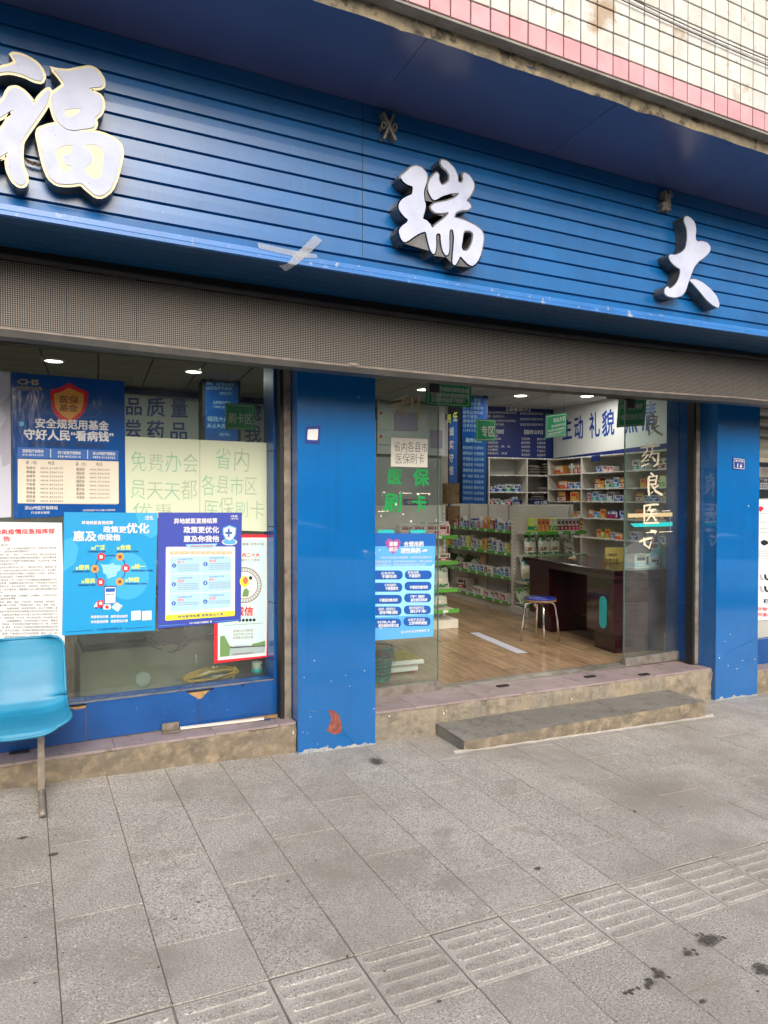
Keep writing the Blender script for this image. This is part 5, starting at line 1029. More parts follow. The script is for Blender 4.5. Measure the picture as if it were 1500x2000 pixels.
# lit downlights
lamp0 = None
lamps = [(105, 704), (378, 725), (828, 760), (1017, 772)]
LP = [onZ(x, y, ZC-.004) for x, y in lamps]+[V((4.2, 6.2, ZC-.004)), V((6.9, 6.6, ZC-.004)), V((1.2, 6.3, ZC-.004)), V((8.0, 8.6, ZC-.004))]  # last four are unseen lamps, added to light the room
labs = ['lit ceiling downlight behind the display window, left of the two', 'lit ceiling downlight behind the display window, beside the blue column', 'lit ceiling downlight above the green hanging sign', 'lit ceiling downlight above the navy notice board']+['unseen ceiling downlight added for the interior light']*4
for p, lb in zip(LP, labs):
    t = thing('downlight', lb, 'ceiling light', (p.x, p.y, p.z), group='ceiling downlights'); mb = MB(); mb.lathe([(.125, .003), (.12, -.012), (.10, -.014), (.098, .0)], 24, cap=False); mb.build('ring', 'lamp_ring', t)
    mb = MB(); mb.lathe([(.097, -.008), (.06, -.012), (.001, -.013)], 24, cap=False); mb.build('diffuser', 'lamp_glow', t)
    ld = bpy.data.lights.new('downlight_beam', 'AREA'); ld.shape = 'DISK'; ld.size = .2; ld.energy = 8; ld.color = (1, .97, .92); lo = bpy.data.objects.new('downlight_beam', ld); col.objects.link(lo); lo.parent = t; lo.location = (0, 0, -.02)
# planes of the two walls seen
pbw = PL(CNR-IY*.02, IX, -IY); prw = PL(CNR-IX*.02, -IY, -IX)
def board(name, label, cat, pl, q, m, th=.015, group=None, px=None):
    t = thing(name, label, cat, group=group); mb = MB(); mb.shape(pl, [ccw(upx(pl, q))], 0, th); mb.build('board', m, t); return t
# navy notice board on the back wall
t = board('notice_board', 'navy notice board with white Chinese text on the back wall', 'notice board', pbw, [(946,787),(1079,796),(1079,898),(946,896)], 'navy'); mb = MB(); S = lambda x, y: (800+x/3.75, 600+y/3.75); o2 = .017
kw = dict(sc=3.75, ox=800, oy=600, pl=pbw, off=o2)
tx('【温馨提示】', 680, 760, 905, 765, 34, 0, .02, **kw)
for s, x0, x1, y in (('严禁止超范围药品及蛋白同化制', 560, 780, 780), ('激素（胰岛素除外）。', 560, 718, 808), ('禁止销售终止妊娠和计划生育药具。', 560, 785, 840), ('处方药凭处方销售。', 560, 705, 866), ('食品药品质量投诉电话：12331', 805, 1035, 788), ('食品药品工商投诉电话：12315', 805, 1035, 828), ('食品药品价格投诉电话：12358', 805, 1035, 868)): tx(s, x0, y, x1, y+3, 18, 0, .0, **kw)
tx('【便民措施】', 560, 925, 700, 928, 32, 0, .02, **kw); tx('【服务公约】', 818, 930, 990, 932, 32, 0, .02, **kw); S2 = lambda x, y: (880+x/5.77, 860+y/5.77); kw2 = dict(sc=5.77, ox=880, oy=860, pl=pbw, off=o2)
for s, y in (('免费咨询', -40), ('免费建档案', -5), ('药品供应', 38), ('药品代煎、熬、送', 82), ('饮水服药', 118), ('测量血压、体温', 158)): tx(s, 395, y, 395+len(s)*34, y+2, 26, 0, .01, **kw2)
for i, (a, b) in enumerate((('守法经商', '诚信为本'), ('服务周到', '礼貌待客'), ('商品经营', '保质保量'), ('坚守岗位', '严以律己'), ('接受监督', '欢迎指导'))): tx(a, 792, -3+i*45, 890, -2+i*45, 28, 0, .01, **kw2); tx(b, 968, i*45, 1065, 1+i*45, 28, 0, .01, **kw2)
done(t, mb, 'board_white')
# white sign on the right wall, white text board on the back wall
t = board('wall_sign', 'long white wall sign with big dark blue characters on the right wall', 'sign', prw, [(1082,797),(1400,735),(1400,853),(1082,895)], 'board_white')
mb = MB(); S = lambda x, y: (1000+x/4.6875, 750+y/4.6875)
for ch, x0, x1, y0, y1 in (('主', 465, 560, 320, 520), ('动', 578, 665, 300, 515), ('礼', 715, 815, 270, 500), ('貌', 830, 948, 250, 482), ('热', 1040, 1160, 210, 455), ('情', 1180, 1330, 180, 430)): text(mb, prw, ch, S(x0, y1), S(x1, y1-18), (y1-y0)/4.6875, .017, 0, .02, 0, 2); mb.build('character', 'p_deep', t); mb = MB()
mb = MB(); mb.shape(prw, [ccw(upx(prw, [(1081,895),(1400,853),(1400,862),(1081,904)]))], 0, .02); mb.build('lower_trim', 'navy', t); mb = MB(); mb.shape(prw, [ccw(upx(prw, [(1081,786),(1400,722),(1400,735),(1081,797)]))], 0, .02); mb.build('upper_trim', 'navy', t)
t = board('wall_sign', 'white wall sign with two rows of dark characters on the back wall', 'sign', pbw, [(120,757),(735,822),(735,902),(120,880)], 'board_white'); mb = MB(); S = lambda x, y: (230+x/(1500/350), 680+y/(1500/350))
for s, x0, x1, y, h_ in (('品', 60, 210, 560, 150), ('质', 240, 400, 570, 155), ('量', 440, 590, 580, 160), ('尝', 60, 200, 745, 150), ('药', 240, 395, 765, 160), ('品', 430, 590, 775, 160), ('您', 1130, 1205, 610, 135), ('我', 1060, 1200, 790, 150), ('买', 1225, 1330, 640, 140), ('们', 1225, 1330, 800, 140), ('药', -120, 40, 548, 150), ('负', -120, 40, 735, 150)): text(mb, pbw, s, S(x0, y), S(x1, y+3), h_/(1500/350), .017, 0, .02); mb.build('character', 'p_deep', t); mb = MB()
mb = MB(); mb.shape(pbw, [ccw(upx(pbw, [(120,745),(946,815),(946,826),(120,757)]))], 0, .018); mb.build('upper_trim', 'navy', t)
# certificate board behind the left glass panel
t = board('certificate_board', 'white board of framed certificates behind the left glass panel', 'board', PL(CNR-IY*.06, IX, -IY), [(736,779),(868,794),(868,890),(736,886)], 'board_white'); pcb = PL(CNR-IY*.08, IX, -IY); S = lambda x, y: (720+x/5, 730+y/5)
mb = MB(); text(mb, pcb, '药店资质公示：', S(105, 292), S(470, 330), 8, .002, 0, .01); done(t, mb, 'p_ink')
for (x0, x1, y0, y1, m_) in ((88, 225, 365, 545, 'p_cert'), (252, 480, 375, 555, 'p_certp'), (88, 210, 610, 690, 'p_cert'), (600, 720, 330, 520, 'p_cert'), (600, 720, 545, 720, 'p_certp'), (230, 480, 600, 740, 'p_cert')):
    m = MB(); m.shape(pcb, [ccw(upx(pcb, [S(x0,y0),S(x1,y0+8),S(x1,y1+4),S(x0,y1)]))], 0, .01); m.build('certificate', m_, t)
for x, y in ((118, 385), (118, 612)): m = MB(); disc(m, pcb, *S(x, y), 2.6, 3, .012); m.build('seal', 'p_red', t)
# columns with blue banners
def column(xa, xb, yq, label, rows, side):
    a = onY(xa, 900, yq); b = onY(xb, 900, yq); w = (b-a).length; t = thing('column', label, 'column', (a.x, a.y, ZF), RA); d = .42
    m = MB(); m.box(-.02, w+.02, 0, d, 0, ZC-ZF); m.build('core', 'dark_post', t)
    m = MB(); m.box(.015, w-.015, -.012, -.001, .45, ZC-ZF-.02); m.build('front_banner', 'column_blue', t)
    if side: m = MB(); m.box(-.032, -.021, .07, d-.07, .75, ZC-ZF-.35); m.build('side_banner', 'column_blue', t)
    pf = PL(V((a.x, a.y, 0))-IY*.014, IX, -IY); ps_ = PL(V((a.x, a.y, 0))-IX*.034, -IY, -IX); m = MB()
    for s, x0, x1, y, h_, mi, bd in rows: text(m, pf, s, (x0, y), (x1, y+(x1-x0)*.04), h_, .002, mi, bd)
    for ch, x, y, w_, h_, mi in side: text(m, ps_, ch, (x-w_/2, y+h_/2), (x+w_/2, y+h_/2-.5), h_, .002, mi, .02)
    if m.v: o = m.build('lettering', ['p_pale', 'p_lime', 'p_white'], t); o.matrix_parent_inverse = (Matrix.Translation(t.location) @ Matrix.Rotation(RA, 4, 'Z')).inverted()
    return t
S = lambda y: 730+y/5
rows = [('敬请', 907, 930, S(190), 6, 0, .0)]
for s, y in (('本店药品质量', 225), ('保证，请在', 265), ('购买后保管', 305), ('好，小票查询', 345), ('最售出非本店', 390), ('概不退还。', 432), ('谢谢合作！', 475), ('监督投诉电话', 520), ('13881550833', 565)): rows.append((s, 904, 904+min(40, len(s)*7), S(y), 6.5, 0, .0))
rows.append(('服务公约', 909, 941, S(668), 8.5, 0, .03))
for i, s in enumerate(('依法经营 礼貌待人', '明码标价 方便顾客', '环境整洁 童叟无欺', '药品检查 不售假药', '重视质量 服务优质', '统一着装 挂牌上岗', '接受投诉 真诚解答', '咨询用药 随时可问', '尽职尽责 合理用药', '团结协作 和谐共处')): rows.append((s, 904, 945, S(735+i*55.3), 6.5, 0, .01))
column(901, 948, 9.42, 'blue bannered column with rules of service beside the hanging paper bags', rows, [('责', 877, 818, 9, 18, 1), ('任', 889, 814, 9, 18, 1), ('诚', 882, 843, 9, 17, 2), ('实', 882, 869, 9, 17, 2), ('守', 882, 895, 9, 17, 2), ('信', 882, 919, 9, 17, 2)])
S = lambda x, y: (230+x/(1500/350), 680+y/(1500/350)); rows = [(s, S(x0, 0)[0], S(x1, 0)[0], S(0, y)[1], h_/(1500/350), 0, .0) for s, x0, x1, y, h_ in (('福瑞大药房', 755, 980, 135, 34), ('尊敬的顾客：', 742, 858, 190, 28), ('药品是特殊商', 808, 975, 235, 28), ('品，请您保管好购药', 742, 975, 275, 28), ('票据，非质量问题售', 742, 975, 310, 28), ('出药品不予退换。', 742, 985, 345, 28), ('谢谢合作！', 852, 975, 390, 26), ('监督投诉电话', 795, 945, 465, 26), ('13881550833', 792, 955, 502, 26), ('福瑞大药房', 748, 978, 612, 44), ('从业人员公示', 748, 980, 668, 40), ('药师：', 850, 970, 735, 26))]
column(399, 466, 9.80, 'dark blue bannered column behind the display window', rows, [])
# bundles of paper bags hanging on the column
for i, (x0, x1, y0, y1) in enumerate(((864, 893, 944, 984), (868, 894, 988, 1026))):
    pb = planeY(9.15); a = pb.P(x0, y1); b = pb.P(x1, y0); m = MB(); t = thing('paper_bag_bundle', ('upper' if i == 0 else 'lower')+' bundle of brown paper bags hanging beside the blue column', 'paper bags', (a.x, a.y, a.z), group='hanging paper bags')
    for k in range(5): m = MB(); w = b.x-a.x; H_ = b.z-a.z; m.grid(lambda u, v: (w*(.04*k+.02*sin(k*2.3))+w*.86*u+w*.05*(v-.5)*sin(k*1.7), -.012*k-.01*sin(pi*u)*(1-v)-.004*sin(u*9+k), H_*(.03*((k*7) % 3)+(.97-.03*((k*7) % 3))*v)), 6, 6); m.grid(lambda u, v: (w*(.04*k+.02*sin(k*2.3))+w*.86*(1-u), -.012*k+.003, H_*v), 2, 2); m.build('bag', 'kraft', t)

# hanging green signs
def hang(label, q, y, rows, m_='p_sign_green', mi='p_white'):
    pl = planeY(y); t = thing('hanging_sign', label, 'hanging sign', group='green hanging signs'); m = MB(); m.shape(pl, [ccw(upx(pl, q))], -.008, 0); m.build('panel', m_, t)
    m = MB(); inn = sub(q, .05, .05, .95, .95); flat(m, pl, inn, .0012, 0, [sub(q, .065, .07, .935, .93)])
    for s, u0, v0, u1, v1, h_ in rows: text(m, pl, s, bilin(q, u0, v0), bilin(q, u1, v1), h_, .0016, 0, .02)
    m.build('lettering', mi, t)['kind'] = 'stuff'
    for u in (.12, .88): c = pl.P(*bilin(q, u, 0)); m = MB(); m.tube([c, (c.x, c.y, ZC)], .0015, 4); m.build('cord', 'frame_black', t)
hang('large green hanging sign with three lines of white text behind the left patch fitting', [(832,727),(921,738),(920,796),(831,791)], 6.0, [('处方药', .3, .3, .75, .3, 9), ('请仔细阅读药品使', .2, .54, .95, .53, 9), ('用说明书并按说明使用', .12, .73, .95, .72, 9), ('或在药师指导下使用！', .12, .89, .90, .88, 9)])
hang('tilted green hanging sign for non-prescription medicine', [(1066,811),(1107,806),(1106,850),(1065,857)], 7.6, [('非处方药', .38, .38, .96, .34, 9), ('请仔细阅读药品使', .28, .58, .94, .54, 5), ('用说明书并按说明使', .12, .75, .92, .72, 5), ('用或在药师指导下', .12, .9, .9, .87, 5)])
hang('green hanging sign for herbal slices behind the right patch fitting', [(1209,778),(1263,777),(1259,831),(1205,835)], 5.6, [('中药材', .12, .42, .90, .40, 12), ('中药饮片区', .12, .78, .94, .76, 12)])
hang('half hidden green hanging sign between the column and the notice board', [(930,818),(968.5,820),(968,861),(930,861)], 9.1, [('专区', .25, .8, .95, .8, 21)])
hang('green hanging sign seen through the display window beside its jamb', [(440,787),(497.5,791),(497,840),(440,839)], 9.0, [('刷卡区', .1, .76, .92, .78, 21)])

# ------------------------------------------------------------------ shelving
tagm = MB(); tagm.box(-.02, .02, -.002, 0, -.013, .013); tag_me = tagm.mesh('price_tag', 'price_tag')
def wall_unit(label, pl_o, ex, n, xs, zs, depth):
    t = thing('shelf_unit', label, 'shelf unit', (pl_o.x, pl_o.y, ZF), math.atan2(ex.y, ex.x)); L = xs[-1]-xs[0]
    # local: x along ex, y away from the room (wall side +)
    mb = MB(); mb.box(xs[0], xs[-1], -.012, -.002, 0, zs[0]); mb.build('back_panel', 'shelf_grey', t)
    for x in xs: mb = MB(); mb.box(x-.012, x+.012, -depth, -.0125, 0, zs[0]); mb.build('upright', 'shelf_white', t)
    for a, b in zip(xs, xs[1:]):
        for z in zs:
            mb = MB(); mb.box(a+.0125, b-.0125, -depth+.003, -.013, z-.018, z-.001); mb.build('shelf', 'shelf_white', t)
            for k in range(random.randint(2, 4)): link('price_tag', tag_me, t, (random.uniform(a+.08, b-.08), -depth, z-.012))
    return t
BU = wall_unit('pale shelf unit below the navy notice board on the back wall', CNR, IX, -IY, [-2.3, -1.55, -.78, -.06], [z-ZF for z in (2.33, 2.03, 1.73, 1.50, 1.2, .9, .5)], .34)
RU = wall_unit('pale shelf unit below the wall sign on the right wall', CNR, -IY, -IX, [.36, 1.30, 2.35, 3.4, 4.45], [z-ZF for z in (2.31, 2.04, 1.78, 1.57, 1.30, .98, .6)], .36)
# wall-unit goods and gondola goods: small boxes
bx_cache = {}
def carton(w, d, h_, c1, c2, c3):
    k = (w, d, h_, c1, c2, c3)
    if k not in bx_cache:
        m = MB(); m.box(-w/2, w/2, -d/2, d/2, 0, h_, 0)
        m.add([(-w/2,-d/2-.0006,h_*.08),(w/2,-d/2-.0006,h_*.08),(w/2,-d/2-.0006,h_*.42),(-w/2,-d/2-.0006,h_*.42)], [(0,1,2,3)], 1)
        m.add([(-w*.36,-d/2-.0009,h_*.55),(w*.2,-d/2-.0009,h_*.55),(w*.2,-d/2-.0009,h_*.8),(-w*.36,-d/2-.0009,h_*.8)], [(0,1,2,3)], 2)
        m.add([(w*.25,-d/2-.0012,h_*.2),(w*.42,-d/2-.0012,h_*.2),(w*.42,-d/2-.0012,h_*.85),(w*.25,-d/2-.0012,h_*.85)], [(0,1,2,3)], 2)
        m.add([(-w/2-.0006,-d/2,h_*.1),(-w/2-.0006,d/2,h_*.1),(-w/2-.0006,d/2,h_*.4),(-w/2-.0006,-d/2,h_*.4)], [(0,3,2,1)], 1)
        for q in range(3): z_ = h_*(.48-.0*q)+h_*.02; m.add([(-w*.40,-d/2-.0012,h_*(.84+.04*q)),(w*(.1+.1*q),-d/2-.0012,h_*(.84+.04*q)),(w*(.1+.1*q),-d/2-.0012,h_*(.86+.04*q)),(-w*.40,-d/2-.0012,h_*(.86+.04*q))], [(0,1,2,3)], 2)
        m.add([(-w*.3,-d/2-.0014,h_*.17),(w*.1,-d/2-.0014,h_*.17),(w*.1,-d/2-.0014,h_*.31),(-w*.3,-d/2-.0014,h_*.31)], [(0,1,2,3)], 0)
        bx_cache[k] = m.mesh('medicine_box', [c1, c2, c3])
    return bx_cache[k]
PAL = {'blue': ('p_white', 'p_blue', 'p_deep'), 'red': ('p_white', 'p_red', 'p_maroon'), 'green': ('p_white', 'p_sign_green', 'p_ink'), 'yellow': ('p_gold', 'p_orange', 'p_red'), 'white': ('p_offwhite', 'p_pale', 'p_ink'), 'maroon': ('p_maroon', 'p_cream', 'p_gold'), 'navy': ('p_navy', 'p_red', 'p_white'), 'orange': ('p_orange', 'p_red', 'p_white'), 'teal': ('p_white', 'p_tealsign', 'p_blue'), 'lime': ('p_lime', 'p_sign_green', 'p_white'), 'pink': ('p_offwhite', 'p_pink', 'p_maroon'), 'cream': ('p_cream', 'p_maroon', 'p_ink')}
def place(c, w, d, h_, pos, rz, label, group, name='medicine_box', cat='box'): return tag(link(name, carton(w, d, h_, *PAL[c]), None, pos, rz), label, cat, group)
def wgood(unit, ex, n, x, z, c, w, d, h_, dy, label, group):      # a box standing on a wall-unit shelf
    p = CNR+ex*x+n*dy; return place(c, w, d, h_, (p.x, p.y, z), math.atan2(ex.y, ex.x), label, group)
for x, z, c, w, h_ in ((.62, 2.04, 'orange', .24, .15), (.74, 1.78, 'orange', .26, .14), (.55, 1.92+.0, 'orange', 0, 0)):
    if w: wgood(RU, -IY, -IX, x, z, c, w, .16, h_, .24, 'flat orange gift box on the %s shelf of the right wall unit' % ('second' if z > 1.9 else 'third'), 'orange gift boxes')
for i in range(6): wgood(RU, -IY, -IX, .93+.06*i, 2.04, ('navy', 'lime', 'navy', 'maroon', 'navy', 'maroon')[i], .05, .12, .17, .26, 'narrow %s carton, %s from the left beside the orange gift box' % (('navy', 'lime green', 'navy', 'maroon', 'navy', 'maroon')[i], 'first second third fourth fifth sixth'.split()[i]), 'narrow cartons on the right wall unit')
for i in range(2): wgood(RU, -IY, -IX, 1.0+.2*i, 1.78, 'blue', .17, .14, .11, .26, 'flat white and blue box on the third shelf of the right wall unit', 'white and blue boxes on the right wall unit')
wgood(RU, -IY, -IX, .72, 1.57, 'maroon', .24, .14, .17, .26, 'dark brown box on the fourth shelf of the right wall unit', None); wgood(RU, -IY, -IX, 1.08, 1.57, 'yellow', .22, .14, .16, .26, 'yellow box on the fourth shelf of the right wall unit', None)
for i in range(5): wgood(RU, -IY, -IX, .78+.1*i, 1.30, ('white', 'white', 'yellow', 'yellow', 'white')[i], .075, .08, .1, .27, '%s small carton on the fifth shelf of the right wall unit' % ('yellow' if i in (2, 3) else 'white'), 'small cartons on the fifth shelf')
for i in range(3): wgood(BU, IX, -IY, -2.02, 1.73+.085*i, 'yellow', .2, .15, .083, .26, 'yellow box in the stack of three below the navy board', 'stacked yellow boxes')
for i in range(4): wgood(BU, IX, -IY, -1.82, 1.73+.06*i, 'maroon', .15, .12, .058, .26, 'maroon and white box in the stack of four below the navy board', 'stacked maroon boxes')
for i in range(3): wgood(BU, IX, -IY, -1.80, 1.50+.058*i, 'maroon', .15, .12, .056, .26, 'maroon and white box in the low stack under the yellow boxes', 'low maroon stack')
for i in range(3): wgood(BU, IX, -IY, -2.1+.0*i, 1.50+.05*i, 'yellow', .16, .12, .048, .24, 'small yellow box at the left of the low shelf below the navy board', 'small yellow boxes')
wgood(BU, IX, -IY, -1.62, 1.5, 'green', .1, .1, .1, .26, 'green and white box at the end of the low back shelf', None); 
p = CNR+IX*(-1.85)-IY*.36; tag(link('paper_notice', None), None); bpy.data.objects.remove(bpy.data.objects['paper_notice'])
mb = MB(); mb.box(-.13, .13, -.003, 0, -.2, 0); tag(mb.build('paper_notice', 'p_offwhite', None, (p.x, p.y-.001, 2.30), RA), 'white paper notice hanging from the top back shelf', 'notice')
# piles of folded sacks on the back shelves
for i, (x, z, n, w) in enumerate(((-.60, 2.03, 4, .30), (-.25, 2.03, 5, .34), (-.52, 1.50, 5, .34), (-.2, 1.50, 4, .3), (-.35, 1.73, 2, .3))):
    p = CNR+IX*x-IY*.2; t = thing('sack_pile', 'pile of folded sacks on the back shelf, %s' % ('upper left', 'upper right', 'lower left', 'lower right', 'single flat one in between')[i], 'sacks', (p.x, p.y, z), RA, 'piles of folded sacks')
    for k in range(n):
        m = MB(); hx = w/2*random.uniform(.85, 1); m.grid(lambda u, v: ((2*u-1)*hx, -.12+.24*v, .045*k+.045*(1-abs(2*u-1)**6)*(1-abs(2*v-1)**6)+.012*noise.noise((u*4, v*4, k+i))), 12, 8); m.grid(lambda u, v: ((1-2*u)*hx, -.12+.24*v, .045*k), 2, 2); m.build('sack', 'sack', t)
for (x, y, s, pl_, lab) in ((1155, 893, 'OTC类', prw, 'small navy shelf sign hanging from the top right wall shelf'),):
    pl_ = PL(CNR-IX*.38, -IY, -IX); t = thing('shelf_sign', lab, 'shelf sign'); m = MB(); m.shape(pl_, [ccw(upx(pl_, [(1155,891),(1172,889),(1172,900),(1156,902)]))], 0, .004); m.build('panel', 'navy', t)

ORD2 = 'first second third fourth fifth sixth seventh eighth ninth tenth eleventh twelfth'.split(); CN2 = dict(blue='white and blue', red='white and red', green='white and green', yellow='yellow', white='off-white', maroon='maroon', navy='navy and red', orange='orange', teal='white and teal', lime='lime green', pink='white and pink', cream='cream')
for z, nm in ((2.04, 'second'), (1.78, 'third'), (1.57, 'fourth'), (1.30, 'fifth'), (.98, 'sixth')):
    x = 1.42; k = 0
    while x < 3.3 and k < 11:
        w = random.uniform(.08, .2); c = random.choice(list(CN2)); hh_ = random.uniform(.08, .17)
        if random.random() < .85 and not 2.3 < x+w/2 < 2.4 and not 2.3 < x < 2.4: wgood(RU, -IY, -IX, x+w/2, z, c, w*.92, .12, hh_, .25+random.uniform(-.03, .03), '%s carton behind the brushed glass, %s along the %s shelf' % (CN2[c], ORD2[k], nm), 'cartons behind the brushed glass'); k += 1
        x += w+.015
for z, nm in ((2.03, 'top'), (1.73, 'second'), (1.50, 'third'), (1.2, 'fourth')):
    x = -1.50; k = 0
    while x < -.95 and k < 6 and z != 2.03:
        w = random.uniform(.07, .15); c = random.choice(('green', 'white', 'red', 'teal', 'cream', 'blue')); wgood(BU, IX, -IY, x+w/2, z, c, w*.92, .12, random.uniform(.07, .16), .25, '%s carton below the navy board, %s along the %s shelf' % (CN2[c], ORD2[k], nm), 'cartons below the navy board'); k += 1; x += w+.02
def gondola_end(label, xl, yb, w, shelves, zt):
    t = thing('shelf_end', label, 'shelf unit', (xl, yb, ZF), RA); H_ = zt-ZF
    m = MB(); m.bev(.0, w, -.0, .03, .0, H_, .006); m.build('back_panel', 'shelf_white', t)
    for x in (.0, w-.035):
        m = MB(); m.box(x, x+.035, -.03, -.0005, 0, H_+.004)
        m.build('upright', 'shelf_white', t); s_ = MB()
        for k in range(int((H_-.1)/.05)): s_.box(x+.013, x+.021, -.0315, -.0301, .08+.05*k, .10+.05*k)
        s_.build('slots', 'frame_black', t)
    for z, d in shelves:
        zz = z-ZF; m = MB(); m.box(.036, w-.036, -d, -.031, zz-.03, zz-.002); m.build('shelf', 'shelf_white', t); m = MB(); m.box(.0, w, -d-.006, -d-.0005, zz-.04, zz+.004); m.build('price_strip', 'strip_green', t)
        for k in range(4): link('price_tag', tag_me, t, (random.uniform(.1, w-.1), -d-.0065, zz-.018)).scale = (1.6, 1, 1.1)
    m = MB(); m.bev(.0, w, -.36, -.031, .0, .10, .004); m.build('base', 'shelf_white', t); return t
zz = 1.535
nB = onZ(1000, 1197, ZF); nB = V((nB.x, nB.y, 0)); print('gond B', nB)
GBX = gondola_end('white end shelf in the middle of the shop with coloured cartons', nB.x, nB.y, .92, [(1.20, .30), (.90, .32), (.57, .34), (.30, .36)], zz)
nC = V((3.50, 7.20, 0)); 
GCX = gondola_end('white end shelf behind the sky blue poster', nC.x, nC.y, .93, [(1.20, .34), (.91, .34), (.60, .34), (.37, .37)], zz)
# long shelf side running back from the middle end shelf
sd = thing('long_shelf', 'long white shelf of medicines running back into the shop', 'shelf unit', (nB.x, nB.y+.035, ZF), RA); Ln = 2.25
m = MB(); m.box(.33, .36, 0, Ln, 0, zz-ZF); m.build('back_panel', 'shelf_white', sd)
for k in range(4): m = MB(); m.box(.318, .3295, .55*k+.02, .55*k+.035, .1, zz-ZF-.01); m.build('panel_joint', 'shelf_grey', sd)
for z, d in ((1.20, .30), (.91, .32), (.60, .34), (.28, .36)):
    m = MB(); m.box(.33-d, .3175, .01, Ln, z-ZF-.028, z-ZF-.002); m.build('shelf', 'shelf_white', sd); m = MB(); m.box(.33-d-.006, .33-d-.0005, .01, Ln, z-ZF-.038, z-ZF+.006); m.build('price_strip', 'strip_green', sd)
    for k in range(9): o = link('price_tag', tag_me, sd, (.33-d-.0065, .15+.24*k+random.uniform(-.05, .05), z-ZF-.016), pi/2*-1); o.scale = (1.5, 1, 1.2)
m = MB(); m.box(.0, .32, .01, Ln, 0, .09); m.build('base', 'shelf_white', sd)
m = MB(); m.bev(.31, .70, Ln+.001, Ln+.035, 0, zz-ZF, .004); m.build('far_end_panel', 'shelf_grey', sd)
ORD = 'first second third fourth fifth sixth seventh eighth ninth tenth eleventh twelfth thirteenth fourteenth fifteenth sixteenth seventeenth eighteenth nineteenth twentieth twenty-first twenty-second twenty-third twenty-fourth twenty-fifth twenty-sixth'.split()
CN = dict(blue='white and blue', red='white and red', green='white and green', yellow='yellow', white='off-white', maroon='maroon', navy='navy and red', orange='orange', teal='white and teal', lime='lime green', pink='white and pink', cream='cream')
cnt = {}
def nth(k):
    cnt[k] = cnt.get(k, -1)+1; return ORD[cnt[k]]
def sgood(y, z, c, w, d, h_, dx, row, rz=0.):
    p = nB+IX*(dx+random.uniform(-.02, .03))+IY*(y+.035); rz += random.uniform(-.12, .12)*(random.random() < .4); return place(c, w*random.uniform(.8, .98), d, h_, (p.x, p.y, z), RA-pi/2+rz, '%s medicine box, %s from the near end of the long shelf %s tier' % (CN[c], nth(row), row), 'boxes on the %s shelf of the long shelf' % row)
for k in range(24): sgood(.12+.088*k, 1.20, ('navy', 'blue', 'blue', 'white', 'blue', 'maroon', 'pink', 'orange', 'yellow', 'red', 'blue', 'blue')[k % 12], .082, .07, random.uniform(.09, .17), .10, 'top')
for k in range(26): sgood(.10+.082*k, .91, ('red', 'lime', 'white', 'blue', 'blue', 'blue', 'green', 'cream', 'yellow', 'lime', 'green', 'green', 'white')[k % 13], .076, .07, random.uniform(.1, .18), .08, 'second')
for k in range(12): sgood(.12+.11*k, .60, ('blue', 'teal', 'teal', 'green', 'pink', 'cream')[k % 6], .10, .1, random.uniform(.06, .12), .07, 'third')
for k in range(9): sgood(.16+.11*k, .28, ('pink', 'pink', 'pink', 'white')[k % 4], .1, .1, random.uniform(.07, .1), .06, 'lowest')
sgood(1.5, .28, 'cream', .24, .16, .16, .16, 'lowest', .2)
# pouches
def pouch_mat(name, top, midc, bot, blob):
    m = mat(name, midc, .18, spec=.7, bump=.25, bscale=9, bdist=.02); nt_ = m.node_tree; n = nt_.nodes; l = nt_.links; b = n['Principled BSDF']; tc = n.new('ShaderNodeTexCoord'); sp = n.new('ShaderNodeSeparateXYZ'); l.new(tc.outputs['Generated'], sp.inputs[0])
    r = n.new('ShaderNodeValToRGB'); r.color_ramp.interpolation = 'CONSTANT'; el = r.color_ramp.elements; el[0].color = lin(bot); el[0].position = 0
    for p_, c in ((.12, midc), (.18, blob), (.36, midc), (.62, top)): e = el.new(p_); e.color = lin(c)
    el[-1].position = .97; el[-1].color = lin(midc); l.new(sp.outputs[2], r.inputs[0])
    nz_ = n.new('ShaderNodeTexNoise'); nz_.inputs['Scale'].default_value = 6; l.new(tc.outputs['Generated'], nz_.inputs[0]); mx = n.new('ShaderNodeMix'); mx.data_type = 'RGBA'; mr = n.new('ShaderNodeMapRange'); mr.inputs[1].default_value = .45; mr.inputs[2].default_value = .55; l.new(nz_.outputs[0], mr.inputs[0]); l.new(mr.outputs[0], mx.inputs[0]); l.new(r.outputs[0], mx.inputs[6]); mx.inputs[7].default_value = lin(midc); l.new(mx.outputs[2], b.inputs['Base Color'])
pouch_mat('pouch_green', '#3f7a46', '#d8d8c8', '#1f6a40', '#8a5a34'); pouch_mat('pouch_teal', '#2f8a94', '#d5cfb8', '#2a7f80', '#c9b48c'); pouch_mat('pouch_leaf', '#5a9a48', '#cfd8c0', '#4a8a3c', '#7fb060'); pouch_mat('pouch_clear', '#4a7a5a', '#b9bfb2', '#2f6a3c', '#e0d8c0'); pouch_mat('pouch_dark', '#2a5a34', '#31472f', '#1c3a22', '#5a6a40')
pch = {}
def pouch(w, h_, th, m_):
    k = (w, h_, th, m_)
    if k not in pch:
        m = MB()
        for s_ in (1, -1): m.grid(lambda u, v: ((2*u-1)*w/2*(1 if .08 < v < .92 else 1.03)*s_, -s_*th/2*(1-abs(2*u-1)**3)*max(0, sin(pi*min(1, max(0, (v-.05)/.9))))**.5+.004*noise.noise((u*5, v*5, w*30)), v*h_), 10, 12)
        pch[k] = m.mesh('pouch', m_)
    return pch[k]
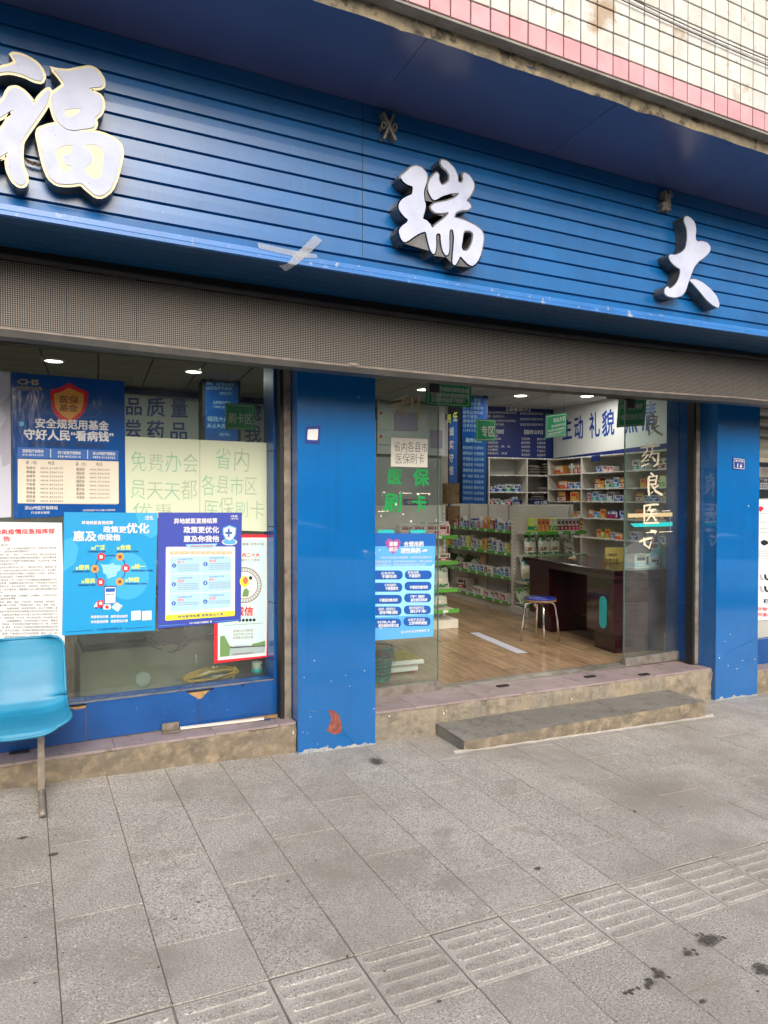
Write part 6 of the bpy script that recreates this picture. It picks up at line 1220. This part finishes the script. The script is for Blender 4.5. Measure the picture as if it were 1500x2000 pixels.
def egood(g, x, z, dy, w, h_, th, m_, label, group, lean=-.15, rz=0., roll=0.):
    p = V((g.location.x, g.location.y, 0))+IX*x-IY*dy; return tag(link('pouch', pouch(w, h_, th, m_), None, (p.x, p.y, z+.003), (lean, roll, RA+rz)), label, 'pouch', group)
gx = GBX
for i in range(13):
    p = nB+IX*(.17+.058*i)-IY*.20; c = ('lime', 'yellow', 'yellow', 'yellow', 'lime', 'lime', 'cream', 'cream', 'cream', 'red', 'red', 'red', 'maroon')[i]
    place(c, .05, .14, .165, (p.x, p.y, 1.20), RA, ('green', 'yellow', 'yellow', 'yellow', 'pale green', 'pale green', 'brown', 'brown', 'brown', 'red', 'red', 'red', 'dark red')[i]+' carton, %s from the left in the row on the end shelf' % ORD[i], 'row of coloured cartons')
    p = nB+IX*(.17+.058*i+.027)-IY*.215; place('navy', .012, .1, .15, (p.x, p.y, 1.20), RA, 'thin dark carton right of the %s coloured carton on the end shelf' % ORD[i], 'thin dark cartons')
for i, (x, w) in enumerate(((.16, .17), (.38, .20), (.54, .15))): egood(gx, x, .90, .18, w, .26, .07, 'pouch_green', 'white and green pouch on the second tier of the end shelf, %s' % ('left', 'middle', 'right')[i], 'white and green pouches')
egood(gx, .74, .90, .22, .20, .22, .05, 'pouch_green', 'tipped white and green pouch leaning beside the desk top', 'white and green pouches', -.5, .2, .3)
for i, x in enumerate((.09, .22, .36, .48)): egood(gx, x, .57, .2, .15, .30, .07, 'pouch_teal', 'teal topped pouch on the third tier of the end shelf, %s from the left' % ORD[i], 'teal topped pouches')
for i, (x, r) in enumerate(((.08, -.5), (.26, .2), (.42, .4), (.52, -.3))): egood(gx, x, .31, .26, .2, .27, .05, 'pouch_leaf', 'green leafy pouch sprawled on the lowest tier of the end shelf, %s from the left' % ORD[i], 'leafy pouches', -.75, r, r)
for i in range(4): p = nC+IX*(.30+.155*i)-IY*.25; place('pink', .145, .14, .125, (p.x, p.y, 1.20), RA, 'white carton with pink label on the top tier behind the left glass', 'white cartons behind the left glass')
for i in range(4): p = nC+IX*(.32+.15*i)-IY*.26; place('cream', .14, .12, .085, (p.x, p.y, .91), RA, 'white carton on the second tier behind the sky blue poster', 'second tier white cartons')
p = nC+IX*.75-IY*.12; place('red', .3, .1, .15, (p.x, p.y, 1.20), RA, 'red flat carton behind the white cartons', None)
for i in range(2): egood(GCX, .62+.17*i, .60, .2, .19, .27, .07, 'pouch_clear', 'clear pouch of green herbs on the third tier behind the poster', 'herb pouches third tier'); egood(GCX, .60+.17*i, .38, .22, .18, .19, .07, 'pouch_clear', 'clear pouch of green herbs on the lowest tier behind the poster', 'herb pouches lowest tier', -.2)
for i in range(4): p = nB+IX*.12+IY*(1.3+.2*i); tag(link('pouch', pouch(.22, .2, .08, 'pouch_dark' if i % 2 else 'pouch_green'), None, (p.x, p.y, .604), (-.7, .2, RA-pi/2+.2*i)), 'slumped herb pouch on the third shelf of the long shelf', 'pouch', 'slumped herb pouches')
p = nB+IX*.10+IY*.95; tag(link('pouch', pouch(.16, .24, .05, 'kraft'), None, (p.x, p.y, .604), (-.1, 0, RA-pi/2)), 'orange brown standing pouch on the third shelf of the long shelf', 'pouch')
# category signs standing on the shelves
def cat_sign(label, x, y, pq, s, yq):
    pl = planeY(yq); t = thing('category_sign', label, 'sign', group='navy category signs'); m = MB(); m.shape(pl, [ccw(upx(pl, pq))], -.006, 0); m.build('panel', 'navy', t); m = MB(); text(m, pl, s, bilin(pq, .12, .8), bilin(pq, .9, .8), (pq[3][1]-pq[0][1])*.62, .0015, 0, .03); m.build('lettering', 'p_white', t)
cat_sign('navy OTC sign on the middle end shelf', 0, 0, [(1035,975.5),(1070,976),(1073,988),(1040,988)], 'OTC类', nB.y)
cat_sign('slanted navy sign beside the OTC sign', 0, 0, [(1000,978),(1021,977),(1016,988),(997,988)], '外用类', nB.y+.5)
cat_sign('navy OTC sign behind the green characters on the glass', 0, 0, [(788,974),(836,977),(836,988),(788,987)], 'OTC类', nC.y+.02)

# ------------------------------------------------------------------ desk
DR = radians(-9); nd = onZ(1187, 1277, ZF); dk = thing('desk', 'dark red wooden desk standing lengthwise behind the right glass panel', 'desk', (nd.x, nd.y-.06, ZF), DR); DL, DW, DH = 1.55, .72, .80
m = MB(); m.bev(-.06, DW, -.10, DL+.05, DH-.04, DH, .006); m.build('top', 'desk_top', dk)
m = MB(); m.box(-.035, DW-.03, -.07, DL+.02, DH-.085, DH-.041); m.build('apron', 'desk_wood', dk)
for ya, yb in ((.0, .42), (DL-.42, DL)):
    m = MB(); m.bev(.0, DW-.06, ya, yb, .18, DH-.086, .005); m.build('pedestal', 'desk_wood', dk); m = MB(); m.box(.06, DW-.1, ya+.05, yb-.05, .0, .179); m.build('plinth', 'desk_wood', dk)
m = MB(); m.box(.25, .27, .4205, DL-.4205, .22, DH-.086); m.build('modesty_panel', 'desk_wood', dk)
m = MB(); L = [(.29+.055*cos(a)*1.0, .38+(.10 if sin(a) > 0 else -.10)+.055*sin(a)) for a in [2*pi*k/24 for k in range(24)]]
dpl = PL((0, 0, 0), (0, -1, 0), (-1, 0, 0)); m.shape(dpl, [ccw([(-a+.14, b) for a, b in L])], .0, .004); m.build('teal_plaque', 'p_tealsign', dk); m = MB(); text(m, planeY(1), '', (0, 0), (1, 0), 1, 0) if False else m.shape(dpl, [ccw([(-.28+.08, .52), (-.24+.04, .535), (-.30+.11, .56)])], .004, .0045); m.build('plaque_print', 'p_ink', dk)
m = MB(); m.shape(dpl, [ccw([(-DL+.10, .26), (-DL+.14, .31), (-DL+.17, .285), (-DL+.20, .29), (-DL+.15, .235)])], .0, .001); m.build('chipped_spot', 'chip_white', dk)
def desk_pt(x, y): return V((dk.location.x, dk.location.y, 0))+V((cos(DR)*x-sin(DR)*y, sin(DR)*x+cos(DR)*y, 0))
p = desk_pt(.10, .62); t = thing('name_stand', 'gold name stand on the dark desk', 'name stand', (p.x, p.y, ZF+DH), radians(-60)); m = MB(); m.hexa([(-.12,-.03,.001),(.12,-.03,.001),(.12,.03,.001),(-.12,.03,.001),(-.12,-.004,.15),(.12,-.004,.15),(.12,.004,.15),(-.12,.004,.15)]); m.build('plate', 'p_gold', t)
t.location = (*onZ(1203, 1097, ZF+DH).xy, ZF+DH); t.rotation_euler.z = radians(-20)
pqn = PL((t.location.x, t.location.y, 0), (cos(radians(-20)), sin(radians(-20)), 0), (sin(radians(-20)), -cos(radians(-20)), 0)); m = MB(); text(m, pqn, '中医坐诊', (1183, 1085), (1202, 1085), 5, .045, 0, .02); text(m, pqn, '免费义诊', (1178, 1096), (1205, 1096), 6, .045, 0, .02); o = m.build('lettering', 'p_ink', t); o.matrix_parent_inverse = (Matrix.Translation(t.location) @ Matrix.Rotation(radians(-20), 4, 'Z')).inverted()
c = onZ(1118, 1096, ZF+DH); t = thing('glass_jar', 'small glass jar holding walnuts on the far end of the desk', 'jar', (c.x, c.y, ZF+DH+.0005)); m = MB(); m.lathe([(.05, 0), (.075, .03), (.07, .075), (.04, .10), (.045, .105)], 18, cap=False); m.build('glass', 'film', t)
for k in range(3): m = MB(); m.lathe([(.004, .003), (.02, .012), (.022, .025), (.012, .038), (.002, .04)], 8, (.025*cos(k*2.1), .025*sin(k*2.1), .002)); m.build('walnut', 'cardboard', t)
for (x, y0, y1, w, m_, nm, lab, cat) in ((1288, 1062, 1109, .075, 'teal_bottle', 'spray_bottle', 'tall turquoise spray bottle on the desk behind the right glass', 'bottle'), (1276, 1076, 1110, .12, 'p_pale', 'bottle', 'pale blue bottle on the desk behind the turquoise spray bottle', 'bottle')):
    c = planeY(5.05).P(x, y1); t = thing(nm, lab, cat, (c.x, c.y, ZF+DH)); h_ = planeY(5.05).P(x, y0).z-planeY(5.05).P(x, y1).z; r = w/2; m = MB(); m.lathe([(r*.95, .002), (r, .01), (r, h_*.62), (r*.75, h_*.72), (r*.3, h_*.8), (r*.3, h_*.9)], 18); m.build('body', m_, t); m = MB(); m.lathe([(r*.4, h_*.9), (r*.4, h_*.97), (r*.2, h_)], 12); m.build('cap', 'p_white' if m_ != 'teal_bottle' else 'teal_bottle', t)
for x, w, h_, m_, lab in ((1245, .2, .13, 'white', 'pale carton on the desk behind the right glass'), (1269, .12, .09, 'white', 'small white carton with black print on the desk')):
    c = planeY(5.0).P(x, 1110); place('white', w, .12, h_, (c.x, c.y, ZF+DH), 0, lab, None)
# stool
c = (onZ(1033, 1257, ZF)+onZ(1107, 1257, ZF))/2; sc_ = thing('stool', 'round stool with blue seat and bent chrome legs in front of the desk', 'stool', (c.x, c.y+.12, ZF)); sh = .455
m = MB(); m.lathe([(.155, sh-.018), (.16, sh-.010), (.158, sh), (.02, sh+.003)], 28); m.build('seat', 'seat_blue', sc_)
m = MB(); m.lathe([(.16, sh-.0185), (.164, sh-.026), (.16, sh-.036), (.02, sh-.0365)], 28); m.build('seat_rim', 'wood_rim', sc_)
for k in range(4):
    a = pi/4+k*pi/2+.3; d = V((cos(a), sin(a), 0)); m = MB(); m.tube([d*.03+V((0, 0, sh-.052)), d*.11+V((0, 0, sh-.052)), d*.145+V((0, 0, sh-.07)), d*.158+V((0, 0, sh-.11)), d*.175+V((0, 0, sh*.5)), d*.195+V((0, 0, .004))], .0115, 8); m.build('leg', 'chrome', sc_)
# strip of paper on the floor
L = [onZ(x, y, ZF+.003) for x, y in ((917,1236),(935,1235),(1031,1275),(1010,1276))]; m = MB(); m.add([tuple(p) for p in L], [(0,3,2,1)]); tag(m.build('floor_strip', 'p_lav'), 'pale lilac one metre line strip stuck on the wooden floor', 'floor strip')
# weighing platform and waste basket behind the left glass
c = onZ(798, 1316, ZF); t = thing('platform_scale', 'white platform scale with yellow patterned top behind the left glass', 'scale', (c.x-.02, c.y+.12, ZF), RA); m = MB(); m.bev(-.18, .17, -.14, .25, .075, .115, .01); m.build('platform', 'white_plastic', t); m = MB(); m.box(-.165, .155, -.125, .235, .1152, .119); m.build('mat', 'scale_yellow', t); m = MB(); m.bev(-.14, .13, -.10, .20, .012, .0745, .008); m.build('base', 'white_plastic', t)
for x in (-.1, .1): m = MB(); m.lathe([(.018, 0), (.018, .0115)], 10, (x, -.07, 0)); m.build('foot', 'p_red', t)
c = onZ(745, 1331, ZF); t = thing('waste_basket', 'turquoise mesh waste basket with a clear liner behind the pillar', 'basket', (c.x, c.y+.06, ZF)); bh = .27
m = MB(); 
for k in range(28): a = 2*pi*k/28; m.tube([(.095*cos(a), .095*sin(a), .01), (.125*cos(a), .125*sin(a), bh)], .0035, 4)
for j in range(10): r = .095+.03*j/9; z = .01+(bh-.01)*j/9; m.tube([(r*cos(2*pi*i/28), r*sin(2*pi*i/28), z) for i in range(28)], .0035 if j < 9 else .007, 4, 0, True)
m.lathe([(.093, .0), (.096, .012)], 24); m.build('mesh_body', 'basket_green', t)
m = MB(); m.grid(lambda u, v: ((.12+.03*v+.01*noise.noise((u*9, v*6, 1)))*cos(2*pi*u), (.12+.03*v)*sin(2*pi*u), bh+.01-.14*v+.02*noise.noise((cos(2*pi*u)*2, sin(2*pi*u)*2, v))), 30, 6); m.build('liner', 'film', t)
m = MB(); m.grid(lambda u, v: (.09*(2*u-1), .09*(2*v-1), .2+.06*noise.noise((u*5, v*5, 3))), 8, 8); m.build('litter', 'p_maroon', t)
# counter, cables and pots seen low through the display window
c0 = onY(155, 1300, 5.0); t = thing('counter', 'cream counter with a cable hole low behind the display window', 'counter', (c0.x, 5.0, ZF)); m = MB(); m.bev(0, 1.3, 0, .5, 0, .46, .006); m.build('cabinet', 'counter_cream', t); m = MB(); m.box(.02, 1.28, .05, .48, .4605, .50); m.build('counter_top', 'black_plastic', t)
cc = planeY(4.998).P(280, 1327); m = MB(); m.lathe([(.055, 0), (.05, .006), (.03, .004)], 20); o = m.build('cable_hole', 'shelf_grey', t, tuple(cc-t.location), (pi/2, 0, 0))
cc = planeY(4.99).P(270, 1285); t2 = thing('router', 'small grey router box with dangling cables on the counter', 'router', (cc.x+.02, 5.15, ZF+.501)); m = MB(); m.bev(-.14, .14, -.07, .07, 0, .05, .006); m.build('case', 'shelf_grey', t2)
for k in range(4):
    x0, x1, dp = random.uniform(-.1, .1), random.uniform(.25, .6), random.uniform(.03, .12); m = MB(); m.tube([(x0+(x1-x0)*i/14, -.09-.07*sin(pi*i/14)+.02*sin(i*.9+k), .03-dp*sin(pi*i/14)+.012*sin(i*.7+k*2)) for i in range(15)], .0045, 6); m.build('cable', 'black_plastic', t2)
cc = planeY(5.2).P(348, 1330); t = thing('plant_pot', 'brown clay pot with a dry bushy plant behind the display window', 'potted plant', (cc.x, 5.35, ZF+.501)); m = MB(); m.lathe([(.07, 0), (.10, .15), (.105, .15), (.105, .18), (.09, .18)], 20); m.build('pot', 'terracotta', t)
m = MB()
for k in range(160):
    a = random.uniform(0, 6.28); r = random.uniform(0, .16); p = V((r*cos(a), r*sin(a), .2+random.uniform(0, .14))); d = V((random.uniform(-1, 1), random.uniform(-1, 1), random.uniform(-.3, 1))).normalized()*.03; e = d.orthogonal().normalized()*.012; m.add([p-e, p+e, p+d], [(0,1,2)])
m.build('foliage', 'leaf_dark', t)
cc = planeY(4.85).P(379, 1308); m = MB(); m.lathe([(.016, 0), (.016, .26), (.012, .28)], 12); tag(m.build('metal_tube', 'alu', None, (cc.x, 4.78, .30)), 'short grey metal tube standing behind the window sill', 'tube')

# ================================================================== THE STREET BEHIND THE CAMERA (mirrored in pillars and glass)
def make_car(label, x, y, flip=1):
    t = thing('parked_car', label, 'car', (x, y, rz(x)), math.atan(GA), 'cars parked across the pavement'); t.rotation_euler = (0, -math.atan(GA)*-1*-1, 0)
    L = [(-2.25,.42,.62,.74),(-2.15,.28,.82,.84),(-1.7,.22,.93,.88),(-1.0,.20,.97,.90),(0,.20,.97,.90),(.9,.20,.95,.90),(1.5,.22,.90,.88),(2.0,.26,.78,.84),(2.25,.36,.60,.70)]
    def body(u, v):
        i = u*(len(L)-1); k = min(int(i), len(L)-2); f_ = i-k; a = [L[k][q]*(1-f_)+L[k+1][q]*f_ for q in range(4)]; x_, zl, zh, w = a; th = 2*pi*v; cy_, sz = cos(th), sin(th)
        return (x_, w*math.copysign(abs(cy_)**.35, cy_), (zl+zh)/2+(zh-zl)/2*math.copysign(abs(sz)**.45, sz))
    m = MB(); m.grid(lambda u, v: body(v, u), 36, 40); m.build('body', 'car_white', t)
    R = [(-1.75,.93,.94,.70),(-1.2,.93,1.24,.66),(-.7,.93,1.40,.62),(.0,.93,1.44,.62),(.45,.93,1.36,.63),(1.25,.93,.95,.70)]
    for nm, mt, s0, z0_ in (('greenhouse', 'car_glass', 1., 0), ('roof', 'car_white', .93, .012)):
        def gh(u, v):
            i = v*(len(R)-1); k = min(int(i), len(R)-2); f_ = i-k; a = [R[k][q]*(1-f_)+R[k+1][q]*f_ for q in range(4)]; th = pi*u; lo_ = 0 if nm == 'greenhouse' else .62
            th = pi*(lo_/2+u*(1-lo_)); cy_ = cos(th); return (a[0], a[3]*math.copysign(abs(cy_)**.5, cy_)*(1.12-.12*abs(sin(th))), .9+(a[2]-.9)*abs(sin(th))**.55+z0_)
        m = MB(); m.grid(lambda u, v: gh(u, v), 20, 24); m.build(nm, mt, t)
    for sx_ in (-1.35, 1.40):
        for sy in (-1, 1):
            m = MB(); m.lathe([(.20, -.1), (.32, -.1), (.335, -.06), (.335, .06), (.32, .1), (.20, .1)], 24); w = m.build('tyre', 'tyre', t, (sx_, sy*.80, .335), (pi/2, 0, 0)); m = MB(); m.lathe([(.2, -.09), (.19, .105), (.05, .11)], 20); m.build('rim', 'alu', w)
    for sy in (-1, 1):
        m = MB(); m.bev(2.05, 2.2, sy*.6-.16, sy*.6+.16, .60, .72, .02); m.build('headlight', 'film', t); m = MB(); m.bev(.85, 1.02, sy*.98-.09, sy*.98+.09, .93, 1.05, .02); m.build('wing_mirror', 'car_white', t)
    return t
car = make_car('white saloon car parked at the kerb behind the viewer', 3.9, -2.6); car.scale = (1, 1, 1.1)
c2 = copy_tree(car); c2.location = (14.2, -2.6, rz(14.2)); c2['label'] = 'white car parked further along the kerb to the right'
def building(x0, x1, y, h_, m_, label):
    t = thing('street_building', label, 'building', (x0, y, -.5)); m = MB(); m.box(0, x1-x0, -8, 0, -1.5, h_); m.build('wall', m_, t); n = int((x1-x0)/3.2)
    for i in range(n):
        for j in range(int(h_/3.1)): m = MB(); m.box(i*3.2+.9, i*3.2+2.5, .0, .05, j*3.1+1.2, j*3.1+2.7); m.build('window', 'window_dark', t)
    return t
building(-22, -2, -17, 7, 'building_pale', 'pale street building across the road, left'); building(-1, 17, -18, 6.5, 'building_grey', 'grey street building across the road, middle'); building(18, 40, -17, 7, 'building_pale', 'pale street building across the road, right')
leafm = None
def tree(x, y, h_, r, label, seed):
    rnd = random.Random(seed); t = thing('street_tree', label, 'tree', (x, y, rz(x)), group='street trees across the road'); m = MB(); m.tube([(0,0,0),(.05,.02,h_*.25),(-.05,.05,h_*.5),(.02,0,h_*.75)], [.16,.13,.1,.05], 8)
    for k in range(6): a = rnd.uniform(0, 6.28); m.tube([(0,0,h_*(.4+.05*k)), (r*.4*cos(a), r*.4*sin(a), h_*(.55+.05*k)), (r*.8*cos(a), r*.8*sin(a), h_*(.66+.05*k))], [.06,.04,.015], 5)
    m.build('trunk', 'bark', t); m = MB(); cl = [(rnd.uniform(-.7, .7)*r, rnd.uniform(-.7, .7)*r, h_*rnd.uniform(.5, .98), r*rnd.uniform(.3, .5)) for _ in range(16)]
    for k in range(2600):
        cx, cy_, cz, cr = rnd.choice(cl); d = V((rnd.gauss(0, 1), rnd.gauss(0, 1), rnd.gauss(0, .8))).normalized()*cr*rnd.uniform(.5, 1.05); p = V((cx, cy_, cz))+d; a = V((rnd.gauss(0, 1), rnd.gauss(0, 1), rnd.gauss(0, 1))).normalized()*.13; b = a.orthogonal().normalized()*.06; m.add([p-a, p+b, p+a, p-b], [(0,1,2,3)])
    m.build('crown', 'leaf_tree', t)
for i, (x, h_) in enumerate(((-9, 5.5), (-3.5, 6.0), (2.5, 5.2), (8, 5.8), (14, 5.6), (20, 6))): tree(x, -10.6+(i % 2)*.4, h_, 2.3, 'leafy street tree across the road, number %s from the left' % ('one', 'two', 'three', 'four', 'five', 'six')[i], i+3)

# ------------------------------------------------------------------ put each empty at the base of its own thing
bpy.context.view_layer.update()
kids = {}
for o in bpy.data.objects:
    if o.parent: kids.setdefault(o.parent.name, []).append(o)
for o in list(bpy.data.objects):
    if o.parent is None and o.type == 'EMPTY' and o.location.length < 1e-9:
        P = []
        def walk(q):
            if q.type == 'MESH': P.extend(q.matrix_world @ V(b) for b in q.bound_box)
            for c in kids.get(q.name, []): walk(c)
        walk(o)
        if P:
            b = V(((min(p.x for p in P)+max(p.x for p in P))/2, (min(p.y for p in P)+max(p.y for p in P))/2, min(p.z for p in P)))
            o.location = b
            for c in kids.get(o.name, []): c.matrix_parent_inverse = Matrix.Translation(-b) @ c.matrix_parent_inverse
bpy.data.objects.remove(_ob)
print('objects', len(bpy.data.objects))
